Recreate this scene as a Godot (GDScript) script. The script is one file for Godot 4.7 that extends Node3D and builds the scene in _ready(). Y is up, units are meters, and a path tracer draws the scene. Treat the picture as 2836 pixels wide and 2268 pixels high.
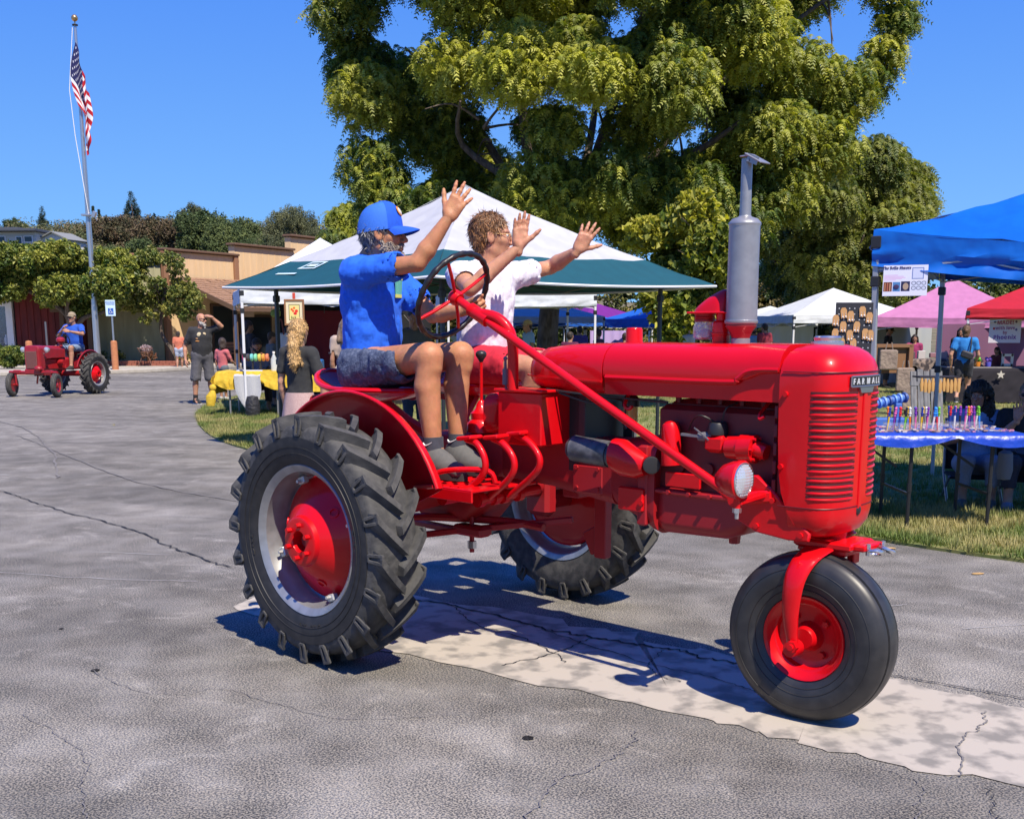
extends Node3D

var used_names := {}
var mats := {}
var noise_cache := {}
var rng := RandomNumberGenerator.new()

func lin(r: float, g: float, b: float) -> Color:
	return Color(r, g, b)

func V(x: float, y: float, z: float) -> Vector3:
	return Vector3(x, y, z)

func W(x: float, y: float) -> Vector2:
	return Vector2(x, y)

func numbered(called: String) -> String:
	var n: int = used_names.get(called, 0)
	used_names[called] = n + 1
	return called if n == 0 else "%s_%03d" % [called, n]

func tag(o: Node3D, label: String, category: String, group := "", kind := "") -> Node3D:
	if label: o.set_meta("label", label)
	if category: o.set_meta("category", category)
	if group: o.set_meta("group", group)
	if kind: o.set_meta("kind", kind)
	return o

func thing(called: String, label: String, category: String, at := Vector3.ZERO, turn_deg := 0.0, group := "") -> Node3D:
	var o := Node3D.new()
	o.name = numbered(called)
	add_child(o)
	o.position = at
	o.rotation.y = deg_to_rad(turn_deg)
	tag(o, label, category, group)
	return o

func put(mesh: Mesh, called: String, m: Material, parent: Node = null, at := Vector3.ZERO) -> MeshInstance3D:
	var o := MeshInstance3D.new()
	o.mesh = mesh
	o.material_override = m
	if parent == null:
		o.name = numbered(called)
		add_child(o)
	else:
		o.name = called
		parent.add_child(o, true)
	o.position = at
	return o

func build(b: MB, called: String, m: Material, parent: Node = null, at := Vector3.ZERO, thr := 42.0) -> MeshInstance3D:
	return put(b.commit(thr), called, m, parent, at)

func copy_thing(o: Node3D, at: Vector3, turn_deg: float, label := "", called := "") -> Node3D:
	var c: Node3D = o.duplicate()
	var base: String = called if called else String(o.name).rstrip("0123456789").trim_suffix("_")
	c.name = numbered(base)
	add_child(c)
	c.position = at
	c.rotation.y = deg_to_rad(turn_deg)
	if label: c.set_meta("label", label)
	return c

func structure(o: Node3D) -> Node3D:
	o.set_meta("kind", "structure")
	return o

# ---------- materials ----------
func noise(freq: float, oct := 4, kind := FastNoiseLite.TYPE_SIMPLEX_SMOOTH, sd := 7) -> FastNoiseLite:
	var n := FastNoiseLite.new()
	n.noise_type = kind
	n.frequency = freq
	n.fractal_octaves = oct
	n.seed = sd
	return n

func ramp_tex(c1: Color, c2: Color, freq: float, size := 256, oct := 4, lo := 0.25, hi := 0.75, sd := 7, kind := FastNoiseLite.TYPE_SIMPLEX_SMOOTH) -> NoiseTexture2D:
	var t := NoiseTexture2D.new()
	t.width = size
	t.height = size
	t.seamless = true
	t.noise = noise(freq, oct, kind, sd)
	var g := Gradient.new()
	g.offsets = PackedFloat32Array([lo, hi])
	g.colors = PackedColorArray([c1, c2])
	t.color_ramp = g
	return t

func bump_tex(freq: float, oct := 3, kind := FastNoiseLite.TYPE_SIMPLEX_SMOOTH) -> NoiseTexture2D:
	var key := "b%f_%d_%d" % [freq, oct, kind]
	if not noise_cache.has(key):
		var t := NoiseTexture2D.new()
		t.width = 256
		t.height = 256
		t.seamless = true
		t.noise = noise(freq, oct, kind, 3)
		noise_cache[key] = t
	return noise_cache[key]

# c, c2: linear colours; scale: texture repeats per metre
func mat(key: String, c: Color, rough := 0.7, metal := 0.0, opt := {}) -> StandardMaterial3D:
	if mats.has(key):
		return mats[key]
	var m := StandardMaterial3D.new()
	m.resource_name = key
	m.roughness = rough
	m.metallic = metal
	m.albedo_color = Color(c.r, c.g, c.b, 1).linear_to_srgb()
	if opt.has("c2"):
		var c2: Color = opt.c2
		m.albedo_color = Color.WHITE
		m.albedo_texture = ramp_tex(Color(c.r, c.g, c.b, 1).linear_to_srgb(), Color(c2.r, c2.g, c2.b, 1).linear_to_srgb(), opt.get("freq", 0.02), opt.get("size", 256), opt.get("oct", 4), opt.get("lo", 0.25), opt.get("hi", 0.75), opt.get("seed", 7))
		m.uv1_triplanar = true
		m.uv1_scale = opt.get("stretch", Vector3.ONE) * opt.get("scale", 1.0)
	if opt.has("vary"):      # the same tone, a little uneven: a shared grey texture over the colour
		var vk := "v%f_%f" % [opt.vary, opt.get("freq", 0.05)]
		if not noise_cache.has(vk):
			noise_cache[vk] = ramp_tex(Color.WHITE, Color(opt.vary, opt.vary, opt.vary).linear_to_srgb(), opt.get("freq", 0.05))
		m.albedo_texture = noise_cache[vk]
		m.uv1_triplanar = true
		m.uv1_scale = opt.get("stretch", Vector3.ONE) * opt.get("scale", 1.0)
	if opt.has("bump"):
		m.heightmap_enabled = true
		m.heightmap_texture = bump_tex(opt.get("bfreq", 0.05), opt.get("boct", 3), opt.get("bkind", FastNoiseLite.TYPE_SIMPLEX_SMOOTH))
		m.heightmap_scale = opt.bump
		m.uv1_triplanar = true
		if not opt.has("c2") and not opt.has("vary"):
			m.uv1_scale = opt.get("stretch", Vector3.ONE) * opt.get("scale", 1.0)
	if opt.has("coat"):
		m.clearcoat_enabled = true
		m.clearcoat = opt.coat
		m.clearcoat_roughness = opt.get("coat_rough", 0.05)
	if opt.has("alpha"):
		m.transparency = BaseMaterial3D.TRANSPARENCY_ALPHA
		m.albedo_color.a = opt.alpha
	if opt.has("back"):
		m.backlight_enabled = true
		var bk: Color = opt.back
		m.backlight = bk.linear_to_srgb()
	if opt.has("sss"):
		m.subsurf_scatter_enabled = true
		m.subsurf_scatter_strength = opt.sss
	if opt.has("rim"):
		m.rim_enabled = true
		m.rim = opt.rim
	if opt.has("spec"):
		m.metallic_specular = opt.spec
	if opt.get("vcol", false):
		m.vertex_color_use_as_albedo = true
	m.cull_mode = BaseMaterial3D.CULL_DISABLED
	mats[key] = m
	return m

# ---------- mesh builder ----------
class MB:
	var P := PackedVector3Array()
	var U := PackedVector2Array()
	var C := PackedColorArray()
	var xf := Transform3D()
	var col := Color(1, 1, 1)
	var coloured := false
	var uved := false

	func tint(c: Color) -> MB:
		col = c
		coloured = true
		return self

	func _vol(t: PackedVector3Array) -> float:
		var v := 0.0
		if t.is_empty(): return v
		var o := t[0]
		for i in range(0, t.size(), 3):
			v += (t[i] - o).dot((t[i + 1] - o).cross(t[i + 2] - o))
		return v

	# closed shapes are turned so that their faces run clockwise from outside
	func emit(t: PackedVector3Array, closed := true, uv := PackedVector2Array()) -> void:
		var flip := closed and _vol(t) > 0.0
		if xf.basis.determinant() < 0.0:
			flip = not flip
		var hasuv := uv.size() == t.size()
		for i in range(0, t.size(), 3):
			var order := [i, i + 2, i + 1] if flip else [i, i + 1, i + 2]
			for j in order:
				P.append(xf * t[j])
				U.append(uv[j] if hasuv else Vector2.ZERO)
				C.append(col)
		if hasuv: uved = true

	func loft(rings: Array, close_u := true, cap0 := true, cap1 := true, closed := true) -> MB:
		var t := PackedVector3Array()
		var n: int = rings[0].size()
		var m := n if close_u else n - 1
		for r in rings.size() - 1:
			var a: PackedVector3Array = rings[r]
			var b: PackedVector3Array = rings[r + 1]
			for i in m:
				var j := (i + 1) % n
				t.append_array([a[i], a[j], b[i], a[j], b[j], b[i]])
		if cap0: _cap(t, rings[0], false)
		if cap1: _cap(t, rings[-1], true)
		emit(t, closed)
		return self

	func _cap(t: PackedVector3Array, ring: PackedVector3Array, last: bool) -> void:
		var c := Vector3.ZERO
		for p in ring: c += p
		c /= ring.size()
		for i in ring.size():
			var j := (i + 1) % ring.size()
			if last: t.append_array([c, ring[i], ring[j]])
			else: t.append_array([c, ring[j], ring[i]])

	static func frame(d: Vector3) -> Basis:
		var z := d.normalized()
		var x := (Vector3.UP if absf(z.y) < 0.95 else Vector3.RIGHT).cross(z).normalized()
		return Basis(x, z.cross(x), z)

	static func circle(c: Vector3, b: Basis, rx: float, ry: float, n: int, ph := 0.0) -> PackedVector3Array:
		var o := PackedVector3Array()
		for i in n:
			var a := TAU * i / n + ph
			o.append(c + b.x * cos(a) * rx + b.y * sin(a) * ry)
		return o

	func cyl(a: Vector3, b: Vector3, ra: float, rb := -1.0, n := 12) -> MB:
		if rb < 0.0: rb = ra
		var f := frame(b - a)
		return loft([circle(a, f, ra, ra, n), circle(b, f, rb, rb, n)])

	# tube along a path; r a number or an array
	func tube(path: Array, r, n := 8, caps := true, flat := 1.0) -> MB:
		var rings := []
		var f := Basis()
		for i in path.size():
			var d: Vector3
			if i == 0: d = path[1] - path[0]
			elif i == path.size() - 1: d = path[i] - path[i - 1]
			else: d = (path[i + 1] - path[i]).normalized() + (path[i] - path[i - 1]).normalized()
			d = d.normalized()
			if i == 0: f = frame(d)
			else:
				var q := Quaternion(f.z, d) if f.z.dot(d) > -0.999 else Quaternion.IDENTITY
				f = Basis(q) * f
			var rr: float = r[i] if r is Array else r
			rings.append(circle(path[i], f, rr, rr * flat, n))
		return loft(rings, true, caps, caps)

	# smooth curve through points
	static func curve(pts: Array, per := 5) -> Array:
		var o := []
		for i in pts.size() - 1:
			var p0: Vector3 = pts[maxi(i - 1, 0)]
			var p1: Vector3 = pts[i]
			var p2: Vector3 = pts[i + 1]
			var p3: Vector3 = pts[mini(i + 2, pts.size() - 1)]
			for k in per:
				o.append(p1.cubic_interpolate(p2, p0, p3, float(k) / per))
		o.append(pts[-1])
		return o

	# profile: Array of Vector2(radius, height) turned about axis
	func lathe(at: Vector3, axis: Vector3, prof: Array, n := 24, capped := true, arc := TAU, start := 0.0) -> MB:
		var f := frame(axis)
		var full := arc > TAU - 0.001
		var k := n if full else n + 1
		var rings := []
		for p in prof:
			var ring := PackedVector3Array()
			for i in k:
				var a := start + arc * i / n
				ring.append(at + f.z * p.y + (f.x * cos(a) + f.y * sin(a)) * maxf(p.x, 0.00001))
			rings.append(ring)
		var ends: bool = capped and full and prof[0] != prof[-1]
		return loft(rings, full, ends and prof[0].x > 0.001, ends and prof[-1].x > 0.001, full)

	func box(c: Vector3, s: Vector3, bev := 0.0, b := Basis()) -> MB:
		var h := s * 0.5
		var rings := []
		if bev <= 0.0:
			for y in [-h.y, h.y]:
				rings.append(PackedVector3Array([c + b * Vector3(-h.x, y, -h.z), c + b * Vector3(h.x, y, -h.z), c + b * Vector3(h.x, y, h.z), c + b * Vector3(-h.x, y, h.z)]))
			return loft(rings)
		bev = minf(bev, minf(h.x, minf(h.y, h.z)) * 0.9)
		for q in [[-h.y, bev], [-h.y + bev, 0.0], [h.y - bev, 0.0], [h.y, bev]]:
			var x: float = h.x - q[1]
			var z: float = h.z - q[1]
			var e := bev * 0.7
			rings.append(PackedVector3Array([
				c + b * Vector3(-x + e, q[0], -z), c + b * Vector3(x - e, q[0], -z), c + b * Vector3(x, q[0], -z + e), c + b * Vector3(x, q[0], z - e),
				c + b * Vector3(x - e, q[0], z), c + b * Vector3(-x + e, q[0], z), c + b * Vector3(-x, q[0], z - e), c + b * Vector3(-x, q[0], -z + e)]))
		return loft(rings)

	func bar(a: Vector3, b: Vector3, w: float, h: float, bev := 0.0) -> MB:
		var d := b - a
		var f := frame(d)
		return box((a + b) * 0.5, Vector3(w, h, d.length()), bev, f)

	# flat polygon (Vector2 outline) pulled through depth along axis n; bas maps (x, y, depth)
	func prism(poly: PackedVector2Array, depth: float, t: Transform3D, bev := 0.0) -> MB:
		var rings := []
		var lv := [[0.0, 0.0], [depth, 0.0]] if bev <= 0.0 else [[0.0, bev], [bev, 0.0], [depth - bev, 0.0], [depth, bev]]
		for l in lv:
			var pts := poly
			if l[1] > 0.0:
				var off := Geometry2D.offset_polygon(poly, -l[1], Geometry2D.JOIN_MITER)
				if off.size() > 0 and off[0].size() == poly.size():
					pts = _align(poly, off[0])
			var ring := PackedVector3Array()
			for p in pts: ring.append(t * Vector3(p.x, p.y, l[0]))
			rings.append(ring)
		var tri := PackedVector3Array()
		var n := poly.size()
		for r in rings.size() - 1:
			for i in n:
				var j := (i + 1) % n
				tri.append_array([rings[r][i], rings[r][j], rings[r + 1][i], rings[r][j], rings[r + 1][j], rings[r + 1][i]])
		var ix := Geometry2D.triangulate_polygon(poly)
		var wind := 0.0
		for i in n:
			wind += poly[i].cross(poly[(i + 1) % n])
		for i in range(0, ix.size(), 3):
			var s := (poly[ix[i + 1]] - poly[ix[i]]).cross(poly[ix[i + 2]] - poly[ix[i]])
			var a := ix[i]
			var bb := ix[i + 1] if s * wind > 0.0 else ix[i + 2]
			var cc := ix[i + 2] if s * wind > 0.0 else ix[i + 1]
			tri.append_array([rings[0][a], rings[0][cc], rings[0][bb], rings[-1][a], rings[-1][bb], rings[-1][cc]])
		emit(tri)
		return self

	static func _align(a: PackedVector2Array, b: PackedVector2Array) -> PackedVector2Array:
		var best := 0
		for i in b.size():
			if a[0].distance_squared_to(b[i]) < a[0].distance_squared_to(b[best]): best = i
		var dirn := 1
		var n := b.size()
		if a[1].distance_squared_to(b[(best + 1) % n]) > a[1].distance_squared_to(b[(best - 1 + n) % n]): dirn = -1
		var o := PackedVector2Array()
		for i in n: o.append(b[(best + dirn * i + n * 2) % n])
		return o

	func ball(c: Vector3, r: Vector3, b := Basis(), n := 12, m := 8) -> MB:
		var rings := []
		for k in m + 1:
			var a := PI * k / m
			var ring := PackedVector3Array()
			for i in n:
				var q := TAU * i / n
				ring.append(c + b * Vector3(cos(q) * sin(a) * r.x, cos(a) * r.y, sin(q) * sin(a) * r.z))
			rings.append(ring)
		return loft(rings, true, false, false)

	# sheet from a grid of points [row][col], with uv 0..1
	func sheet(rows: Array) -> MB:
		var t := PackedVector3Array()
		var uv := PackedVector2Array()
		var nr := rows.size()
		for r in nr - 1:
			var a = rows[r]
			var b = rows[r + 1]
			var nc: int = a.size()
			for i in nc - 1:
				var u0 := float(i) / (nc - 1)
				var u1 := float(i + 1) / (nc - 1)
				var v0 := float(r) / (nr - 1)
				var v1 := float(r + 1) / (nr - 1)
				t.append_array([a[i], a[i + 1], b[i], a[i + 1], b[i + 1], b[i]])
				uv.append_array([Vector2(u0, v0), Vector2(u1, v0), Vector2(u0, v1), Vector2(u1, v0), Vector2(u1, v1), Vector2(u0, v1)])
		emit(t, false, uv)
		return self

	# a sheet with thickness along -normal direction d
	func slab(rows: Array, d: Vector3) -> MB:
		var back := []
		for r in rows:
			var q := []
			for p in r: q.append(p + d)
			back.append(q)
		var t := PackedVector3Array()
		var nr := rows.size()
		var nc: int = rows[0].size()
		for r in nr - 1:
			for i in nc - 1:
				t.append_array([rows[r][i], rows[r][i + 1], rows[r + 1][i], rows[r][i + 1], rows[r + 1][i + 1], rows[r + 1][i]])
				t.append_array([back[r][i], back[r + 1][i], back[r][i + 1], back[r][i + 1], back[r + 1][i], back[r + 1][i + 1]])
		for r in nr - 1:
			t.append_array([rows[r][0], rows[r + 1][0], back[r][0], rows[r + 1][0], back[r + 1][0], back[r][0]])
			t.append_array([rows[r][nc - 1], back[r][nc - 1], rows[r + 1][nc - 1], rows[r + 1][nc - 1], back[r][nc - 1], back[r + 1][nc - 1]])
		for i in nc - 1:
			t.append_array([rows[0][i], back[0][i], rows[0][i + 1], rows[0][i + 1], back[0][i], back[0][i + 1]])
			t.append_array([rows[nr - 1][i], rows[nr - 1][i + 1], back[nr - 1][i], rows[nr - 1][i + 1], back[nr - 1][i + 1], back[nr - 1][i]])
		emit(t)
		return self

	func commit(thr := 42.0) -> ArrayMesh:
		var n := P.size()
		var fn := PackedVector3Array()
		fn.resize(n / 3)
		for f in n / 3:
			fn[f] = -(P[f * 3 + 1] - P[f * 3]).cross(P[f * 3 + 2] - P[f * 3])
		var at := {}
		for i in n:
			var k := Vector3i((P[i] * 20000.0).round())
			if at.has(k): at[k].append(i / 3)
			else: at[k] = PackedInt32Array([i / 3])
		var lim := cos(deg_to_rad(thr))
		var N := PackedVector3Array()
		N.resize(n)
		var un := PackedVector3Array()
		un.resize(n / 3)
		for f in n / 3: un[f] = fn[f].normalized()
		for i in n:
			var me := un[i / 3]
			var s := Vector3.ZERO
			for f in at[Vector3i((P[i] * 20000.0).round())]:
				if un[f].dot(me) > lim: s += fn[f]
			N[i] = s.normalized() if s.length_squared() > 1e-20 else (me if me != Vector3.ZERO else Vector3.UP)
		var arr := []
		arr.resize(Mesh.ARRAY_MAX)
		arr[Mesh.ARRAY_VERTEX] = P
		arr[Mesh.ARRAY_NORMAL] = N
		if uved: arr[Mesh.ARRAY_TEX_UV] = U
		if coloured: arr[Mesh.ARRAY_COLOR] = C
		var am := ArrayMesh.new()
		am.add_surface_from_arrays(Mesh.PRIMITIVE_TRIANGLES, arr)
		return am

# ---------- bodies: a smooth union of tapered capsules and ellipsoids, meshed as surface nets ----------
class Sdf:
	var kind := PackedInt32Array()      # 0 capsule, 1 ellipsoid
	var op := PackedInt32Array()        # 0 add, 1 carve
	var A := PackedVector3Array()
	var D := PackedVector3Array()       # capsule: b - a; ellipsoid: radii
	var RA := PackedFloat32Array()
	var RB := PackedFloat32Array()
	var K := PackedFloat32Array()
	var R := PackedFloat32Array()       # bounding radius
	var MID := PackedVector3Array()
	var INV := []
	var cuts := []
	var fold: FastNoiseLite
	var fold_amp := 0.0
	var fold_scale := Vector3.ONE
	var k := 0.03
	var xf := Transform3D()

	func cap(a: Vector3, b: Vector3, ra: float, rb := -1.0, kk := -1.0) -> Sdf:
		return _add(0, 0, a, b, ra, rb, kk)

	func chain(pts: Array, rs: Array, kk := -1.0) -> Sdf:
		for i in pts.size() - 1: cap(pts[i], pts[i + 1], rs[i], rs[i + 1], kk)
		return self

	func carve(a: Vector3, b: Vector3, ra: float, rb := -1.0, kk := 0.01) -> Sdf:
		return _add(0, 1, a, b, ra, rb, kk)

	func ell(c: Vector3, r: Vector3, b := Basis(), kk := -1.0, carved := false) -> Sdf:
		kind.append(1)
		op.append(1 if carved else 0)
		A.append(xf * c)
		D.append(r)
		RA.append(minf(r.x, minf(r.y, r.z)))
		RB.append(0.0)
		K.append(k if kk < 0.0 else kk)
		R.append(maxf(r.x, maxf(r.y, r.z)))
		MID.append(xf * c)
		INV.append((xf.basis * b).inverse())
		return self

	func _add(kd: int, o: int, a: Vector3, b: Vector3, ra: float, rb: float, kk: float) -> Sdf:
		if rb < 0.0: rb = ra
		a = xf * a
		b = xf * b
		kind.append(kd)
		op.append(o)
		A.append(a)
		D.append(b - a)
		RA.append(ra)
		RB.append(rb)
		K.append(k if kk < 0.0 else kk)
		MID.append((a + b) * 0.5)
		R.append((b - a).length() * 0.5 + maxf(ra, rb))
		INV.append(null)
		return self

	func cut(p: Vector3, n: Vector3) -> Sdf:      # takes away what lies on n's side
		var nn := (xf.basis * n).normalized()
		cuts.append(Plane(nn, nn.dot(xf * p)))
		return self

	func at(p: Vector3, list: PackedInt32Array) -> float:
		var d := 1.0
		for i in list:
			var e: float
			if kind[i] == 0:
				var pa := p - A[i]
				var ba := D[i]
				var h := clampf(pa.dot(ba) / maxf(ba.length_squared(), 1e-9), 0.0, 1.0)
				e = (pa - ba * h).length() - lerpf(RA[i], RB[i], h)
			else:
				var q: Vector3 = INV[i] * (p - A[i])
				var r := D[i]
				var k0 := (q / r).length()
				var k1 := (q / (r * r)).length()
				e = k0 * (k0 - 1.0) / k1 if k1 > 1e-9 else -RA[i]
			var kk := K[i]
			if op[i] == 0:
				var m := maxf(kk - absf(d - e), 0.0) / kk if kk > 0.0 else 0.0
				d = minf(d, e) - m * m * kk * 0.25
			else:
				var m2 := maxf(kk - absf(d + e), 0.0) / kk if kk > 0.0 else 0.0
				d = maxf(d, -e) + m2 * m2 * kk * 0.25
		for c in cuts:
			d = maxf(d, c.distance_to(p))
		return d

	# append to arrays V, N, I
	func mesh(cell: float, V: PackedVector3Array, NN: PackedVector3Array, I: PackedInt32Array) -> void:
		var lo := Vector3.INF
		var hi := -Vector3.INF
		for i in A.size():
			if op[i] == 1: continue
			var r := Vector3.ONE * (R[i] + 0.02 + fold_amp)
			lo = lo.min(MID[i] - r)
			hi = hi.max(MID[i] + r)
		var size := Vector3i(((hi - lo) / cell).ceil()) + Vector3i.ONE * 3
		var BS := 6
		var nb := (size + Vector3i.ONE * (BS - 1)) / BS
		size = nb * BS
		var sx := size.x
		var sxy := size.x * size.y
		var G := PackedFloat32Array()
		G.resize(sxy * size.z)
		G.fill(1.0)
		var br := cell * BS * 0.5 * 1.7321 + cell * 1.8 + fold_amp
		var active := []
		var rootlist := PackedInt32Array()
		for i in A.size(): rootlist.append(i)
		for bz in nb.z:
			for by in nb.y:
				for bx in nb.x:
					var c := lo + Vector3(bx * BS + BS * 0.5, by * BS + BS * 0.5, bz * BS + BS * 0.5) * cell
					var near := PackedInt32Array()
					var adds := false
					for i in rootlist:
						if c.distance_to(MID[i]) < R[i] + br + K[i]:
							near.append(i)
							if op[i] == 0: adds = true
					if not adds: continue
					var dc := at(c, near)
					var ox := bx * BS
					var oy := by * BS
					var oz := bz * BS
					if absf(dc) > br + 0.012:
						if dc < 0.0:
							for z in BS:
								for y in BS:
									var row := ox + (oy + y) * sx + (oz + z) * sxy
									for x in BS: G[row + x] = -1.0
						continue
					var tight := PackedInt32Array()
					for i in near:
						if kind[i] == 0:
							var pa := c - A[i]
							var h := clampf(pa.dot(D[i]) / maxf(D[i].length_squared(), 1e-9), 0.0, 1.0)
							if (pa - D[i] * h).length() - lerpf(RA[i], RB[i], h) < br * 2.0 + K[i]: tight.append(i)
						else: tight.append(i)
					active.append(Vector3i(ox, oy, oz))
					for z in BS:
						for y in BS:
							var row := ox + (oy + y) * sx + (oz + z) * sxy
							for x in BS:
								var p := lo + Vector3(ox + x, oy + y, oz + z) * cell
								var d := at(p, tight)
								if fold_amp > 0.0 and absf(d) < 0.05:
									d += fold.get_noise_3dv(p * fold_scale) * fold_amp
								G[row + x] = d
		var ids := {}
		var offs := PackedInt32Array([0, 1, sx, sx + 1, sxy, sxy + 1, sxy + sx, sxy + sx + 1])
		for b in active:
			for z in range(b.z, mini(b.z + BS, size.z - 1)):
				for y in range(b.y, mini(b.y + BS, size.y - 1)):
					for x in range(b.x, mini(b.x + BS, size.x - 1)):
						_cell(G, x, y, z, sx, sxy, offs, lo, cell, ids, V, NN)
		# cells just before an active block touch its first samples
		for b in active:
			for z in range(maxi(b.z - 1, 0), mini(b.z + BS, size.z - 1)):
				for y in range(maxi(b.y - 1, 0), mini(b.y + BS, size.y - 1)):
					if z >= b.z and y >= b.y:
						if b.x > 0: _cell(G, b.x - 1, y, z, sx, sxy, offs, lo, cell, ids, V, NN)
						continue
					for x in range(maxi(b.x - 1, 0), mini(b.x + BS, size.x - 1)):
						_cell(G, x, y, z, sx, sxy, offs, lo, cell, ids, V, NN)
		for b in active:
			for z in range(b.z, mini(b.z + BS, size.z - 1)):
				for y in range(b.y, mini(b.y + BS, size.y - 1)):
					for x in range(b.x, mini(b.x + BS, size.x - 1)):
						var i0 := x + y * sx + z * sxy
						var s := G[i0] < 0.0
						if x > 0 and y > 0 and z > 0:
							if s != (G[i0 + 1] < 0.0): _quad(ids, I, V, NN, i0, i0 - sx, i0 - sx - sxy, i0 - sxy)
							if s != (G[i0 + sx] < 0.0): _quad(ids, I, V, NN, i0, i0 - sxy, i0 - sxy - 1, i0 - 1)
							if s != (G[i0 + sxy] < 0.0): _quad(ids, I, V, NN, i0, i0 - 1, i0 - 1 - sx, i0 - sx)

	func _cell(G: PackedFloat32Array, x: int, y: int, z: int, sx: int, sxy: int, offs: PackedInt32Array, lo: Vector3, cell: float, ids: Dictionary, V: PackedVector3Array, NN: PackedVector3Array) -> void:
		var i0 := x + y * sx + z * sxy
		var g0 := G[i0]
		var g1 := G[i0 + 1]
		var g2 := G[i0 + offs[2]]
		var g3 := G[i0 + offs[3]]
		var g4 := G[i0 + offs[4]]
		var g5 := G[i0 + offs[5]]
		var g6 := G[i0 + offs[6]]
		var g7 := G[i0 + offs[7]]
		var m := int(g0 < 0.0) + int(g1 < 0.0) + int(g2 < 0.0) + int(g3 < 0.0) + int(g4 < 0.0) + int(g5 < 0.0) + int(g6 < 0.0) + int(g7 < 0.0)
		if m == 0 or m == 8 or ids.has(i0): return
		var s := Vector3.ZERO
		var n := 0
		if (g0 < 0.0) != (g1 < 0.0): s += Vector3(g0 / (g0 - g1), 0, 0); n += 1
		if (g2 < 0.0) != (g3 < 0.0): s += Vector3(g2 / (g2 - g3), 1, 0); n += 1
		if (g4 < 0.0) != (g5 < 0.0): s += Vector3(g4 / (g4 - g5), 0, 1); n += 1
		if (g6 < 0.0) != (g7 < 0.0): s += Vector3(g6 / (g6 - g7), 1, 1); n += 1
		if (g0 < 0.0) != (g2 < 0.0): s += Vector3(0, g0 / (g0 - g2), 0); n += 1
		if (g1 < 0.0) != (g3 < 0.0): s += Vector3(1, g1 / (g1 - g3), 0); n += 1
		if (g4 < 0.0) != (g6 < 0.0): s += Vector3(0, g4 / (g4 - g6), 1); n += 1
		if (g5 < 0.0) != (g7 < 0.0): s += Vector3(1, g5 / (g5 - g7), 1); n += 1
		if (g0 < 0.0) != (g4 < 0.0): s += Vector3(0, 0, g0 / (g0 - g4)); n += 1
		if (g1 < 0.0) != (g5 < 0.0): s += Vector3(1, 0, g1 / (g1 - g5)); n += 1
		if (g2 < 0.0) != (g6 < 0.0): s += Vector3(0, 1, g2 / (g2 - g6)); n += 1
		if (g3 < 0.0) != (g7 < 0.0): s += Vector3(1, 1, g3 / (g3 - g7)); n += 1
		if n == 0: return
		ids[i0] = V.size()
		V.append(lo + (Vector3(x, y, z) + s / n) * cell)
		var gr := Vector3(g1 + g3 + g5 + g7 - g0 - g2 - g4 - g6, g2 + g3 + g6 + g7 - g0 - g1 - g4 - g5, g4 + g5 + g6 + g7 - g0 - g1 - g2 - g3)
		NN.append(gr.normalized() if gr.length_squared() > 1e-16 else Vector3.UP)

	func _quad(ids: Dictionary, I: PackedInt32Array, V: PackedVector3Array, NN: PackedVector3Array, a: int, b: int, c: int, d: int) -> void:
		if not (ids.has(a) and ids.has(b) and ids.has(c) and ids.has(d)): return
		var p: int = ids[a]
		var q: int = ids[b]
		var r: int = ids[c]
		var t: int = ids[d]
		if (V[r] - V[p]).cross(V[t] - V[q]).dot(NN[p] + NN[q] + NN[r] + NN[t]) > 0.0:
			I.append_array([p, r, q, p, t, r])
		else:
			I.append_array([p, q, r, p, r, t])

# several fields, each on a grid of its own, as one mesh; paint(p) gives the colour of a point
func sdf_mesh(parts: Array, paint = null) -> ArrayMesh:
	var V := PackedVector3Array()
	var N := PackedVector3Array()
	var I := PackedInt32Array()
	for p in parts:
		var v := PackedVector3Array()
		var n := PackedVector3Array()
		var ix := PackedInt32Array()
		p[0].mesh(p[1], v, n, ix)
		var off := V.size()
		V.append_array(v)
		N.append_array(n)
		for i in ix: I.append(i + off)
	var arr := []
	arr.resize(Mesh.ARRAY_MAX)
	arr[Mesh.ARRAY_VERTEX] = V
	arr[Mesh.ARRAY_NORMAL] = N
	arr[Mesh.ARRAY_INDEX] = I
	if paint != null:
		var cs := PackedColorArray()
		cs.resize(V.size())
		for i in V.size(): cs[i] = paint.call(V[i], N[i])
		arr[Mesh.ARRAY_COLOR] = cs
	var am := ArrayMesh.new()
	if I.size(): am.add_surface_from_arrays(Mesh.PRIMITIVE_TRIANGLES, arr)
	return am

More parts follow.
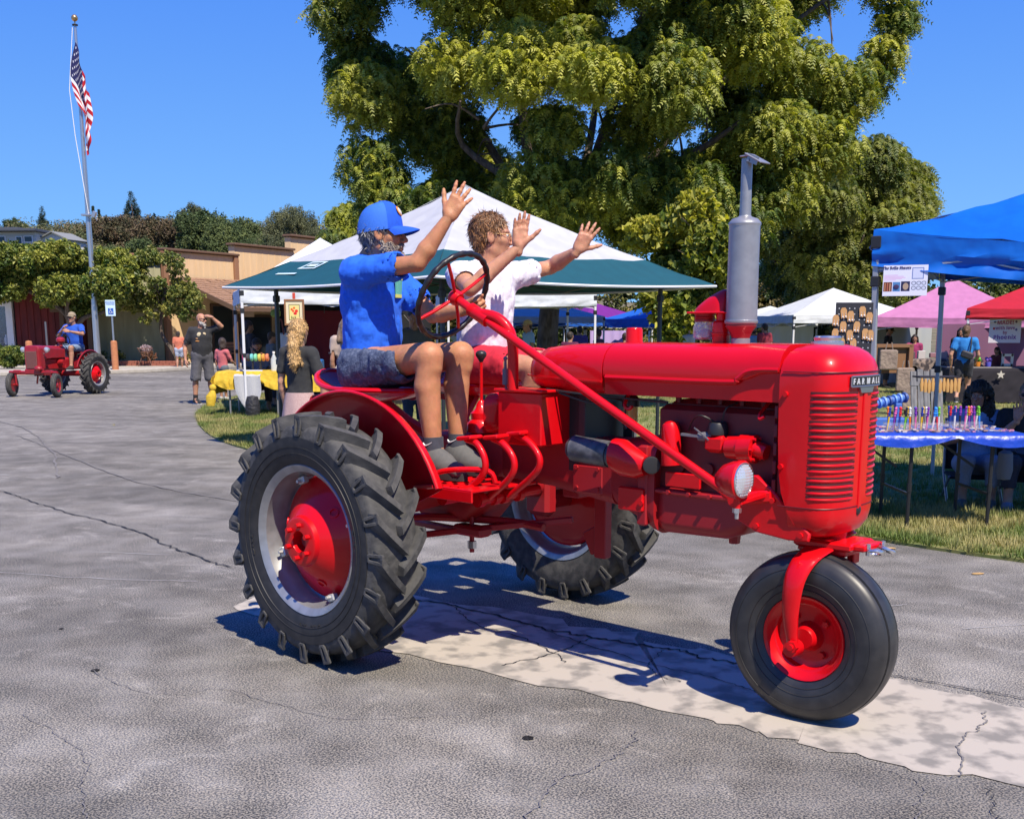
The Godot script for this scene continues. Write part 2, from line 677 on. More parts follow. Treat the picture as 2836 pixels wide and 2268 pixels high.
func _ready() -> void:
	rng.seed = 20240917
	# camera: eye height 1.52 m, tilted 11 degrees down, lens shifted up
	var cam := Camera3D.new()
	cam.name = "camera"
	add_child(cam)
	cam.projection = Camera3D.PROJECTION_FRUSTUM
	cam.near = 0.1
	cam.far = 900.0
	cam.size = 0.1 * 0.72104
	cam.frustum_offset = Vector2(0, 0.1 * 0.12045)
	cam.position = Vector3(0, 1.52, 0)
	cam.rotation_degrees = Vector3(-11.0055, 0, 0)
	cam.current = true

	var env := Environment.new()
	env.background_mode = Environment.BG_SKY
	env.tonemap_mode = Environment.TONE_MAPPER_LINEAR
	env.tonemap_exposure = 1.48
	env.sdfgi_enabled = true
	env.ssao_enabled = true
	env.ssil_enabled = true
	var sm := ProceduralSkyMaterial.new()
	sm.sky_top_color = Color(0.045, 0.345, 0.80)
	sm.sky_horizon_color = Color(0.485, 0.695, 0.87)
	sm.sky_curve = 0.16
	sm.ground_horizon_color = Color(0.55, 0.62, 0.68)
	sm.ground_bottom_color = Color(0.30, 0.29, 0.27)
	sm.sun_angle_max = 1.0
	var sky := Sky.new()
	sky.sky_material = sm
	env.sky = sky
	var we := WorldEnvironment.new()
	we.name = "world_environment"
	we.environment = env
	add_child(we)

	var sun := DirectionalLight3D.new()
	sun.name = "sun"
	add_child(sun)
	sun.light_color = Color(1.0, 0.955, 0.88)
	sun.light_energy = 1.6
	sun.light_angular_distance = 0.5
	sun.shadow_enabled = true
	sun.look_at_from_position(Vector3.ZERO, Vector3(-0.258, -0.819, -0.51), Vector3.UP)

	var t0 := Time.get_ticks_msec()
	for step in [ground, far_hills, buildings, trees, left_street, near_tractor, driver, passenger, market_left, market_right, market_far, grass]:
		step.call()
		print(step.get_method(), " ", Time.get_ticks_msec() - t0)
		t0 = Time.get_ticks_msec()

# ---------- ground ----------
const LAWN := [[-4.2, -60.0], [-4.6, -45.0], [-4.95, -27.2], [-5.7, -25.6], [-6.05, -24.0], [-5.96, -22.3], [-5.55, -20.1], [-5.0, -18.1], [-4.46, -16.5], [-3.87, -15.1], [-3.12, -13.8], [-1.92, -12.07], [0.09, -9.95], [1.87, -8.62], [2.51, -8.12], [2.94, -7.64], [3.34, -7.25], [3.9, -6.75], [4.6, -6.2], [6.0, -5.2]]

func lawn_poly() -> PackedVector2Array:
	var raw := []
	for p in LAWN: raw.append(Vector3(p[0], 0, p[1]))
	var o := PackedVector2Array()
	for p in MB.curve(raw, 4): o.append(Vector2(p.x, p.z))
	o.append(Vector2(40, 2))
	o.append(Vector2(90, -60))
	return o

func bytes_of(n: FastNoiseLite, size: int) -> PackedByteArray:
	return n.get_seamless_image(size, size).get_data()

func asphalt_texture(size: int) -> ImageTexture:
	var fine := bytes_of(noise(0.33, 2, FastNoiseLite.TYPE_SIMPLEX, 5), size)
	var grit := bytes_of(noise(0.21, 2, FastNoiseLite.TYPE_SIMPLEX, 9), size)
	var blot := bytes_of(noise(0.006, 5, FastNoiseLite.TYPE_SIMPLEX_SMOOTH, 21), size)
	var tan_n := bytes_of(noise(0.0042, 4, FastNoiseLite.TYPE_SIMPLEX_SMOOTH, 33), size)
	var out := PackedByteArray()
	out.resize(size * size * 3)
	var j := 0
	for i in size * size:
		var b := (blot[i] - 128) * 0.22
		var f := (fine[i] - 128) * 0.26
		var v := 108.0 + b + f * 1.6
		var r := v
		var g := v + 0.5
		var bl := v + 1.0
		var gr := int(grit[i]) + (int(fine[i]) >> 2)
		var lim := 176 - (int(tan_n[i]) >> 3)
		if gr > lim:          # worn stone showing through
			var a := minf((gr - lim) * 0.06, 1.0) * 0.62
			r += (196.0 - r) * a
			g += (186.0 - g) * a
			bl += (168.0 - bl) * a
		elif gr < 112:
			var a2 := minf((112 - gr) * 0.03, 1.0) * 0.55
			r -= r * 0.36 * a2
			g -= g * 0.35 * a2
			bl -= bl * 0.30 * a2
		out[j] = clampi(int(r), 0, 255)
		out[j + 1] = clampi(int(g), 0, 255)
		out[j + 2] = clampi(int(bl), 0, 255)
		j += 3
	return ImageTexture.create_from_image(Image.create_from_data(size, size, false, Image.FORMAT_RGB8, out))

# broad patches, old sealer, polished wheel tracks: 40 m across, laid over the fine texture
func wear_texture(size: int) -> ImageTexture:
	var a := bytes_of(noise(0.012, 5, FastNoiseLite.TYPE_SIMPLEX_SMOOTH, 51), size)
	var st := noise(0.02, 4, FastNoiseLite.TYPE_SIMPLEX_SMOOTH, 77)
	var vein := noise(0.016, 4, FastNoiseLite.TYPE_SIMPLEX_SMOOTH, 91)
	var out := PackedByteArray()
	out.resize(size * size * 3)
	var j := 0
	for y in size:
		for x in size:
			var u := x * 0.95 + y * 0.3
			var w := y * 0.95 - x * 0.3
			var s := st.get_noise_2d(u * 0.22, w * 1.9)
			var v := 0.88 + (a[y * size + x] - 128) / 128.0 * 0.10 + s * 0.13
			var ve := absf(vein.get_noise_2d(u, w * 1.5))
			if ve < 0.022: v += (0.022 - ve) * 8.0
			v = clampf(v, 0.4, 1.0)
			out[j] = int(v * 255.0)
			out[j + 1] = int(v * 253.0)
			out[j + 2] = int(v * 248.0)
			j += 3
	return ImageTexture.create_from_image(Image.create_from_data(size, size, false, Image.FORMAT_RGB8, out))

func ribbon(pts: Array, w: float, y: float, jag := 0.35, sd := 1, per := 6) -> MB:
	var b := MB.new()
	var r := RandomNumberGenerator.new()
	r.seed = sd
	var path := MB.curve(pts, per * 2)
	var rows := []
	var walk := Vector3.ZERO
	for i in path.size():
		var d: Vector3 = (path[mini(i + 1, path.size() - 1)] - path[maxi(i - 1, 0)]).normalized()
		var s := Vector3(d.z, 0, -d.x)
		walk = walk * 0.82 + s * r.randfn() * 0.011 * jag
		var c: Vector3 = path[i] + s * r.randf_range(-jag, jag) * w + walk
		var ww := w * r.randf_range(0.35, 1.0) * (0.3 if i == 0 or i == path.size() - 1 else 1.0)
		rows.append([Vector3(c.x, y, c.z) - s * ww * 0.5, Vector3(c.x, y, c.z) + s * ww * 0.5])
	b.sheet(rows)
	return b

func ground() -> void:
	# one sheet to the horizon
	var m := StandardMaterial3D.new()
	m.resource_name = "asphalt"
	m.albedo_texture = asphalt_texture(2048)
	m.uv1_triplanar = true
	m.uv1_world_triplanar = true
	m.uv1_scale = Vector3.ONE / 5.3
	m.roughness = 0.92
	m.metallic_specular = 0.35
	m.detail_enabled = true
	m.detail_blend_mode = BaseMaterial3D.BLEND_MODE_MUL
	m.detail_albedo = wear_texture(1024)
	m.detail_uv_layer = BaseMaterial3D.DETAIL_UV_2
	m.uv2_triplanar = true
	m.uv2_world_triplanar = true
	m.uv2_scale = Vector3.ONE / 34.0
	var b := MB.new()
	b.sheet([[Vector3(-400, 0, 30), Vector3(400, 0, 30)], [Vector3(-400, 0, -420), Vector3(400, 0, -420)]])
	var road := structure(build(b, "road", m))

	# a pale concrete gutter strip crossing in front of the camera
	var gm := mat("gutter_concrete", lin(0.40, 0.36, 0.30), 0.92, 0, {"c2": lin(0.20, 0.185, 0.16), "freq": 0.012, "oct": 8, "lo": 0.45, "hi": 0.8, "scale": 0.42, "size": 1024})
	var hi := MB.curve([Vector3(-1.35, 0, -6.75), Vector3(-0.48, 0, -6.24), Vector3(0.42, 0, -5.62), Vector3(0.98, 0, -5.13), Vector3(1.64, 0, -4.73), Vector3(2.4, 0, -4.1), Vector3(4.2, 0, -2.3)], 8)
	var lo := MB.curve([Vector3(-1.55, 0, -6.05), Vector3(-0.63, 0, -5.23), Vector3(0.49, 0, -4.42), Vector3(0.9, 0, -4.12), Vector3(1.23, 0, -3.86), Vector3(1.9, 0, -3.4), Vector3(3.5, 0, -1.9)], 8)
	var rows := []
	var r := RandomNumberGenerator.new()
	r.seed = 4
	for i in hi.size():
		var p: Vector3 = hi[i] + Vector3(r.randf_range(-1, 1), 0, r.randf_range(-1, 1)) * 0.06
		var q: Vector3 = lo[i] + Vector3(r.randf_range(-1, 1), 0, r.randf_range(-1, 1)) * 0.03
		var row := []
		for k in 5: row.append(p.lerp(q, k / 4.0) + Vector3(0, 0.004, 0))
		rows.append(row)
	b = MB.new()
	b.sheet(rows)
	structure(build(b, "gutter", gm))

	var cm := mat("crack", lin(0.025, 0.024, 0.024), 0.95)
	var cl := mat("crack_soft", lin(0.16, 0.15, 0.14), 0.95)
	var cracks := [
		[[[-0.75, -6.3], [-0.34, -6.1], [0.15, -5.62], [0.4, -5.42], [0.73, -5.21], [0.96, -5.02], [1.3, -4.86]], 0.03, cm, 2],
		[[[-0.34, -6.1], [-0.2, -5.7], [0.1, -5.35], [0.25, -5.0]], 0.013, cm, 3],
		[[[0.4, -5.42], [0.2, -5.15], [-0.05, -4.95]], 0.012, cm, 5],
		[[[0.15, -5.62], [0.5, -5.1], [0.9, -4.75], [1.1, -4.5]], 0.012, cm, 6],
		[[[0.73, -5.21], [0.62, -4.95], [0.72, -4.7]], 0.010, cm, 7],
		[[[1.9, -4.33], [1.78, -4.15], [1.7, -4.01], [1.6, -3.85], [1.51, -3.65]], 0.012, cl, 8],
		[[[1.58, -3.57], [1.56, -3.45], [1.52, -3.33], [1.5, -3.1]], 0.010, cm, 9],
		[[[0.47, -4.12], [0.44, -4.0], [0.36, -3.83], [0.17, -3.65], [0.05, -3.3]], 0.012, cl, 10],
		[[[1.3, -3.75], [1.38, -3.6], [1.3, -3.4], [1.2, -3.1]], 0.009, cl, 11],
		[[[-4.77, -10.5], [-4.0, -9.6], [-3.02, -8.6], [-2.4, -7.8], [-1.79, -7.1]], 0.028, cm, 12],
		[[[-3.9, -9.4], [-3.1, -9.1], [-2.2, -8.9], [-1.2, -8.2]], 0.014, cl, 13],
		[[[-1.9, -4.9], [-1.5, -4.55], [-1.2, -4.6], [-0.7, -4.25], [-0.2, -4.3]], 0.008, cl, 14],
		[[[-1.95, -4.3], [-1.6, -3.95], [-1.45, -3.6], [-1.3, -3.3]], 0.008, cl, 15],
		[[[-7.0, -16.0], [-5.0, -13.0], [-3.6, -11.0], [-2.0, -9.5]], 0.03, cl, 16],
		[[[-12.0, -22.0], [-8.0, -18.0], [-6.0, -14.6], [-4.6, -11.4]], 0.04, cl, 17],
		[[[1.25, -5.05], [1.7, -4.78], [2.1, -4.5], [2.6, -4.1]], 0.02, cm, 18],
		[[[-14.0, -27.0], [-10.0, -26.0], [-7.0, -24.5]], 0.05, cl, 19]]
	for c in cracks:
		var pts := []
		for p in c[0]: pts.append(Vector3(p[0], 0, p[1]))
		build(ribbon(pts, c[1] * (0.75 if c[1] > 0.011 else 0.6), 0.008, 0.6, c[3], 9), "crack", c[2], road)
	var pale := mat("chalk", lin(0.36, 0.35, 0.33), 0.95)
	var sc := [[[-1.1, -6.6], [-0.9, -6.3]], [[-3.4, -7.0], [-2.4, -6.75], [-1.9, -6.7]], [[-2.9, -7.6], [-2.3, -7.5]], [[2.3, -5.6], [2.9, -5.7], [3.3, -5.5]], [[1.9, -6.0], [2.2, -6.1]], [[-8.5, -15.0], [-7.0, -15.4]], [[-6.0, -11.5], [-5.2, -11.7]], [[-10.0, -20.0], [-9.0, -20.3]], [[-7.4, -24.6], [-5.5, -24.8]], [[-12.9, -30.0], [-9.0, -31.0]], [[-12.0, -33.0], [-7.5, -33.5]]]
	for i in sc.size():
		var pts := []
		for p in sc[i]: pts.append(Vector3(p[0], 0, p[1]))
		build(ribbon(pts, 0.012 if i < 5 else 0.05, 0.004, 0.5, 40 + i, 7), "scratch", pale, road)
	for p in [[0.06, -4.04, 0.022], [-1.87, -4.89, 0.02], [-2.3, -5.6, 0.012]]:
		var ob := MB.new()
		ob.lathe(Vector3(p[0], 0.004, p[1]), Vector3.UP, [Vector2(0.0, 0.0), Vector2(p[2], 0.0)], 14)
		build(ob, "oil_spot", cm, road)

	# lawn
	var lm := mat("turf", lin(0.12, 0.15, 0.035), 0.95, 0, {"c2": lin(0.24, 0.21, 0.075), "freq": 0.03, "oct": 5, "scale": 0.35, "size": 512, "lo": 0.35, "hi": 0.75})
	var poly := lawn_poly()
	b = MB.new()
	b.prism(poly, 0.03, Transform3D(Basis(Vector3(1, 0, 0), Vector3(0, 0, 1), Vector3(0, -1, 0)), Vector3(0, 0.022, 0)))
	structure(build(b, "lawn", lm))

	# pavement with a kerb beyond the car park
	var wm := mat("walk_concrete", lin(0.42, 0.39, 0.34), 0.9, 0, {"c2": lin(0.34, 0.31, 0.26), "freq": 0.04, "scale": 0.5})
	var wp := PackedVector2Array()
	for p in [[-60, -34.2], [-22, -34.6], [-15.6, -34.95], [-13.6, -35.9], [-12.05, -37.4], [-11.4, -39.0], [-10.3, -41.6], [-8.4, -45.5], [-5.2, -52], [-5.0, -70], [-60, -70]]: wp.append(Vector2(p[0], p[1]))
	b = MB.new()
	b.prism(wp, 0.13, Transform3D(Basis(Vector3(1, 0, 0), Vector3(0, 0, 1), Vector3(0, -1, 0)), Vector3(0, 0.125, 0)), 0.02)
	structure(build(b, "pavement", wm))
	# leaves fallen on the asphalt
	var leaf := MB.new()
	leaf.ball(Vector3(0, 0.006, 0), Vector3(0.045, 0.005, 0.02), Basis(), 8, 4)
	var lp := mat("fallen_leaf", lin(0.42, 0.26, 0.10), 0.8)
	var spots := [[2.62, -7.72], [2.2, -7.9], [-0.95, -5.9], [-0.75, -6.05], [1.75, -5.2], [2.9, -6.9]]
	for i in spots.size():
		var o := build(leaf, "fallen_leaf", lp, null, Vector3(spots[i][0], 0, spots[i][1]))
		o.rotation.y = i * 1.3
		tag(o, ["curled tan leaf on the asphalt just below the tractor's front shackles", "tan leaf near the lawn edge, left of the curled one", "small leaf in the tractor's shadow right of the rear tyre", "small leaf deeper in the shadow behind the rear tyre", "leaf on the asphalt right of the small front tyre", "leaf on the asphalt below the lawn at the right edge"][i], "leaf", "fallen leaves on the asphalt")

func in_lawn(p: Vector2, poly: PackedVector2Array) -> bool:
	return Geometry2D.is_point_in_polygon(p, poly)

func multimesh(called: String, mesh: Mesh, m: Material, tr: Array, cols: Array, parent: Node = null) -> MultiMeshInstance3D:
	var mm := MultiMesh.new()
	mm.transform_format = MultiMesh.TRANSFORM_3D
	mm.use_colors = not cols.is_empty()
	mm.mesh = mesh
	mm.instance_count = tr.size()
	for i in tr.size():
		mm.set_instance_transform(i, tr[i])
		if not cols.is_empty(): mm.set_instance_color(i, cols[i])
	var o := MultiMeshInstance3D.new()
	o.multimesh = mm
	o.material_override = m
	if parent == null:
		o.name = numbered(called)
		add_child(o)
	else:
		o.name = called
		parent.add_child(o, true)
	return o

func grass() -> void:
	var r := RandomNumberGenerator.new()
	r.seed = 77
	var b := MB.new()
	for i in 9:
		var a := TAU * i / 9.0 + r.randf() * 0.5
		var lean := r.randf_range(0.01, 0.035)
		var h := r.randf_range(0.025, 0.06)
		var o := Vector3(cos(a), 0, sin(a)) * r.randf_range(0.0, 0.035)
		var side := Vector3(-sin(a), 0, cos(a)) * 0.0032
		var tip := o + Vector3(cos(a) * lean, h, sin(a) * lean)
		var t := PackedVector3Array([o - side, o + side, tip])
		b.emit(t, false)
	var mesh := b.commit()
	var m := mat("grass_blade", Color(1, 1, 1), 0.7, 0, {"vcol": true, "back": lin(0.5, 0.5, 0.2)})
	m.albedo_color = Color.WHITE
	var poly := lawn_poly()
	var n := noise(0.5, 3)
	var tr := []
	var cols := []
	var zones := [[Rect2(1.2, -9.6, 4.6, 3.8), 620.0], [Rect2(1.0, -15.0, 8.0, 5.4), 240.0], [Rect2(-6.3, -20.5, 3.6, 8.0), 420.0], [Rect2(-2.7, -16.0, 4.0, 7.0), 200.0], [Rect2(-6.3, -28.0, 6.0, 7.5), 100.0], [Rect2(2.0, -27.0, 12.0, 12.0), 60.0]]
	for z in zones:
		var rect: Rect2 = z[0]
		for i in int(rect.get_area() * z[1]):
			var p := Vector2(r.randf_range(rect.position.x, rect.end.x), r.randf_range(rect.position.y, rect.end.y))
			if not in_lawn(p, poly): continue
			var dry := clampf(n.get_noise_2d(p.x * 2.0, p.y * 2.0) * 1.3 + 0.42 + r.randf_range(-0.25, 0.25), 0.0, 1.0)
			var s := r.randf_range(0.7, 1.5)
			tr.append(Transform3D(Basis(Vector3.UP, r.randf() * TAU).scaled(Vector3(s, s * r.randf_range(0.6, 1.2), s)), Vector3(p.x, 0.018, p.y)))
			var c := Color(0.13, 0.19, 0.035).lerp(Color(0.42, 0.36, 0.15), dry)
			cols.append(c * r.randf_range(0.75, 1.2))
	var o := multimesh("grass", mesh, m, tr, cols)
	tag(o, "short patchy green and straw coloured grass on the lawn", "grass", "", "stuff")

# ---------- hills, houses, trees ----------
func hill_h(x: float, z: float) -> float:
	var ridge := 16.5 + 4.0 * exp(-pow((x + 62.0) / 40.0, 2.0)) - 11.5 * smoothstep(-45.0, 40.0, x)
	return ridge * smoothstep(62.0, 255.0, -z) + 0.02

func far_hills() -> void:
	var m := mat("hill_soil", lin(0.20, 0.15, 0.075), 0.95, 0, {"c2": lin(0.10, 0.095, 0.04), "freq": 0.05, "scale": 0.03, "oct": 5})
	var b := MB.new()
	var rows := []
	for j in 26:
		var z := -62.0 - j * 11.0
		var row := []
		for i in 41:
			var x := -230.0 + i * 12.0
			row.append(V(x, hill_h(x, z) if j > 0 else -0.05, z))
		rows.append(row)
	b.sheet(rows)
	structure(build(b, "hills", m, null, Vector3.ZERO, 80.0))
	# brush that covers the slope as one mass
	var r := RandomNumberGenerator.new()
	r.seed = 5
	var sm := leaf_cluster(r, 150, 0.20, true)
	var lm := mat("brush_leaf", Color.WHITE, 0.8, 0, {"vcol": true, "back": lin(0.25, 0.28, 0.1)})
	var patch := noise(0.035, 3)
	var tr := []
	var cols := []
	for i in 4200:
		var z := -r.randf_range(78.0, 252.0)
		var x := z * r.randf_range(0.12, 0.50)
		var s := r.randf_range(0.9, 2.1) * (0.55 + absf(z) / 320.0) * (0.85 + patch.get_noise_2d(x, z) * 0.9) * (0.6 if z < -215.0 else 1.0)
		tr.append(Transform3D(Basis(Vector3.UP, r.randf() * TAU).scaled(V(s, s * r.randf_range(0.7, 1.1), s)), V(x, hill_h(x, z) + s * 0.45, z)))
		var c := Color(0.085, 0.105, 0.04).lerp(Color(0.22, 0.165, 0.09), clampf(r.randfn(0.4, 0.2) + patch.get_noise_2d(x * 1.3 + 90.0, z) * 1.2, 0, 1))
		cols.append(c * r.randf_range(0.7, 1.3))
	tag(multimesh("hillside_brush", sm, lm, tr, cols), "olive and brown brush covering the far hillside", "brush", "", "stuff")

	# trees on and below the ridge: [px-free place x, z, height, width, kind, label]
	var list := [
		[-80.0, -248.0, 9.8, 6.0, 1, "dark cone shaped evergreen standing on the ridge to the right of the flagpole", "conifer_tree"],
		[-99.0, -248.0, 8.2, 4.6, 1, "smaller dark conical evergreen on the ridge left of the flagpole", "conifer_tree"],
		[-104.5, -246.0, 6.2, 6.4, 0, "round brownish tree on the ridge above the pale house roof", "ridge_tree"],
		[-85.6, -244.0, 6.2, 0.7, 1, "left of two pencil thin cypresses beside the ridge house", "cypress_tree"],
		[-86.8, -244.0, 7.0, 0.7, 1, "taller right one of two pencil thin cypresses beside the ridge house", "cypress_tree"],
		[-90.0, -246.0, 3.6, 6.0, 2, "russet brown bushy tree on the ridge just right of the flagpole", "ridge_tree"],
		[-67.0, -246.0, 6.4, 5.5, 3, "pale grey green airy tree on the ridge right of the big conifer", "ridge_tree"],
		[-39.0, -150.0, 8.2, 8.5, 0, "large dark green tree above the tan building's lower parapet", "hill_tree"],
		[-33.0, -140.0, 7.8, 7.5, 0, "dark green tree rising behind the tan building's middle parapet", "hill_tree"],
		[-48.0, -160.0, 5.6, 8.5, 2, "brown green spreading tree on the slope above the awning roof", "hill_tree"],
		[-42.0, -130.0, 5.4, 7.0, 0, "dark shrubby tree left of the tan parapet's step", "hill_tree"],
		[-58.0, -170.0, 4.8, 8.0, 2, "wide brown scrubby tree halfway up the slope", "hill_tree"],
		[-15.8, -86.0, 10.6, 6.2, 3, "grey green eucalyptus like tree behind the white canopy's peak", "hill_tree"],
		[-19.5, -92.0, 8.6, 5.0, 0, "darker tree between the grey green one and the tan parapet", "hill_tree"]]
	for t in list:
		hill_tree(t, r)
	# houses on the hill
	pale_house()
	var hm := mat("stucco_tan", lin(0.48, 0.36, 0.25), 0.9)
	var th := thing("ridge_house", "tiny tan house with a pale chimney block on the ridge beside the cypresses", "house", V(-85.0, hill_h(-85.0, -252.0) + 0.9, -252.0))
	b = MB.new()
	b.box(V(0, 0.9, 0), V(7.5, 1.8, 5))
	build(b, "wall", hm, th)
	b = MB.new()
	b.prism(PackedVector2Array([W(-4.2, 1.8), W(4.2, 1.8), W(2.2, 2.8), W(-2.2, 2.8)]), 5.6, Transform3D(Basis(), V(0, 0, -2.8)))
	build(b, "roof", mat("roof_tan", lin(0.34, 0.20, 0.14), 0.9), th)
	b = MB.new()
	b.box(V(-2.2, 2.9, 1.5), V(2.0, 1.9, 1.5))
	build(b, "tower", mat("stucco_pale", lin(0.66, 0.55, 0.45), 0.9), th)

func pale_house() -> void:
	var at := V(-64.0, 0, -150)
	at.y = 10.9
	var th := thing("hillside_house", "long pale house with a dark flat roof on the hill at left", "house", at, -4.0)
	var b := MB.new()
	b.box(V(0, 0.3, 0), V(9.2, 3.6, 6), 0.02)
	for i in 6: b.box(V(0, -1.2 + i * 0.55, 3.02), V(9.2, 0.03, 0.06))
	build(b, "wall", mat("siding_pale", lin(0.55, 0.55, 0.50), 0.85), th)
	b = MB.new()
	b.box(V(0, 2.28, 0.3), V(10.2, 0.34, 7.6), 0.05)
	b.box(V(-1.5, 2.62, -0.6), V(6.5, 0.34, 4.5), 0.05)
	build(b, "roof", mat("roof_dark", lin(0.05, 0.06, 0.08), 0.8), th)
	for w in [[-2.7, 1.0, 0.8, 1.3], [0.0, 0.75, 1.3, 1.5], [2.5, 1.0, 0.6, 0.9], [3.7, 1.2, 0.9, 0.6]]:
		var f := MB.new()
		f.box(V(w[0], w[1], 3.06), V(w[2] + 0.25, w[3] + 0.25, 0.12))
		var fr := build(f, "window", mat("white_paint", lin(0.75, 0.75, 0.74), 0.6), th)
		f = MB.new()
		f.box(V(w[0], w[1], 3.14), V(w[2], w[3], 0.05))
		build(f, "pane", mat("dark_glass", lin(0.03, 0.04, 0.05), 0.1, 0.0), fr)
	b = MB.new()
	b.box(V(0, -1.0, 5.6), V(12, 0.35, 0.15))
	for i in 9: b.box(V(-5.6 + i * 1.4, -1.5, 5.6), V(0.1, 1.2, 0.1))
	build(b, "railing", mat("rail_grey", lin(0.45, 0.5, 0.52), 0.7), th)
	th = thing("gabled_shed", "small white gabled shed on the hill right of the long pale house", "shed", V(-57.5, 11.6, -150), -12.0)
	b = MB.new()
	b.prism(PackedVector2Array([W(-2.1, -1), W(2.1, -1), W(2.1, 0.5), W(0, 1.4), W(-2.1, 0.5)]), 4, Transform3D(Basis(), V(0, 0, -2)))
	build(b, "wall", mat("shed_white", lin(0.62, 0.65, 0.62), 0.8), th)
	b = MB.new()
	b.bar(V(-2.4, 0.45, 0.15), V(0, 1.5, 0.15), 4.6, 0.12)
	b.bar(V(2.4, 0.45, 0.15), V(0, 1.5, 0.15), 4.6, 0.12)
	build(b, "roof", mat("shed_roof", lin(0.20, 0.21, 0.20), 0.8), th)
	th = thing("hill_wall", "low tan garden wall with orange posts below the pale house", "wall", V(-54.5, 9.0, -128), 0)
	b = MB.new()
	b.box(V(0, 0.2, 0), V(8.5, 0.7, 0.3))
	build(b, "wall", mat("wall_tan", lin(0.55, 0.36, 0.2), 0.9), th)
	for x in [-2.3, 3.6]:
		b = MB.new()
		b.box(V(x, 0.5, 0), V(0.5, 1.5, 0.5), 0.05)
		build(b, "post", mat("post_orange", lin(0.55, 0.25, 0.1), 0.9), th)

# a ball of leaf faces; folded: each leaf is two faces with a crease
func leaf_cluster(r: RandomNumberGenerator, n: int, size: float, ball: bool) -> ArrayMesh:
	var b := MB.new()
	for i in n:
		var d := Vector3(r.randfn(), r.randfn(), r.randfn()).normalized()
		var p := d * (pow(r.randf(), 0.4) if ball else r.randf() * 0.6)
		var n1 := (d + Vector3(r.randfn(), r.randfn() + 0.5, r.randfn()) * 0.5).normalized()
		var ax := n1.cross(Vector3(r.randfn(), r.randfn(), r.randfn())).normalized()
		var sd := n1.cross(ax)
		var l := size * r.randf_range(0.6, 1.2)
		var w := l * 0.32
		var tip := p + ax * l - n1 * l * 0.12
		b.emit(PackedVector3Array([p, p + ax * l * 0.5 + sd * w + n1 * w * 0.3, tip, p, tip, p + ax * l * 0.5 - sd * w + n1 * w * 0.3]), false)
	return b.commit(10.0)

# a spray of drooping feather leaves
func locust_sprig(r: RandomNumberGenerator) -> ArrayMesh:
	var b := MB.new()
	for k in 4:
		var a := TAU * k / 4.0 + r.randf() * 1.2
		var out := Vector3(cos(a), 0, sin(a))
		var side := Vector3(-sin(a), 0, cos(a))
		var l := r.randf_range(0.24, 0.38)
		var pairs := 6
		for i in pairs:
			var t := (i + 1.0) / pairs
			var p := out * l * (t * 0.75) + Vector3.DOWN * l * t * t * 0.85
			var dn := (out * 0.5 + Vector3.DOWN * t * 1.3).normalized()
			for s in [-1.0, 1.0]:
				var ld: Vector3 = (side * s * 0.9 + dn * 0.45 + Vector3.DOWN * 0.25).normalized()
				var ll := l * 0.24 * (1.15 - t * 0.4)
				var wd := dn * ll * 0.30
				b.emit(PackedVector3Array([p - wd, p + wd, p + ld * ll + wd * 0.6, p - wd, p + ld * ll + wd * 0.6, p + ld * ll * 0.9 - wd * 0.7]), false)
	return b.commit(5.0)

func lobes_in(r: RandomNumberGenerator, c: Vector3, rad: Vector3, n: int, lr: float, inner := 0.45, low := -1.0) -> Array:
	var o := []
	while o.size() < n:
		var d := Vector3(r.randfn(), r.randfn(), r.randfn()).normalized()
		if d.y < low: continue
		var f := lerpf(inner, 1.0, sqrt(r.randf()))
		o.append([c + d * rad * f, V(lr, lr * 0.75, lr) * r.randf_range(0.65, 1.25)])
	return o

func foliage(parent: Node, mesh: Mesh, m: Material, lobes: Array, per: int, sz: float, ca: Color, cb: Color, r: RandomNumberGenerator, tilt := 0.5, called := "crown") -> void:
	var tr := []
	var cols := []
	for l in lobes:
		var rad: Vector3 = l[1]
		var hue := clampf(r.randfn(0.45, 0.28), 0, 1)
		for i in int(per * rad.x * rad.x / (lobes[0][1].x * lobes[0][1].x) if lobes.size() > 0 else per):
			var d := Vector3(r.randfn(), r.randfn(), r.randfn()).normalized()
			var p: Vector3 = l[0] + d * rad * pow(r.randf(), 0.42)
			var bas := Basis(Vector3.UP, r.randf() * TAU) * Basis(Vector3.RIGHT, r.randfn() * tilt)
			var s := sz * r.randf_range(0.65, 1.35)
			tr.append(Transform3D(bas.scaled(Vector3.ONE * s), p))
			cols.append(ca.lerp(cb, clampf(hue + r.randfn() * 0.32, 0, 1)) * r.randf_range(0.75, 1.25))
	multimesh(called, mesh, m, tr, cols, parent).set_meta("kind", "stuff")

func limb(b: MB, pts: Array, r0: float, r1: float, n := 8) -> void:
	var path := MB.curve(pts, 4)
	var rs := []
	for i in path.size(): rs.append(lerpf(r0, r1, float(i) / (path.size() - 1)))
	b.tube(path, rs, n)

func bark() -> Material:
	return mat("bark", lin(0.075, 0.055, 0.04), 0.95, 0, {"c2": lin(0.16, 0.125, 0.10), "freq": 0.05, "oct": 5, "scale": 0.8, "stretch": V(1, 0.3, 1), "bump": 3.0, "bfreq": 0.05})

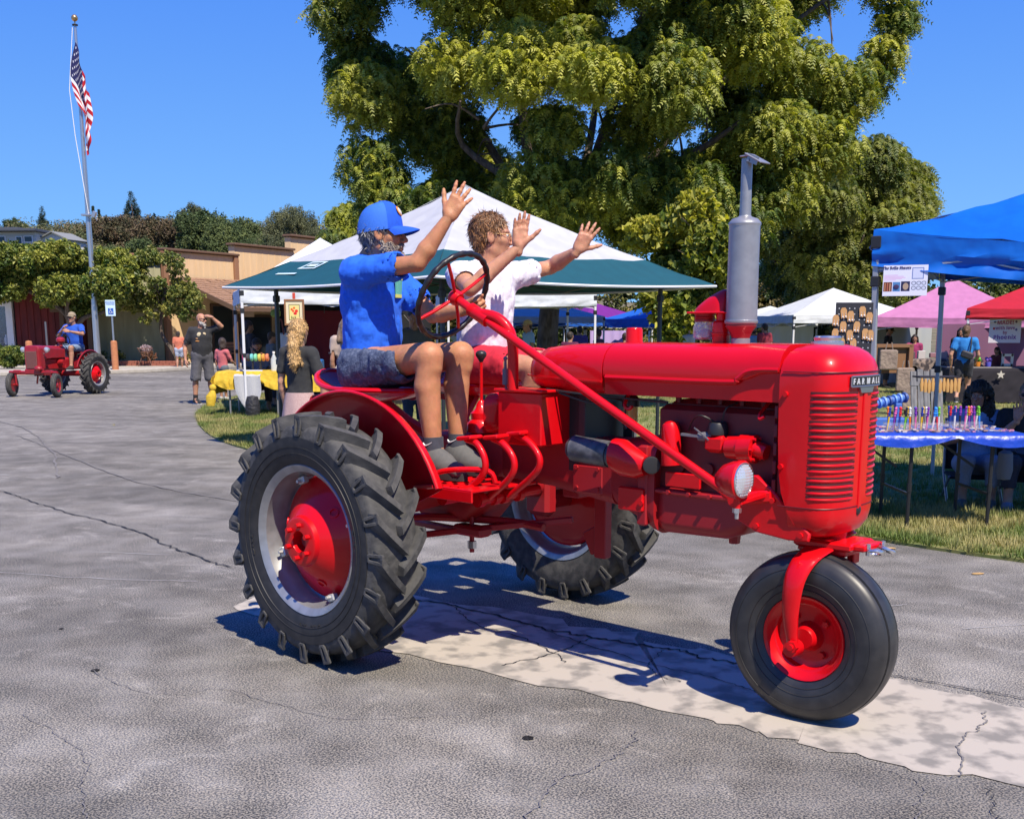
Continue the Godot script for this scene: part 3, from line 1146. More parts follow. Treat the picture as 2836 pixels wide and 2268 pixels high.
func hill_tree(t: Array, r: RandomNumberGenerator) -> void:
	var h: float = t[2]
	var w: float = t[3]
	var base := V(t[0], hill_h(t[0], t[1]) - 0.3, t[1])
	var th := thing(t[6], t[5], "tree", base, 0, "")
	var b := MB.new()
	limb(b, [V(0, -0.5, 0), V(w * 0.03, h * 0.35, 0), V(-w * 0.02, h * 0.75, 0)], h * 0.035, h * 0.008)
	build(b, "trunk", bark(), th)
	var lobes := []
	var ca := Color(0.045, 0.075, 0.022)
	var cb := Color(0.11, 0.14, 0.04)
	if t[4] == 1:
		var n := 26
		for i in n:
			var f := float(i) / n
			var rr := w * 0.5 * pow(1.0 - f, 0.75)
			for k in 3:
				var a := r.randf() * TAU
				lobes.append([Vector3(cos(a) * rr * 0.6, h * (0.1 + f * 0.9), sin(a) * rr * 0.6), Vector3.ONE * maxf(rr * 0.45, h * 0.03)])
		ca = Color(0.016, 0.034, 0.02)
		cb = Color(0.04, 0.065, 0.035)
	else:
		lobes = lobes_in(r, V(0, h * 0.58, 0), V(w * 0.42, h * 0.36, w * 0.42), 34, w * 0.17, 0.3)
		if t[4] == 2:
			ca = Color(0.06, 0.06, 0.025)
			cb = Color(0.15, 0.10, 0.055)
		elif t[4] == 3:
			ca = Color(0.085, 0.10, 0.05)
			cb = Color(0.17, 0.18, 0.085)
	lobes[0][1] = Vector3.ONE * w * (0.15 if t[4] != 1 else 0.2)
	var fine := h / absf(t[1]) > 0.07
	foliage(th, leaf_cluster(r, 26, 0.55, true), mat("brush_leaf", Color.WHITE), lobes, 70 if fine else 24, w * (0.032 if fine else 0.065) if t[4] != 1 else maxf(w * 0.06, h * 0.02), ca, cb, r)

func trees() -> void:
	var r := RandomNumberGenerator.new()
	r.seed = 31
	var lm := mat("locust_leaf", Color.WHITE, 0.55, 0, {"vcol": true, "back": lin(0.8, 0.85, 0.25)})
	var sprig := locust_sprig(r)
	# the big honey locust
	var th := thing("shade_tree", "huge feathery yellow green shade tree towering over the grey and teal canopy", "tree", V(1.55, 0, -27))
	var b := MB.new()
	limb(b, [V(-0.75, -0.1, 0), V(-0.72, 1.2, 0), V(-0.62, 2.3, 0.05), V(-0.3, 3.6, 0)], 0.27, 0.2, 14)
	var tips := [V(-3.9, 7.5, 0.5), V(-1.6, 10.5, -0.5), V(1.4, 9.5, 1.5), V(4.6, 8.6, 0.6), V(3.6, 6.0, 2.2), V(-2.6, 6.0, 2.6), V(0.4, 8.5, -2.5), V(6.3, 9.2, 0.0), V(1.0, 6.5, 3.2)]
	for tp in tips:
		var s := V(-0.5, 2.6, 0)
		limb(b, [s, s.lerp(tp, 0.35) + Vector3(r.randfn() * 0.2, 0.5, r.randfn() * 0.2), s.lerp(tp, 0.7) + Vector3(r.randfn() * 0.3, 0.35, r.randfn() * 0.3), tp], 0.14, 0.025)
		for k in 5:
			var m0: Vector3 = s.lerp(tp, r.randf_range(0.45, 0.95)) + V(0, 0.3, 0)
			var d := Vector3(r.randfn(), r.randfn() * 0.5 + 0.2, r.randfn()).normalized() * r.randf_range(0.9, 1.8)
			limb(b, [m0, m0 + d * 0.5 + V(0, 0.2, 0), m0 + d], 0.035, 0.008, 5)
	build(b, "trunk", bark(), th)
	var lobes := lobes_in(r, V(0.2, 8.3, 0), V(5.6, 5.2, 4.4), 92, 1.0, 0.42)
	for l in [[-5.1, 8.2, 1.0], [-4.7, 6.4, 1.2], [-4.6, 5.0, 1.0], [-4.3, 4.3, 1.3], [-3.2, 3.9, 1.6], [-2.2, 3.7, 1.8], [-4.9, 7.2, 0.5], [3.4, 3.9, 1.5], [4.4, 4.4, 1.2], [2.2, 4.3, 2.0], [5.3, 5.4, 1.0], [5.7, 6.6, 0.8], [-1.0, 4.3, 2.4], [0.6, 4.6, 2.6], [6.6, 8.9, 0.3], [6.95, 8.2, 0.3], [6.7, 7.5, 0.3], [6.45, 6.95, 0.3], [1.6, 6.2, 3.4], [-1.4, 6.6, 3.4]]:
		lobes.append([V(l[0], l[1], l[2]), V(0.85, 0.75, 0.85) * (0.62 if l[0] > 6.3 else r.randf_range(0.8, 1.15))])
	lobes[0][1] = V(1, 0.75, 1)
	foliage(th, sprig, lm, lobes, 640, 0.72, Color(0.085, 0.14, 0.025), Color(0.46, 0.46, 0.06), r, 0.45)
	# second, darker locust on the right
	th = thing("shade_tree", "lower darker locust tree right of the tractor's exhaust, behind the white tents", "tree", V(9.6, 0, -35.0))
	b = MB.new()
	limb(b, [V(0, -0.1, 0), V(0.1, 1.6, 0), V(0.3, 3.2, 0)], 0.2, 0.12, 10)
	for k in 8:
		var d := Vector3(cos(k * 0.8), 0.6, sin(k * 0.8)) * 2.6
		limb(b, [V(0.1, 1.8, 0), V(0.1, 2.2, 0) + d * 0.5, V(0.2, 2.4, 0) + d], 0.08, 0.02, 6)
	build(b, "trunk", bark(), th)
	lobes = lobes_in(r, V(0, 4.3, 0), V(2.7, 2.4, 2.4), 44, 0.9, 0.35)
	foliage(th, sprig, lm, lobes, 520, 0.8, Color(0.06, 0.10, 0.02), Color(0.32, 0.33, 0.055), r, 0.45)
	# small yellow green broadleaf tree
	th = thing("young_tree", "small bright yellow green broadleaf tree between the teal canopy and the exhaust", "tree", V(3.1, 0, -21))
	b = MB.new()
	limb(b, [V(0.62, -0.1, 0), V(0.6, 0.9, 0), V(0.4, 2.0, 0), V(0.1, 3.2, 0)], 0.06, 0.015, 8)
	for k in 8:
		var d := Vector3(cos(k * 2.1), 0.5, sin(k * 2.1)) * 0.8
		limb(b, [V(0.45, 1.5 + k * 0.15, 0), V(0.35, 1.7 + k * 0.17, 0) + d * 0.6, V(0.2, 1.6 + k * 0.2, 0) + d], 0.02, 0.005, 5)
	build(b, "trunk", bark(), th)
	lobes = lobes_in(r, V(0, 2.85, 0), V(0.75, 0.9, 0.7), 26, 0.36, 0.3)
	for l in [[-0.35, 1.75], [-0.25, 1.45], [-0.6, 2.0], [0.2, 1.7], [0.5, 1.9], [0.75, 2.1], [-0.05, 1.95]]:
		lobes.append([V(l[0], l[1], 0.3), Vector3.ONE * 0.26])
	lobes[0][1] = Vector3.ONE * 0.36
	var lc := leaf_cluster(r, 14, 0.85, false)
	foliage(th, lc, lm, lobes, 110, 0.15, Color(0.10, 0.15, 0.02), Color(0.52, 0.48, 0.06), r, 0.8)
	# the broad tree in front of the green wall
	var pm := mat("broad_leaf", Color.WHITE, 0.5, 0, {"vcol": true, "back": lin(0.4, 0.5, 0.12)})
	th = thing("parking_tree", "broad dense green tree spreading in front of the red and green walls", "tree", V(-15.45, 0, -40.4))
	b = MB.new()
	limb(b, [V(0.0, -0.1, 0), V(0.05, 1.0, 0), V(-0.1, 1.9, 0), V(-0.9, 2.5, 0.2), V(-2.0, 3.0, 0.2)], 0.16, 0.04, 10)
	limb(b, [V(0.02, 1.0, 0), V(0.5, 1.75, 0.1), V(1.3, 2.0, 0.1), V(2.2, 2.7, 0)], 0.11, 0.03)
	limb(b, [V(0.02, 1.3, 0), V(0.1, 2.2, 0.4), V(0.6, 3.0, 0.5)], 0.1, 0.03)
	build(b, "trunk", bark(), th)
	lobes = []
	for i in 62:
		var x := r.randf_range(-2.9, 2.5)
		var yt := 4.0 - absf(x + 0.2) * 0.16 + r.randf_range(-0.3, 0.2)
		var yb := 2.0 + r.randf_range(-0.15, 0.4)
		lobes.append([V(x, lerpf(yb, yt, sqrt(r.randf())), r.randf_range(-1.1, 1.6)), V(0.54, 0.42, 0.5) * r.randf_range(0.8, 1.2)])
	lobes[0][1] = V(0.5, 0.4, 0.5)
	foliage(th, lc, pm, lobes, 170, 0.15, Color(0.06, 0.11, 0.016), Color(0.36, 0.36, 0.06), r, 0.8)
	# sparser one at its right
	th = thing("parking_tree", "sparse paler tree with a bent trunk against the corner of the green wall", "tree", V(-12.6, 0, -41.5))
	b = MB.new()
	limb(b, [V(0.65, -0.1, 0), V(0.4, 0.6, 0.1), V(0.02, 1.2, 0), V(0.05, 2.0, 0), V(0.3, 3.0, 0)], 0.1, 0.03)
	for k in 7:
		var d := Vector3(cos(k * 1.7) * 1.2, 0.5, sin(k * 1.7) * 0.7)
		limb(b, [V(0.05, 1.8 + k * 0.15, 0), V(0.1, 2.1 + k * 0.15, 0) + d * 0.5, V(0.15, 2.0 + k * 0.18, 0) + d], 0.03, 0.008, 5)
	build(b, "trunk", bark(), th)
	lobes = lobes_in(r, V(0.1, 3.0, 0.2), V(1.45, 1.15, 0.8), 34, 0.4, 0.4)
	for l in [[1.25, 2.2], [1.0, 1.95], [1.5, 2.4], [-0.3, 1.9], [0.5, 2.1]]: lobes.append([V(l[0], l[1], 0.4), Vector3.ONE * 0.35])
	lobes[0][1] = Vector3.ONE * 0.4
	foliage(th, lc, pm, lobes, 42, 0.12, Color(0.10, 0.14, 0.025), Color(0.36, 0.34, 0.08), r, 0.8)
	# yellow podded tree behind the men
	th = thing("podded_tree", "bright green tree with yellow pods rising behind the white canopy and the blue cap", "tree", V(-6.2, 0, -46))
	b = MB.new()
	limb(b, [V(0, -0.1, 0), V(0.1, 2.0, 0), V(0.2, 4.5, 0)], 0.2, 0.05)
	build(b, "trunk", bark(), th)
	lobes = lobes_in(r, V(0.4, 4.2, 0), V(1.6, 1.6, 1.6), 34, 0.75, 0.3)
	for l in [[1.7, 5.2], [2.4, 5.4], [3.0, 5.0], [2.6, 4.2], [-0.9, 3.2]]: lobes.append([V(l[0], l[1], 0.4), Vector3.ONE * 0.7])
	lobes[0][1] = Vector3.ONE * 0.75
	foliage(th, sprig, lm, lobes, 420, 0.85, Color(0.06, 0.11, 0.02), Color(0.38, 0.40, 0.04), r, 0.45)
	# hedges and trees beyond the tents
	var hedge := [
		[13.5, -43.0, 4.2, 6.0, "yellow brown shrubby tree behind the pink tent"], [19.0, -44.0, 4.2, 6.0, "olive shrubby tree behind the red tent"], [8.6, -42.0, 3.4, 4.6, "brown leaved shrub behind the small white tents"],
		[4.6, -47.0, 3.6, 5.0, "dark shrub behind the blue tarps and purple tent"], [0.9, -49.0, 3.8, 6.0, "brownish shrub behind the purple tent's peak"], [-2.8, -50.0, 5.0, 6.0, "green tree hidden low behind the grey and teal canopy"],
		[10.6, -36.0, 2.6, 3.6, "bushy green shrub between the white tent and its open side"], [16.5, -38.0, 3.4, 5.0, "bright olive shrub seen under the blue canopy's edge"], [22.5, -40.0, 4.0, 6.0, "olive shrub at the far right edge"]]
	for i in hedge.size():
		var q: Array = hedge[i]
		th = thing("shrub", q[4], "shrub", V(q[0], 0, q[1]))
		b = MB.new()
		limb(b, [V(0, -0.1, 0), V(0.1, q[2] * 0.4, 0), V(0, q[2] * 0.7, 0)], 0.09, 0.03, 6)
		build(b, "trunk", bark(), th)
		lobes = lobes_in(r, V(0, q[2] * 0.5, 0), V(q[3] * 0.44, q[2] * 0.45, 1.3), 30, 0.75, 0.3)
		lobes[0][1] = Vector3.ONE * 0.75
		foliage(th, lc, pm, lobes, 60, 0.2, Color(0.05, 0.08, 0.02), [Color(0.26, 0.23, 0.07), Color(0.18, 0.2, 0.05), Color(0.2, 0.15, 0.06)][i % 3], r, 0.8)

# ---------- buildings and the street at the left ----------
func battens(b: MB, a: Vector3, d: Vector3, n: Vector3, len: float, y0: float, y1: float, gap: float) -> void:
	var k := int(len / gap)
	for i in k:
		var p := a + d * (i + 0.5) * gap + n * 0.012
		b.box(p + V(0, (y0 + y1) * 0.5, 0), V(0.05, y1 - y0, 0.03), 0.0, Basis(d, Vector3.UP, d.cross(Vector3.UP)))

func buildings() -> void:
	# tan and green building: corner at C, front runs away to the right
	var C := V(-12.8, 0, -43)
	var f := V(0.445, 0, -0.896).normalized()
	var n := V(0.896, 0, 0.445).normalized()
	var th := thing("tan_building", "tan stucco building with stepped parapet, shingled awning and a pale green side wall", "building", C, 0)
	var tm := mat("tan_wall", lin(0.70, 0.50, 0.29), 0.9, 0, {"c2": lin(0.64, 0.45, 0.25), "freq": 0.03, "scale": 0.4, "stretch": V(1, 0.2, 1)})
	var gm := mat("green_wall", lin(0.36, 0.345, 0.21), 0.9, 0, {"c2": lin(0.30, 0.29, 0.17), "freq": 0.03, "scale": 0.5, "stretch": V(1, 0.2, 1)})
	var brown := mat("brown_trim", lin(0.13, 0.075, 0.045), 0.8)
	var dark := mat("dark_interior", lin(0.02, 0.016, 0.013), 0.9)
	var bf := Transform3D(Basis(f, Vector3.UP, -n), Vector3.ZERO)       # x along the front, z into the building
	var b := MB.new()
	b.prism(PackedVector2Array([W(0, 0), W(16, 0), W(16, 5.2), W(7.6, 5.2), W(7.6, 4.62), W(3.95, 4.62), W(3.95, 4.2), W(0, 4.2)]), 0.3, bf)
	var wall := build(b, "wall", tm, th)
	b = MB.new()
	for i in 39:
		var x := 0.1 + i * 0.4
		var top := 4.1 if x < 3.9 else (4.5 if x < 7.5 else 5.1)
		b.bar(bf * V(x, 3.32, -0.003), bf * V(x, top, -0.003), 0.015, 0.012)
	build(b, "siding_groove", tm, wall)
	b = MB.new()
	for q in [[-0.15, 4.1, 4.27], [3.85, 7.75, 4.69], [7.5, 16.1, 5.27]]:
		b.box(bf * Vector3((q[0] + q[1]) * 0.5, q[2], 0.1), V(q[1] - q[0], 0.09, 0.5), 0.02, bf.basis)
	build(b, "parapet_cap", brown, th)
	for x in [-0.02, 3.95, 7.6]:
		b = MB.new()
		b.box(bf * V(x, 2.1 + (0.0 if x < 1 else 1.2), -0.02), V(0.24, 4.2 if x < 1 else 2.0, 0.16), 0.01, bf.basis)
		build(b, "trim_post", mat("corner_brown", lin(0.28, 0.14, 0.075), 0.8), th)
	# green side wall towards the left
	var d := V(-0.97, 0, 0.22).normalized()
	var gn := V(0.22, 0, 0.97).normalized()
	var bg := Transform3D(Basis(d, Vector3.UP, -gn), d * 0.16)
	b = MB.new()
	b.prism(PackedVector2Array([W(0, 0), W(4.2, 0), W(4.2, 3.9), W(0, 4.15)]), 0.3, bg)
	build(b, "side_wall", gm, th)
	b = MB.new()
	for i in 13:
		b.box(bg * V(0.2 + i * 0.31, 2.0, -0.012), V(0.05, 3.9, 0.03), 0.0, bg.basis)
	build(b, "batten", gm, th)
	b = MB.new()
	b.box(bg * V(2.1, 4.02, 0.05), V(4.4, 0.16, 0.6), 0.02, bg.basis)
	b.box(bg * V(2.2, 2.55, -0.35), V(3.8, 0.14, 0.8), 0.02, bg.basis)
	build(b, "eave", mat("rust_brown", lin(0.24, 0.115, 0.06), 0.8), th)
	# awning: courses of shingles on a lean-to
	var sh := mat("shingle", lin(0.36, 0.215, 0.13), 0.95, 0, {"c2": lin(0.19, 0.105, 0.065), "freq": 0.09, "oct": 4, "scale": 0.9, "lo": 0.35, "hi": 0.7, "stretch": V(1, 2, 1)})
	b = MB.new()
	var r := RandomNumberGenerator.new()
	r.seed = 12
	for c in 13:
		var t0 := c / 13.0
		var t1 := (c + 1.25) / 13.0
		var o0 := -0.1 - 2.9 * t0
		var o1 := -0.1 - 2.9 * t1
		var x := 0.12
		while x < 15.8:
			var w := r.randf_range(0.18, 0.34)
			var lift := r.randf_range(0.02, 0.05)
			b.emit(PackedVector3Array([
				bf * V(x, 3.3 - 1.12 * t0, o0), bf * V(x + w, 3.3 - 1.12 * t0, o0), bf * V(x, 3.3 - 1.12 * t1 + lift, o1),
				bf * V(x + w, 3.3 - 1.12 * t0, o0), bf * V(x + w, 3.3 - 1.12 * t1 + lift, o1), bf * V(x, 3.3 - 1.12 * t1 + lift, o1),
				bf * V(x, 3.3 - 1.12 * t1 + lift, o1), bf * V(x + w, 3.3 - 1.12 * t1 + lift, o1), bf * V(x, 3.3 - 1.12 * t1 - 0.03, o1),
				bf * V(x + w, 3.3 - 1.12 * t1 + lift, o1), bf * V(x + w, 3.3 - 1.12 * t1 - 0.03, o1), bf * V(x, 3.3 - 1.12 * t1 - 0.03, o1)]), false)
			x += w + 0.008
	var aw := build(b, "awning_roof", mat("plywood", lin(0.2, 0.13, 0.08), 0.9), th)
	aw.material_override = sh
	b = MB.new()
	b.slab([[bf * V(0.12, 3.27, -0.1), bf * V(15.8, 3.27, -0.1)], [bf * V(0.12, 2.12, -3.05), bf * V(15.8, 2.12, -3.05)]], V(0, -0.06, 0))
	build(b, "deck", mat("plywood", lin(0.2, 0.13, 0.08), 0.9), aw)
	b = MB.new()
	b.bar(bf * V(0.08, 3.3, -0.02), bf * V(0.08, 2.1, -3.15), 0.05, 0.16)
	b.bar(bf * V(0.1, 2.09, -3.1), bf * V(15.8, 2.09, -3.1), 0.05, 0.14)
	build(b, "fascia", brown, aw)
	for x in [0.4, 4.5, 8.6, 12.7]:
		b = MB.new()
		b.box(bf * V(x, 1.05, -2.85), V(0.14, 2.1, 0.14), 0.01, bf.basis)
		build(b, "awning_post", brown, th)
	# dark glazed shop front below
	for q in [[3.1, 1.3, 2.1], [5.0, 1.9, 1.7], [7.4, 1.9, 1.7], [9.8, 1.9, 1.7]]:
		b = MB.new()
		b.box(bf * V(q[0], q[2] * 0.5 + 0.15, -0.02), V(q[1] + 0.2, q[2] + 0.2, 0.1), 0.01, bf.basis)
		var fr := build(b, "door" if q[0] < 4 else "window", brown, th)
		b = MB.new()
		b.box(bf * V(q[0], q[2] * 0.5 + 0.15, -0.055), V(q[1], q[2], 0.06), 0.0, bf.basis)
		build(b, "pane", mat("dark_glass", lin(0.03, 0.04, 0.05), 0.1), fr)
	# lantern, hanging board, bench
	var la := thing("wall_lantern", "small black wall lantern under the shingled awning", "lantern", C + bf * V(1.35, 2.15, -0.2))
	b = MB.new()
	b.cyl(V(0, -0.1, 0), V(0, 0.16, 0), 0.06, 0.09, 6)
	b.cyl(V(0, 0.16, 0), V(0, 0.26, 0), 0.11, 0.01, 6)
	b.bar(V(0, 0.2, 0), -n * 0.2 + V(0, 0.24, 0), 0.03, 0.03)
	build(b, "body", mat("black_iron", lin(0.015, 0.015, 0.015), 0.5, 0.3), la)
	var hs := thing("hanging_sign", "plain beige board hung under the awning above the dark doorway", "sign", C + bf * V(2.6, 2.05, -1.6))
	b = MB.new()
	b.box(Vector3.ZERO, V(0.55, 0.42, 0.04), 0.01, Basis(V(0.9, 0, -0.43), Vector3.UP, V(0.43, 0, 0.9)))
	build(b, "board", mat("beige_board", lin(0.4, 0.29, 0.2), 0.8), hs)
	var be := thing("bench", "brown slatted bench beside the doorway under the awning", "bench", C + bf * V(2.2, 0, -1.7), 0)
	var bench_b := Basis(n.rotated(Vector3.UP, 0.9), Vector3.UP, n.rotated(Vector3.UP, 0.9).cross(Vector3.UP))
	for i in 4:
		b = MB.new()
		b.box(bench_b * V(0, 0.48, -0.15 + i * 0.12), V(1.3, 0.03, 0.1), 0.0, bench_b)
		build(b, "slat", mat("bench_wood", lin(0.25, 0.12, 0.07), 0.8), be)
	for i in 3:
		b = MB.new()
		b.box(bench_b * V(0, 0.6 + i * 0.12, -0.24), V(1.3, 0.1, 0.03), 0.0, bench_b)
		build(b, "slat", mat("bench_wood", lin(0.25, 0.12, 0.07), 0.8), be)
	for s in [-0.55, 0.55]:
		b = MB.new()
		b.box(bench_b * V(s, 0.3, 0), V(0.06, 0.5, 0.45), 0.0, bench_b)
		build(b, "leg", mat("bench_wood", lin(0.25, 0.12, 0.07), 0.8), be)

	# red shop at the far left
	th = thing("red_building", "dark red board shop with a white framed display window at the left edge", "building", V(-18.2, 0, -41.6), 0)
	var rm := mat("red_board", lin(0.17, 0.016, 0.012), 0.75, 0, {"c2": lin(0.11, 0.010, 0.009), "freq": 0.03, "scale": 0.5, "stretch": V(1, 0.2, 1)})
	b = MB.new()
	b.box(V(1.45, 1.7, -0.15), V(2.2, 3.4, 0.3))
	b.box(V(-1.9, 2.9, -0.15), V(4.5, 1.0, 0.3))
	b.box(V(-1.9, 0.12, -0.15), V(4.5, 0.24, 0.3))
	b.box(V(2.5, 1.7, -2.2), V(0.3, 3.4, 3.8))
	build(b, "wall", rm, th)
	for i in 9:
		b = MB.new()
		b.box(V(0.5 + i * 0.25, 1.7, 0.012), V(0.03, 3.4, 0.025))
		build(b, "batten", rm, th)
	b = MB.new()
	b.slab([[V(-5, 3.9, -1.5), V(3, 3.9, -1.5)], [V(-5, 3.3, 0.9), V(3, 3.3, 0.9)]], V(0, -0.1, 0))
	build(b, "roof", mat("roof_dark", lin(0.05, 0.06, 0.08), 0.8), th)
	var white := mat("white_paint", lin(0.75, 0.75, 0.74), 0.6)
	b = MB.new()
	for x in [-1.15, 0.16]: b.box(V(x, 1.3, 0.03), V(0.24, 2.2, 0.14), 0.01)
	b.box(V(-0.5, 2.3, 0.03), V(1.07, 0.22, 0.14), 0.01)
	b.box(V(-0.5, 0.3, 0.1), V(1.07, 0.14, 0.28), 0.01)
	var wf := build(b, "window", white, th)
	b = MB.new()
	b.box(V(-0.5, 1.3, -0.1), V(1.07, 1.9, 0.02))
	build(b, "pane", mat("shop_glass", lin(0.6, 0.65, 0.7), 0.05, 0, {"alpha": 0.12}), wf)
	b = MB.new()
	b.box(V(-0.6, 1.3, -1.3), V(2.4, 2.2, 0.05))
	b.box(V(-0.6, 0.3, -0.7), V(2.4, 0.05, 1.2))
	build(b, "display_interior", dark, th)
	var cols := [lin(0.5, 0.6, 0.7), lin(0.2, 0.35, 0.6), lin(0.6, 0.6, 0.55), lin(0.45, 0.2, 0.1), lin(0.7, 0.7, 0.72), lin(0.25, 0.4, 0.55)]
	var words := ["pale blue", "deep blue", "cream", "rust", "white", "slate blue"]
	var spots := ["second from the left", "leftmost", "middle", "lower right", "rightmost", "centre right"]
	for i in 6:
		var ob := thing("display_jar", "%s glass jar in the red shop window, %s" % [words[i], spots[i]], "jar", V(-18.2 - 0.95 + i * 0.17, 0.33 + (0.5 if i % 2 == 0 else 0.0), -41.6 - 0.42 - 0.1 * (i % 3)), 0, "jars in the shop window")
		b = MB.new()
		b.lathe(Vector3.ZERO, Vector3.UP, [W(0, 0), W(0.06, 0), W(0.07, 0.06), W(0.07, 0.24), W(0.035, 0.3), W(0.035, 0.36), W(0, 0.36)], 10)
		build(b, "body", mat("jar%d" % i, cols[i], 0.3), ob)
	# timber frame in front of the green wall
	th = thing("timber_frame", "brown timber post and beam standing before the green wall behind the far tractor", "pergola", V(-15.7, 0, -41.3))
	for x in [-0.35, 0.62]:
		b = MB.new()
		b.box(V(x, 1.0, 0), V(0.16, 2.0, 0.16), 0.01)
		build(b, "post", brown, th)
	b = MB.new()
	b.box(V(0.1, 2.06, 0), V(1.7, 0.16, 0.18), 0.01)
	build(b, "beam", brown, th)

func left_street() -> void:
	# flagpole
	var steel := mat("pole_steel", lin(0.52, 0.53, 0.54), 0.32, 0.85)
	var th := thing("flagpole", "tall tapered silver flagpole with a gold ball on top", "flagpole", V(-14.05, 0, -39))
	var b := MB.new()
	b.cyl(V(0, 0, 0), V(0, 11.0, 0), 0.115, 0.045, 18)
	build(b, "pole", steel, th)
	b = MB.new()
	b.ball(V(0, 11.2, 0), Vector3.ONE * 0.105, Basis(), 16, 10)
	b.cyl(V(0, 11.0, 0), V(0, 11.12, 0), 0.02, 0.02, 8)
	build(b, "finial", mat("gold", lin(0.55, 0.36, 0.16), 0.3, 0.8), th)
	b = MB.new()
	b.cyl(V(0, 10.97, 0), V(0, 11.01, 0), 0.09, 0.09, 12)
	build(b, "truck", mat("black_iron", lin(0.015, 0.015, 0.015), 0.5, 0.3), th)
	b = MB.new()
	b.tube([V(-0.06, 10.9, 0.08), V(-0.28, 9.0, 0.12), V(-0.2, 7.6, 0.12), V(0.0, 5.8, 0.14), V(0.08, 5.0, 0.12)], 0.012, 5)
	build(b, "halyard", mat("rope_white", lin(0.7, 0.7, 0.7), 0.8), th)
	b = MB.new()
	b.box(V(-0.02, 5.1, 0.1), V(0.3, 0.06, 0.2), 0.01)
	b.box(V(0.22, 5.12, 0.06), V(0.12, 0.2, 0.12), 0.01, Basis(Vector3.FORWARD, 0.4))
	build(b, "cleat_box", steel, th)
	var rows := []
	for j in 19:
		var v := j / 18.0
		var row := []
		for i in 31:
			var u := i / 30.0
			var out := 0.85 * (1.0 - exp(-u * 2.2)) * (0.30 + 0.75 * v) - 0.30 * u * u * v
			var y := 10.45 - v * 1.95 - u * 1.5 - 0.25 * sin(u * 3.0)
			var x := 0.03 + out - 0.42 * smoothstep(0.3, 0.9, v) * u - 0.22 * sin(v * 3.0) * (1.0 - u)
			row.append(Vector3(x + 0.05 * sin(u * 14.0), y, 0.14 + 0.16 * sin(u * 11.0 + v * 1.5) * (0.3 + u * 0.7)))
		rows.append(row)
	b = MB.new()
	b.sheet(rows)
	var fm := StandardMaterial3D.new()
	fm.resource_name = "flag_cloth"
	fm.albedo_texture = flag_texture()
	fm.roughness = 0.85
	fm.cull_mode = BaseMaterial3D.CULL_DISABLED
	fm.backlight_enabled = true
	fm.backlight = Color(0.75, 0.75, 0.75)
	var flag := build(b, "flag", fm, null, V(-14.05, 0, -39), 80.0)
	tag(flag, "limp flag with red and white stripes and a starred blue corner on the flagpole", "flag")

	# sign post in a bollard
	var orange := mat("bollard_orange", lin(0.50, 0.20, 0.085), 0.75, 0, {"c2": lin(0.42, 0.16, 0.07), "freq": 0.04, "scale": 1.0})
	for q in [[-12.75, -36.9, "orange bollard that holds the blue parking sign's post"], [-15.35, -36.6, "orange bollard right of the shrub, behind the far tractor's grille"]]:
		th = thing("bollard", q[2], "bollard", V(q[0], 0, q[1]), 0, "orange bollards along the kerb")
		b = MB.new()
		b.lathe(Vector3.ZERO, Vector3.UP, [W(0.105, 0), W(0.105, 0.98), W(0.09, 1.03), W(0, 1.05)], 18)
		build(b, "body", orange, th)
	th = thing("parking_sign", "blue and white reserved parking sign with a wheelchair symbol on a thin post", "sign", V(-12.75, 0, -36.9))
	b = MB.new()
	b.cyl(V(0, 1.0, 0), V(0, 2.0, 0), 0.03, 0.03, 8)
	build(b, "post", steel, th)
	var sb := Basis()
	b = MB.new()
	b.box(V(-0.02, 2.06, 0.05), V(0.31, 0.5, 0.012), 0.004)
	var board := build(b, "board", mat("sign_pale", lin(0.55, 0.72, 0.80), 0.5), th)
	b = MB.new()
	b.box(V(-0.01, 1.96, 0.06), V(0.17, 0.19, 0.004))
	build(b, "symbol_field", mat("sign_blue", lin(0.02, 0.10, 0.42), 0.5), board)
	b = MB.new()
	b.ball(V(-0.025, 2.03, 0.065), V(0.014, 0.014, 0.004), Basis(), 8, 4)
	b.tube([V(-0.025, 2.01, 0.066), V(-0.02, 1.965, 0.066), V(0.02, 1.962, 0.066), V(0.035, 1.915, 0.066), V(0.052, 1.92, 0.066)], 0.008, 5)
	var ring := []
	for i in 13: ring.append(Vector3(-0.012 + cos(2.2 + i * 0.36) * 0.042, 1.938 + sin(2.2 + i * 0.36) * 0.042, 0.066))
	b.tube(ring, 0.006, 5)
	build(b, "wheelchair_symbol", mat("white_paint", lin(0.75, 0.75, 0.74), 0.6), board)
	lettering("RESERVED", 0.045, V(-0.02, 2.24, 0.058), Basis(), mat("sign_blue", lin(0.02, 0.10, 0.42), 0.5), board)
	lettering("PARKING", 0.045, V(-0.02, 2.18, 0.058), Basis(), mat("sign_blue", lin(0.02, 0.10, 0.42), 0.5), board)

	# shrub, planter, brick bed
	var r := RandomNumberGenerator.new()
	r.seed = 8
	th = thing("flowering_shrub", "round trimmed green shrub with red flowers beside the red shop", "shrub", V(-16.4, 0.12, -37.6))
	b = MB.new()
	limb(b, [V(0, -0.1, 0), V(0.05, 0.4, 0)], 0.05, 0.03, 6)
	build(b, "stem", bark(), th)
	var lobes := lobes_in(r, V(0, 0.42, 0), V(0.42, 0.28, 0.35), 24, 0.2, 0.3)
	lobes[0][1] = Vector3.ONE * 0.2
	foliage(th, leaf_cluster(r, 14, 0.85, false), mat("broad_leaf", Color.WHITE), lobes, 60, 0.075, Color(0.04, 0.09, 0.015), Color(0.22, 0.25, 0.04), r, 0.8)
	foliage(th, leaf_cluster(r, 8, 0.8, false), mat("broad_leaf", Color.WHITE), lobes, 2, 0.04, Color(0.5, 0.04, 0.03), Color(0.6, 0.1, 0.06), r, 0.8, "flowers")
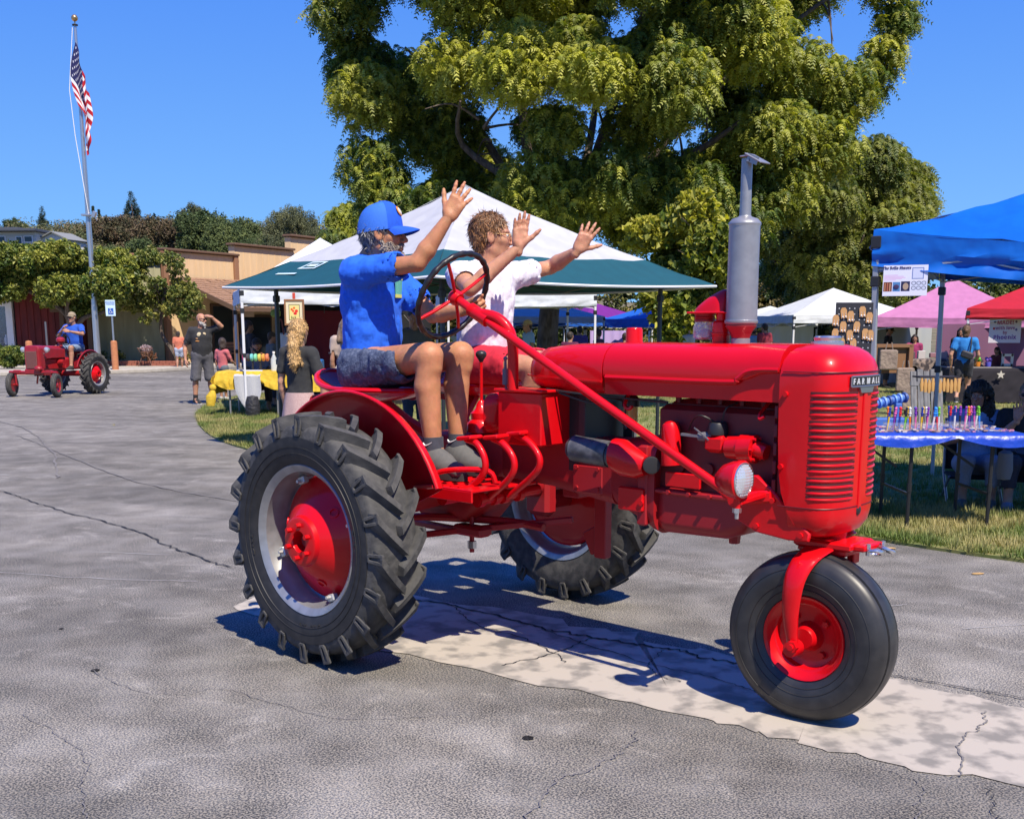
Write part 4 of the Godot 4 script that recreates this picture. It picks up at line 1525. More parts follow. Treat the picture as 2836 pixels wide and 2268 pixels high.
	th = thing("planter", "red painted box planter at the left edge beside the shrub", "planter", V(-17.45, 0.12, -37.6))
	b = MB.new()
	b.box(V(0, 0.3, 0), V(0.6, 0.6, 0.5), 0.02)
	build(b, "box", mat("planter_red", lin(0.36, 0.06, 0.035), 0.7), th)
	foliage(th, leaf_cluster(r, 8, 0.8, false), mat("broad_leaf", Color.WHITE), [[V(0.1, 0.66, 0), V(0.3, 0.1, 0.2)]], 60, 0.06, Color(0.5, 0.5, 0.52), Color(0.7, 0.7, 0.74), r, 0.8, "flowers")
	th = thing("planter_bed", "low brick edged flower bed along the foot of the green wall", "planter", V(-13.2, 0.12, -40.9))
	var bm := mat("red_brick", lin(0.26, 0.085, 0.055), 0.9)
	var brick := MB.new()
	brick.box(Vector3.ZERO, V(0.21, 0.085, 0.1), 0.008)
	var bmesh := brick.commit()
	for c in 2:
		for i in 14: put(bmesh, "brick", bm, th, V(-1.6 + i * 0.222 + c * 0.1, 0.045 + c * 0.09, 0.5 + 0.05 * i * 0.1))
	b = MB.new()
	b.box(V(0, 0.07, 0), V(3.2, 0.12, 0.9))
	build(b, "soil", mat("soil", lin(0.06, 0.04, 0.03), 0.95), th)
	var pl := [["low yellow flowering plant at the right end of the brick bed", Color(0.12, 0.12, 0.02), Color(0.6, 0.42, 0.04), 1.5], ["dry reddish plant in the middle of the brick bed", Color(0.10, 0.07, 0.03), Color(0.3, 0.12, 0.06), 0.3], ["small yellow daisies left in the brick bed", Color(0.06, 0.09, 0.02), Color(0.5, 0.4, 0.05), -0.8], ["dark green plant at the left end of the brick bed", Color(0.03, 0.06, 0.012), Color(0.1, 0.14, 0.03), -1.45]]
	for q in pl:
		var pt := thing("bedding_plant", q[0], "plant", V(-13.2 + q[3], 0.2, -40.85), 0, "plants in the brick bed")
		b = MB.new()
		for k in 5: limb(b, [Vector3.ZERO, Vector3(cos(k * 1.3) * 0.12, 0.2, sin(k * 1.3) * 0.1), Vector3(cos(k * 1.3) * 0.2, 0.36, sin(k * 1.3) * 0.18)], 0.012, 0.005, 4)
		build(b, "stem", bark(), pt)
		foliage(pt, leaf_cluster(r, 10, 0.8, false), mat("broad_leaf", Color.WHITE), [[V(0, 0.26, 0), V(0.28, 0.2, 0.25)]], 70, 0.075, q[1], q[2], r, 0.8, "leaves")
	th = thing("iron_planter", "rusty wire garden planter with pink blooms before the green wall", "planter", V(-12.75, 0.12, -40.0))
	b = MB.new()
	for k in 10:
		var a := TAU * k / 10.0
		b.tube([Vector3(cos(a) * 0.12, 0.35, sin(a) * 0.12), Vector3(cos(a) * 0.26, 0.62, sin(a) * 0.2)], 0.01, 4)
	for y in [0.36, 0.5, 0.62]:
		var rg := []
		for k in 15: rg.append(Vector3(cos(TAU * k / 14.0) * (0.12 + (y - 0.36) * 0.55), y, sin(TAU * k / 14.0) * (0.12 + (y - 0.36) * 0.4)))
		b.tube(rg, 0.012, 4)
	for s in [-0.1, 0.1]: b.tube([V(s, 0.36, 0), V(s * 2.4, 0, 0.1)], 0.014, 4)
	build(b, "frame", mat("rust_iron", lin(0.14, 0.07, 0.05), 0.9), th)
	foliage(th, leaf_cluster(r, 10, 0.8, false), mat("broad_leaf", Color.WHITE), [[V(0, 0.62, 0), V(0.24, 0.12, 0.2)]], 60, 0.06, Color(0.5, 0.36, 0.42), Color(0.62, 0.6, 0.6), r, 0.8, "flowers")
	far_tractor()

func flag_texture() -> ImageTexture:
	var w := 494
	var h := 260
	var im := Image.create(w, h, false, Image.FORMAT_RGB8)
	for i in 13:
		im.fill_rect(Rect2i(0, i * 20, w, 20), Color(0.76, 0.12, 0.17) if i % 2 == 0 else Color(0.97, 0.97, 0.97))
	im.fill_rect(Rect2i(0, 0, 198, 140), Color(0.15, 0.16, 0.36))
	for row in 9:
		for c in (6 if row % 2 == 0 else 5):
			var cx := 16 + c * 33 + (0 if row % 2 == 0 else 16)
			var cy := 14 + row * 14
			for dy in range(-6, 7):
				for dx in range(-6, 7):
					var a := atan2(dx, -dy)
					var k := fposmod(a, TAU / 5.0)
					k = minf(k, TAU / 5.0 - k)
					if sqrt(dx * dx + dy * dy) < lerpf(6.2, 2.6, k / (TAU / 10.0)): im.set_pixel(cx + dx, cy + dy, Color(0.92, 0.92, 0.92))
	return ImageTexture.create_from_image(im)

func lettering(text: String, h: float, at: Vector3, bas: Basis, m: Material, parent: Node, font_name := "Droid Sans", called := "lettering", depth := 0.002) -> MeshInstance3D:
	var t := TextMesh.new()
	var f := SystemFont.new()
	f.font_names = PackedStringArray([font_name])
	f.font_weight = 700
	t.font = f
	t.text = text
	t.font_size = 32
	t.pixel_size = h / 23.0
	t.depth = depth
	t.curve_step = 2.0
	var o := put(t, called, m, parent, at)
	o.basis = bas
	return o

# ---------- tractors (x forward, z to the right side, origin on the ground under the rear axle) ----------
func red() -> Material:
	return mat("tractor_red", lin(0.57, 0.003, 0.007), 0.36, 0, {"coat": 0.38, "coat_rough": 0.05, "spec": 0.3, "bump": 0.05, "bfreq": 0.02, "scale": 3.0})

func rubber() -> Material:
	return mat("tyre_rubber", lin(0.042, 0.042, 0.041), 0.75, 0, {"c2": lin(0.088, 0.085, 0.080), "freq": 0.03, "scale": 2.0, "oct": 5, "bump": 0.12, "bfreq": 0.2, "spec": 0.4})

func rubber_side() -> Material:
	return mat("tyre_side", lin(0.016, 0.016, 0.017), 0.55, 0, {"c2": lin(0.028, 0.027, 0.027), "freq": 0.03, "scale": 2.0, "oct": 5, "spec": 0.45})

func arc_text(text: String, rad: float, ang: float, z: float, h: float, m: Material, parent: Node, s := 1.0, called := "lettering") -> void:
	# letters round a wheel's side, read from outside; ang is the angle of the middle
	var step := h * 0.82 / rad
	for i in text.length():
		if text[i] == " ": continue
		var a := ang - (i - (text.length() - 1) * 0.5) * step
		var up := Vector3(cos(a), sin(a), 0)
		var b := Basis(up.cross(V(0, 0, 1)), up, V(0, 0, 1))
		lettering(text[i], h, up * rad + V(0, 0, z), b, m, parent, "Droid Sans", called, 0.006)

# s: 1 right side, -1 left side
func rear_wheel(root: Node3D, at: Vector3, s: float, detail := true) -> void:
	var w := Node3D.new()
	w.name = "rear_wheel"
	root.add_child(w, true)
	w.position = at
	var zx := Transform3D(Basis().scaled(V(1, 1, s)), Vector3.ZERO)
	var b := MB.new()
	b.xf = zx
	b.lathe(Vector3.ZERO, V(0, 0, 1), [W(0.330, 0.098), W(0.350, 0.108), W(0.375, 0.118), W(0.42, 0.127), W(0.46, 0.128), W(0.497, 0.122), W(0.518, 0.108),
		W(0.530, 0.07), W(0.534, 0.0), W(0.530, -0.07), W(0.518, -0.108), W(0.497, -0.122), W(0.46, -0.128), W(0.42, -0.127), W(0.375, -0.118), W(0.345, -0.106), W(0.318, -0.095), W(0.318, 0.09), W(0.330, 0.098)], 72)
	var tyre := build(b, "tyre", rubber(), w)
	b = MB.new()
	b.xf = zx
	b.lathe(Vector3.ZERO, V(0, 0, 1), [W(0.336, 0.1015), W(0.352, 0.112), W(0.376, 0.1225), W(0.405, 0.1285), W(0.44, 0.131), W(0.468, 0.1305), W(0.468, 0.126), W(0.405, 0.120), W(0.336, 0.096), W(0.336, 0.1015)], 72)
	for q in [0.425, 0.395]:
		b.lathe(Vector3.ZERO, V(0, 0, 1), [W(q - 0.002, 0.126), W(q, 0.1325 if q > 0.4 else 0.1295), W(q + 0.002, 0.126)], 72, false)
	build(b, "sidewall", rubber_side(), w)
	# chevron bars
	var n := 20
	for side in [1.0, -1.0]:
		for i in n:
			b = MB.new()
			b.xf = zx
			var a0 := TAU * (i + (0.5 if side < 0 else 0.0)) / n
			var rings := []
			for k in 8:
				var t := k / 7.0
				var z: float = side * lerpf(0.122, -0.012, t)
				var da := -0.27 * pow(t, 0.8) - 0.02
				var base := 0.535 - 0.022 * pow(absf(z) / 0.122, 3.0)
				var top := 0.5725 - 0.010 * pow(absf(z) / 0.122, 2.0)
				var w0 := lerpf(0.034, 0.026, t)
				var w1 := lerpf(0.021, 0.017, t)
				var ring := PackedVector3Array()
				for c in [[-w0, base - 0.012], [-w1, top], [w1, top], [w0, base - 0.012]]:
					var aa: float = a0 + da + c[0] / c[1]
					ring.append(Vector3(cos(aa) * c[1], sin(aa) * c[1], z + (side * 0.006 if c[1] > base and k == 0 else 0.0)))
				rings.append(ring)
			b.loft(rings)
			# boxed end that runs down the shoulder, with a hollow in it
			var e := a0 - 0.02
			var up := Vector3(cos(e), sin(e), 0)
			var tn := Vector3(-sin(e), cos(e), 0)
			for c in [-0.022, 0.022]:
				b.bar(up * 0.562 + tn * c * 0.8 + V(0, 0, side * 0.12), up * 0.478 + tn * c * 0.55 + V(0, 0, side * 0.131), 0.011, 0.016, 0.003)
			b.bar(up * 0.478 - tn * 0.016 + V(0, 0, side * 0.131), up * 0.478 + tn * 0.016 + V(0, 0, side * 0.131), 0.010, 0.012, 0.002)
			b.bar(up * 0.556 - tn * 0.02 + V(0, 0, side * 0.121), up * 0.556 + tn * 0.02 + V(0, 0, side * 0.121), 0.014, 0.014, 0.002)
			build(b, "lug", rubber(), tyre)
	var silver := mat("rim_silver", lin(0.36, 0.37, 0.38), 0.38, 0.55, {"c2": lin(0.27, 0.275, 0.28), "freq": 0.03, "scale": 1.5})
	b = MB.new()
	b.xf = zx
	b.lathe(Vector3.ZERO, V(0, 0, 1), [W(0.322, -0.105), W(0.348, -0.112), W(0.350, -0.104), W(0.326, -0.094), W(0.318, -0.05), W(0.300, -0.035), W(0.297, 0.02), W(0.312, 0.04), W(0.318, 0.085), W(0.338, 0.098), W(0.3475, 0.105), W(0.3425, 0.112), W(0.330, 0.106), W(0.311, 0.09), W(0.305, 0.045), W(0.289, 0.025), W(0.289, -0.04), W(0.305, -0.055), W(0.311, -0.095), W(0.322, -0.105)], 64)
	build(b, "rim", silver, w)
	b = MB.new()
	b.xf = zx
	b.lathe(Vector3.ZERO, V(0, 0, 1), [W(0.0, -0.03), W(0.15, -0.03), W(0.262, -0.035), W(0.276, -0.03), W(0.278, -0.012), W(0.264, 0.0), W(0.24, 0.012), W(0.205, 0.045), W(0.165, 0.078), W(0.135, 0.098), W(0.118, 0.108), W(0.112, 0.128), W(0.102, 0.134), W(0.05, 0.134), W(0.046, 0.128), W(0.044, 0.085), W(0, 0.085)], 56)
	var disc := build(b, "wheel_disc", red(), w)
	b = MB.new()
	b.xf = zx
	b.cyl(V(0, 0, 0.08), V(0, 0, 0.1), 0.03, 0.026, 12)
	build(b, "axle_end", mat("dark_red_shade", lin(0.16, 0.006, 0.008), 0.5), disc)
	for i in 6:
		var a := TAU * i / 6.0 + 0.4
		b = MB.new()
		b.xf = zx
		var c := Vector3(cos(a) * 0.076, sin(a) * 0.076, 0)
		b.cyl(c + V(0, 0, 0.132), c + V(0, 0, 0.156), 0.0125, 0.0115, 6)
		build(b, "bolt", red(), disc)
	for i in 3:
		var a := TAU * i / 3.0 + 0.75
		b = MB.new()
		b.xf = zx
		var c := Vector3(cos(a) * 0.2, sin(a) * 0.2, 0.046)
		b.lathe(c, Vector3(cos(a) * 0.66, sin(a) * 0.66, 0.75), [W(0.024, -0.004), W(0.024, 0.008), W(0.016, 0.009), W(0.014, 0.001), W(0.0, 0.001)], 14)
		build(b, "boss", red(), disc)
	for i in 4:
		var a := TAU * i / 4.0 + 0.35
		b = MB.new()
		b.xf = zx
		var u := Vector3(cos(a), sin(a), 0)
		var tn := Vector3(-sin(a), cos(a), 0)
		var bs := Basis(tn, u, V(0, 0, 1))
		b.box(u * 0.276 + V(0, 0, 0.028), V(0.046, 0.034, 0.03), 0.005, bs)
		b.cyl(u * 0.272 + V(0, 0, 0.04), u * 0.272 + V(0, 0, 0.064), 0.009, 0.008, 6)
		build(b, "rim_clamp", mat("clamp_silver", lin(0.5, 0.5, 0.48), 0.4, 0.4), w)
	if detail and s > 0.0:
		arc_text("9.5-24", 0.397, -1.45, 0.124, 0.034, rubber_side(), w)
		arc_text("TR-135", 0.402, 1.75, 0.124, 0.032, rubber_side(), w)
		arc_text("BKT", 0.398, 0.12, 0.124, 0.046, rubber_side(), w)
		arc_text("BKT", 0.398, 3.3, 0.124, 0.046, rubber_side(), w)

func ring_u(y: float, inset: float, xr: float, n := 9) -> PackedVector3Array:
	# plan of the nose: flat sides, rounded front
	var o := PackedVector3Array()
	var hz := 0.212 - inset
	var xf := 2.084 - inset
	var xm := 1.90
	o.append(V(xr + inset * 0.4, y, -hz))
	for i in 2 * n + 1:
		var a := -PI / 2 + PI * i / (2.0 * n)
		var c := pow(absf(cos(a)), 0.5)
		var sn: float = signf(sin(a)) * pow(absf(sin(a)), 0.78)
		o.append(Vector3(xm + (xf - xm) * c, y, hz * sn))
	o.append(V(xr + inset * 0.4, y, hz))
	return o

func nose_at(a: float, off := 0.0) -> Array:
	# a: -1 (left corner) .. 0 (middle rib) .. 1 (right corner) -> [point, normal] in plan
	var f := func(q: float) -> Vector3:
		var an := q * PI / 2
		return Vector3(1.90 + 0.184 * pow(maxf(absf(cos(an)), 0.0), 0.5), 0, 0.212 * signf(sin(an)) * pow(absf(sin(an)), 0.78))
	var p: Vector3 = f.call(a)
	var t: Vector3 = f.call(minf(a + 0.02, 0.999)) - f.call(maxf(a - 0.02, -0.999))
	var n := V(t.z, 0, -t.x).normalized()
	if n.x < 0.0 and absf(a) < 0.9: n = -n
	if n.dot(V(0.3, 0, p.z)) < 0.0: n = -n
	return [p + n * off, n]

func hood_ring(x: float, hz: float, yt: float, yb: float, rt: float, rb: float, tilt := 0.0) -> PackedVector3Array:
	var o := PackedVector3Array()
	var cs := [[hz, yb, rb, -90.0], [hz, yt, rt, 0.0], [-hz, yt, rt, 90.0], [-hz, yb, rb, 180.0]]
	for c in cs:
		var r: float = c[2]
		var cz: float = c[0] - signf(c[0]) * r
		var cy: float = c[1] - r if c[1] == yt else c[1] + r
		for k in 7:
			var a := deg_to_rad(c[3] + 90.0 * k / 6.0)
			o.append(Vector3(x + tilt * (sin(a)), cy + sin(a) * r, cz + cos(a) * r))
	return o

func near_tractor() -> void:
	var root := thing("farm_tractor", "shiny red vintage tractor with one front wheel driven across the car park", "tractor", V(-0.211, 0, -5.669), -43.0)
	var R := red()
	var shade := mat("tractor_red_matt", lin(0.34, 0.006, 0.010), 0.5, 0, {"c2": lin(0.22, 0.006, 0.008), "freq": 0.03, "scale": 2.0, "coat": 0.3})  # rougher, darker copy of the body red: shade put into the colour
	var black := mat("black_part", lin(0.018, 0.018, 0.019), 0.45)
	var grey := mat("grey_part", lin(0.14, 0.14, 0.15), 0.5, 0.4)
	var chrome := mat("bright_steel", lin(0.62, 0.62, 0.62), 0.25, 0.9)
	var sil := mat("silver_paint", lin(0.33, 0.335, 0.345), 0.4, 0.5, {"c2": lin(0.28, 0.285, 0.295), "freq": 0.03, "scale": 2.0})
	rear_wheel(root, V(-0.08, 0.570, 0.87), 1.0)
	rear_wheel(root, V(-0.08, 0.570, -0.87), -1.0)

	# fuel tank and hood
	var b := MB.new()
	b.loft([hood_ring(0.50, 0.03, 1.345, 1.285, 0.028, 0.028), hood_ring(0.505, 0.09, 1.372, 1.268, 0.05, 0.045), hood_ring(0.53, 0.135, 1.396, 1.255, 0.07, 0.055), hood_ring(0.58, 0.168, 1.415, 1.244, 0.09, 0.06), hood_ring(0.66, 0.19, 1.430, 1.236, 0.10, 0.06), hood_ring(0.80, 0.203, 1.442, 1.232, 0.105, 0.06), hood_ring(1.0, 0.208, 1.447, 1.232, 0.105, 0.06)])
	var tank := build(b, "fuel_tank", R, root)
	b = MB.new()
	var fl := []
	for q in [[0.485, 0.03], [0.492, 0.1], [0.52, 0.146], [0.575, 0.178], [0.66, 0.199], [0.80, 0.212], [1.0, 0.216]]: fl.append(q)
	var rows := []
	for q in fl: rows.append([V(q[0], 1.305 - (q[0] - 0.48) * 0.03, q[1]), V(q[0], 1.305 - (q[0] - 0.48) * 0.03, 0.0), V(q[0], 1.305 - (q[0] - 0.48) * 0.03, -q[1])])
	b.slab(rows, V(0, -0.006, 0))
	build(b, "seam", R, tank)
	b = MB.new()
	b.lathe(V(1.01, 1.44, 0), Vector3.UP, [W(0.04, 0.0), W(0.037, 0.015), W(0.036, 0.062), W(0.031, 0.07), W(0, 0.072)], 22)
	build(b, "fuel_cap", R, tank)
	b = MB.new()
	b.loft([hood_ring(1.006, 0.208, 1.448, 1.305, 0.105, 0.012), hood_ring(1.3, 0.210, 1.449, 1.305, 0.105, 0.012), hood_ring(1.62, 0.212, 1.450, 1.306, 0.105, 0.012), hood_ring(1.70, 0.212, 1.450, 1.318, 0.105, 0.012), hood_ring(1.76, 0.212, 1.450, 1.34, 0.10, 0.012), hood_ring(1.842, 0.212, 1.451, 1.345, 0.10, 0.012)])
	var hood := build(b, "hood", R, root)
	b = MB.new()
	for s in [-1.0, 1.0]:
		b.slab([[V(1.006, 1.31, s * 0.196), V(1.64, 1.31, s * 0.196), V(1.72, 1.335, s * 0.196), V(1.842, 1.35, s * 0.198)], [V(1.006, 1.236, s * 0.194), V(1.64, 1.236, s * 0.196), V(1.72, 1.236, s * 0.198), V(1.842, 1.236, s * 0.2)]], V(0, 0, -s * 0.006))
		b.tube(MB.curve([V(1.02, 1.306, s * 0.204), V(1.60, 1.306, s * 0.206), V(1.66, 1.318, s * 0.207), V(1.70, 1.345, s * 0.206), V(1.76, 1.355, s * 0.204), V(1.838, 1.356, s * 0.204)], 4), 0.012, 8)
	build(b, "hood_skirt", R, hood)
	b = MB.new()
	b.lathe(V(1.92, 1.445, 0), Vector3.UP, [W(0.062, 0.0), W(0.062, 0.014), W(0.05, 0.018), W(0.052, 0.03), W(0.046, 0.036), W(0, 0.038)], 24)
	build(b, "radiator_cap", chrome, hood)

	# nose with louvers
	b = MB.new()
	var lv := [[0.722, 0.10, 1.99], [0.732, 0.06, 1.965], [0.75, 0.03, 1.945], [0.785, 0.008, 1.925], [0.83, 0.0, 1.90], [0.90, 0.0, 1.872], [0.98, 0.0, 1.858], [1.1, 0.0, 1.85], [1.24, 0.0, 1.846], [1.33, 0.0, 1.846], [1.365, 0.004, 1.846], [1.395, 0.016, 1.846], [1.42, 0.038, 1.846], [1.438, 0.068, 1.846], [1.449, 0.11, 1.846], [1.452, 0.16, 1.846]]
	var rings := []
	for l in lv: rings.append(ring_u(l[0], l[1], l[2]))
	b.loft(rings)
	var nose := build(b, "grille_shell", R, root)
	b = MB.new()
	for y in [0.852, 1.352]:
		var pth := []
		for i in 25: 
			var q: Array = nose_at(-0.98 + i * 0.0817, 0.001)
			pth.append(q[0] + V(0, y, 0))
		b.tube([V(1.86, y, -0.2135)] + pth + [V(1.86, y, 0.2135)], 0.0022, 5)
	build(b, "seam", mat("seam_dark", lin(0.12, 0.002, 0.003), 0.5), nose)
	for sd in [1.0, -1.0]:
		var lip := MB.new()
		var slot := MB.new()
		var pl := []
		var rs := []
		for i in 13:
			var t := i / 12.0
			var q: Array = nose_at(sd * lerpf(0.10, 0.90, t), 0.0)
			pl.append(q[0])
			rs.append(0.0062 if i > 0 and i < 12 else 0.001)
		lip.tube(pl, rs, 8)
		rows = []
		for i in 13:
			var t := i / 12.0
			var q: Array = nose_at(sd * lerpf(0.11, 0.89, t), 0.0014)
			rows.append([q[0] + V(0, 0.0145, 0), q[0] + V(0, 0.0055, 0)])
		slot.slab(rows, V(-0.004, 0, -0.002 * sd))
		var lm := lip.commit()
		var smh := slot.commit()
		for g in 4:
			for k in 4:
				var y := 1.268 - g * 0.104 - k * 0.0232
				var o := put(lm, "louver", R, nose, V(0, y, 0))
				put(smh, "slot", mat("slot_dark", lin(0.07, 0.004, 0.005), 0.7), o)
	b = MB.new()
	b.box(V(2.083, 1.085, 0), V(0.012, 0.50, 0.026), 0.004)
	build(b, "centre_rib", R, nose)
	b = MB.new()
	b.ball(V(2.080, 0.835, 0), V(0.012, 0.022, 0.018), Basis(), 10, 8)
	build(b, "crank_hole", black, nose)
	for q in [[1.875, 1.27], [1.868, 1.0]]:
		b = MB.new()
		b.cyl(V(q[0], q[1], 0.2), V(q[0], q[1], 0.222), 0.012, 0.010, 10)
		build(b, "bolt", R, nose)
	# name plate round the nose
	b = MB.new()
	rows = []
	var edge_t := []
	var edge_b := []
	var wing := []
	for i in 21:
		var a := lerpf(-0.28, 0.28, i / 20.0)
		var q: Array = nose_at(a, 0.008)
		rows.append([q[0] + V(0, 1.335, 0), q[0] + V(0, 1.302, 0)])
		edge_t.append(q[0] + V(0, 1.337, 0))
		edge_b.append(q[0] + V(0, 1.300, 0))
		if i >= 6 and i <= 14: wing.append([q[0] + V(0, 1.30, 0), q[0] + V(0, 1.276 if i > 6 and i < 14 else 1.296, 0)])
	b.slab(rows, V(-0.008, 0, 0))
	var plate := build(b, "name_plate", black, nose)
	b = MB.new()
	b.tube(edge_t, 0.0035, 6)
	b.tube(edge_b, 0.0035, 6)
	b.tube([edge_t[0], edge_b[0]], 0.0035, 6)
	b.tube([edge_t[-1], edge_b[-1]], 0.0035, 6)
	b.slab(wing, V(-0.008, 0, 0))
	build(b, "plate_border", mat("pewter", lin(0.3, 0.31, 0.32), 0.35, 0.8), plate)
	for i in 7:
		var q: Array = nose_at(lerpf(0.235, -0.235, i / 6.0), 0.0095)
		var nn: Vector3 = q[1]
		lettering("FARMALL"[i], 0.022, q[0] + V(0, 1.3185, 0), Basis(Vector3.UP.cross(nn), Vector3.UP, nn), mat("letter_silver", lin(0.7, 0.7, 0.7), 0.4, 0.3), plate)

	# exhaust
	b = MB.new()
	b.lathe(V(1.54, 1.44, 0), Vector3.UP, [W(0.038, 0), W(0.038, 0.028), W(0.035, 0.03), W(0.034, 0.06), W(0.044, 0.075), W(0.062, 0.085), W(0.066, 0.09), W(0.066, 0.1), W(0.0625, 0.104), W(0.0605, 0.3), W(0.0605, 0.462), W(0.064, 0.468), W(0.063, 0.476), W(0.05, 0.49), W(0.028, 0.497), W(0.0225, 0.503), W(0.0215, 0.6), W(0.0215, 0.715), W(0.0185, 0.715), W(0.0185, 0.6), W(0, 0.6)], 32)
	var mf := build(b, "exhaust", sil, root)
	b = MB.new()
	b.box(V(1.585, 2.152, 0.0), V(0.085, 0.006, 0.07), 0.002, Basis(V(0, 0, 1), -0.5))
	b.box(V(1.58, 2.148, 0.026), V(0.05, 0.03, 0.004), 0.0, Basis(V(0, 0, 1), -0.4))
	b.box(V(1.545, 2.164, 0), V(0.05, 0.006, 0.05), 0.002)
	b.cyl(V(1.562, 2.146, -0.03), V(1.562, 2.146, 0.032), 0.006, 0.006, 8)
	build(b, "rain_cap", sil, mf)
	b = MB.new()
	b.lathe(V(1.54, 1.47, 0), Vector3.UP, [W(0.036, 0.0), W(0.046, 0.026), W(0.061, 0.044), W(0.061, 0.052)], 32)
	build(b, "red_collar", mat("collar_red", lin(0.32, 0.05, 0.06), 0.4, 0.5), mf)

	# air cleaner: canister, stem, mushroom head and glass jar
	b = MB.new()
	b.lathe(V(1.435, 1.44, -0.02), Vector3.UP, [W(0.036, 0), W(0.036, 0.04), W(0.039, 0.042), W(0.039, 0.05), W(0.036, 0.052), W(0.035, 0.09), W(0.028, 0.098), W(0.022, 0.1), W(0.021, 0.17)], 22)
	var ac := build(b, "air_cleaner", R, root)
	b = MB.new()
	var hrows := []
	for i in 11:      # head: a low hood that turns down to the rear
		var t := i / 10.0
		var x := lerpf(1.495, 1.315, t)
		var hw := 0.062 * sqrt(maxf(1.0 - pow(2.0 * t - 1.0, 4.0), 0.02))
		var top := 1.665 - 0.085 * pow(maxf(t - 0.25, 0.0) / 0.75, 1.5) - 0.05 * pow(maxf(0.2 - t, 0.0) / 0.2, 2.0)
		var ring := PackedVector3Array()
		for k in 9:
			var a := PI * k / 8.0
			ring.append(V(x, 1.572 + (top - 1.572) * sin(a), -0.02 + hw * cos(a)))
		hrows.append(ring)
	b.loft(hrows)
	b.box(V(1.405, 1.571, -0.02), V(0.195, 0.008, 0.135), 0.003)
	build(b, "cleaner_head", R, ac)
	b = MB.new()
	b.lathe(V(1.355, 1.535, -0.02), Vector3.UP, [W(0.043, 0), W(0.043, 0.008), W(0.040, 0.01), W(0.043, 0.018), W(0.040, 0.022), W(0.043, 0.03), W(0.043, 0.04)], 24)
	build(b, "jar_lid", mat("lid_red", lin(0.25, 0.006, 0.01), 0.45), ac)
	b = MB.new()
	b.lathe(V(1.355, 1.462, -0.02), Vector3.UP, [W(0.001, 0.002), W(0.038, 0.0), W(0.047, 0.008), W(0.047, 0.05), W(0.042, 0.062), W(0.040, 0.072), W(0.037, 0.072), W(0.039, 0.06), W(0.044, 0.049), W(0.044, 0.01), W(0.036, 0.004), W(0.001, 0.005)], 24)
	build(b, "glass_jar", mat("clear_glass", lin(0.9, 0.95, 0.95), 0.03, 0, {"alpha": 0.16}), ac)
	b = MB.new()
	b.ball(V(1.36, 1.485, -0.02), V(0.03, 0.022, 0.03), Basis(), 12, 8)
	build(b, "cleaner_screen", mat("screen_brown", lin(0.10, 0.06, 0.03), 0.6), ac)

	# engine
	b = MB.new()
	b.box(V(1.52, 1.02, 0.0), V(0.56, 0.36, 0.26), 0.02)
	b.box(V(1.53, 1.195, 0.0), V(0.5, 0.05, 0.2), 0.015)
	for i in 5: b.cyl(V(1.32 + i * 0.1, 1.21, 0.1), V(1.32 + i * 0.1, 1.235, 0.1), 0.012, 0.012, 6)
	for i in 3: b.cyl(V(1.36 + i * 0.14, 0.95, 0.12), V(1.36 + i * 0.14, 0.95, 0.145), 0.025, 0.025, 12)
	var eng := build(b, "engine_block", mat("engine_dark", lin(0.13, 0.005, 0.007), 0.55), root)  # tractor red darkened further: shade under the hood put into the colour
	b = MB.new()
	b.tube(MB.curve([V(1.345, 0.96, 0.175), V(1.342, 1.0, 0.175), V(1.335, 1.09, 0.17), V(1.325, 1.135, 0.165)], 3), [0.042, 0.042, 0.042, 0.041, 0.041, 0.040, 0.039, 0.037, 0.033, 0.018], 18)
	build(b, "oil_filter", R, eng)
	b = MB.new()
	b.cyl(V(1.60, 1.05, 0.15), V(1.66, 1.05, 0.15), 0.045, 0.05, 16)
	b.cyl(V(1.66, 1.05, 0.15), V(1.72, 1.05, 0.15), 0.056, 0.056, 16)
	b.cyl(V(1.72, 1.05, 0.15), V(1.77, 1.04, 0.15), 0.035, 0.03, 14)
	b.box(V(1.55, 1.06, 0.15), V(0.09, 0.07, 0.08), 0.015)
	for a in 6: b.cyl(V(1.72, 1.05 + sin(a * 1.05) * 0.045, 0.15 + cos(a * 1.05) * 0.045), V(1.732, 1.05 + sin(a * 1.05) * 0.045, 0.15 + cos(a * 1.05) * 0.045), 0.007, 0.007, 6)
	build(b, "magneto", R, eng)
	b = MB.new()
	b.lathe(V(1.545, 1.095, 0.15), Vector3.UP, [W(0.04, 0), W(0.042, 0.02), W(0.036, 0.045), W(0.03, 0.05), W(0, 0.05)], 16)
	b.tube(MB.curve([V(1.545, 1.14, 0.16), V(1.50, 1.17, 0.2), V(1.44, 1.15, 0.17), V(1.40, 1.10, 0.14)], 4), 0.004, 5)
	b.tube(MB.curve([V(1.56, 1.14, 0.15), V(1.58, 1.20, 0.15), V(1.6, 1.22, 0.1)], 4), 0.004, 5)
	build(b, "distributor_cap", black, eng)
	b = MB.new()
	b.cyl(V(1.47, 1.085, 0.17), V(1.53, 1.085, 0.16), 0.018, 0.022, 10)
	b.bar(V(1.40, 1.09, 0.19), V(1.5, 1.085, 0.18), 0.014, 0.01)
	b.bar(V(1.46, 1.12, 0.19), V(1.53, 1.075, 0.19), 0.005, 0.005)
	build(b, "linkage", grey, eng)
	b = MB.new()
	b.tube(MB.curve([V(1.75, 1.225, 0.12), V(1.745, 1.19, 0.17), V(1.75, 1.17, 0.18), V(1.77, 1.18, 0.18)], 4), 0.007, 6)
	b.tube(MB.curve([V(1.08, 1.235, 0.12), V(1.08, 1.19, 0.15), V(1.10, 1.175, 0.15), V(1.12, 1.185, 0.15)], 4), 0.008, 6)
	build(b, "fuel_line", R, eng)
	b = MB.new()
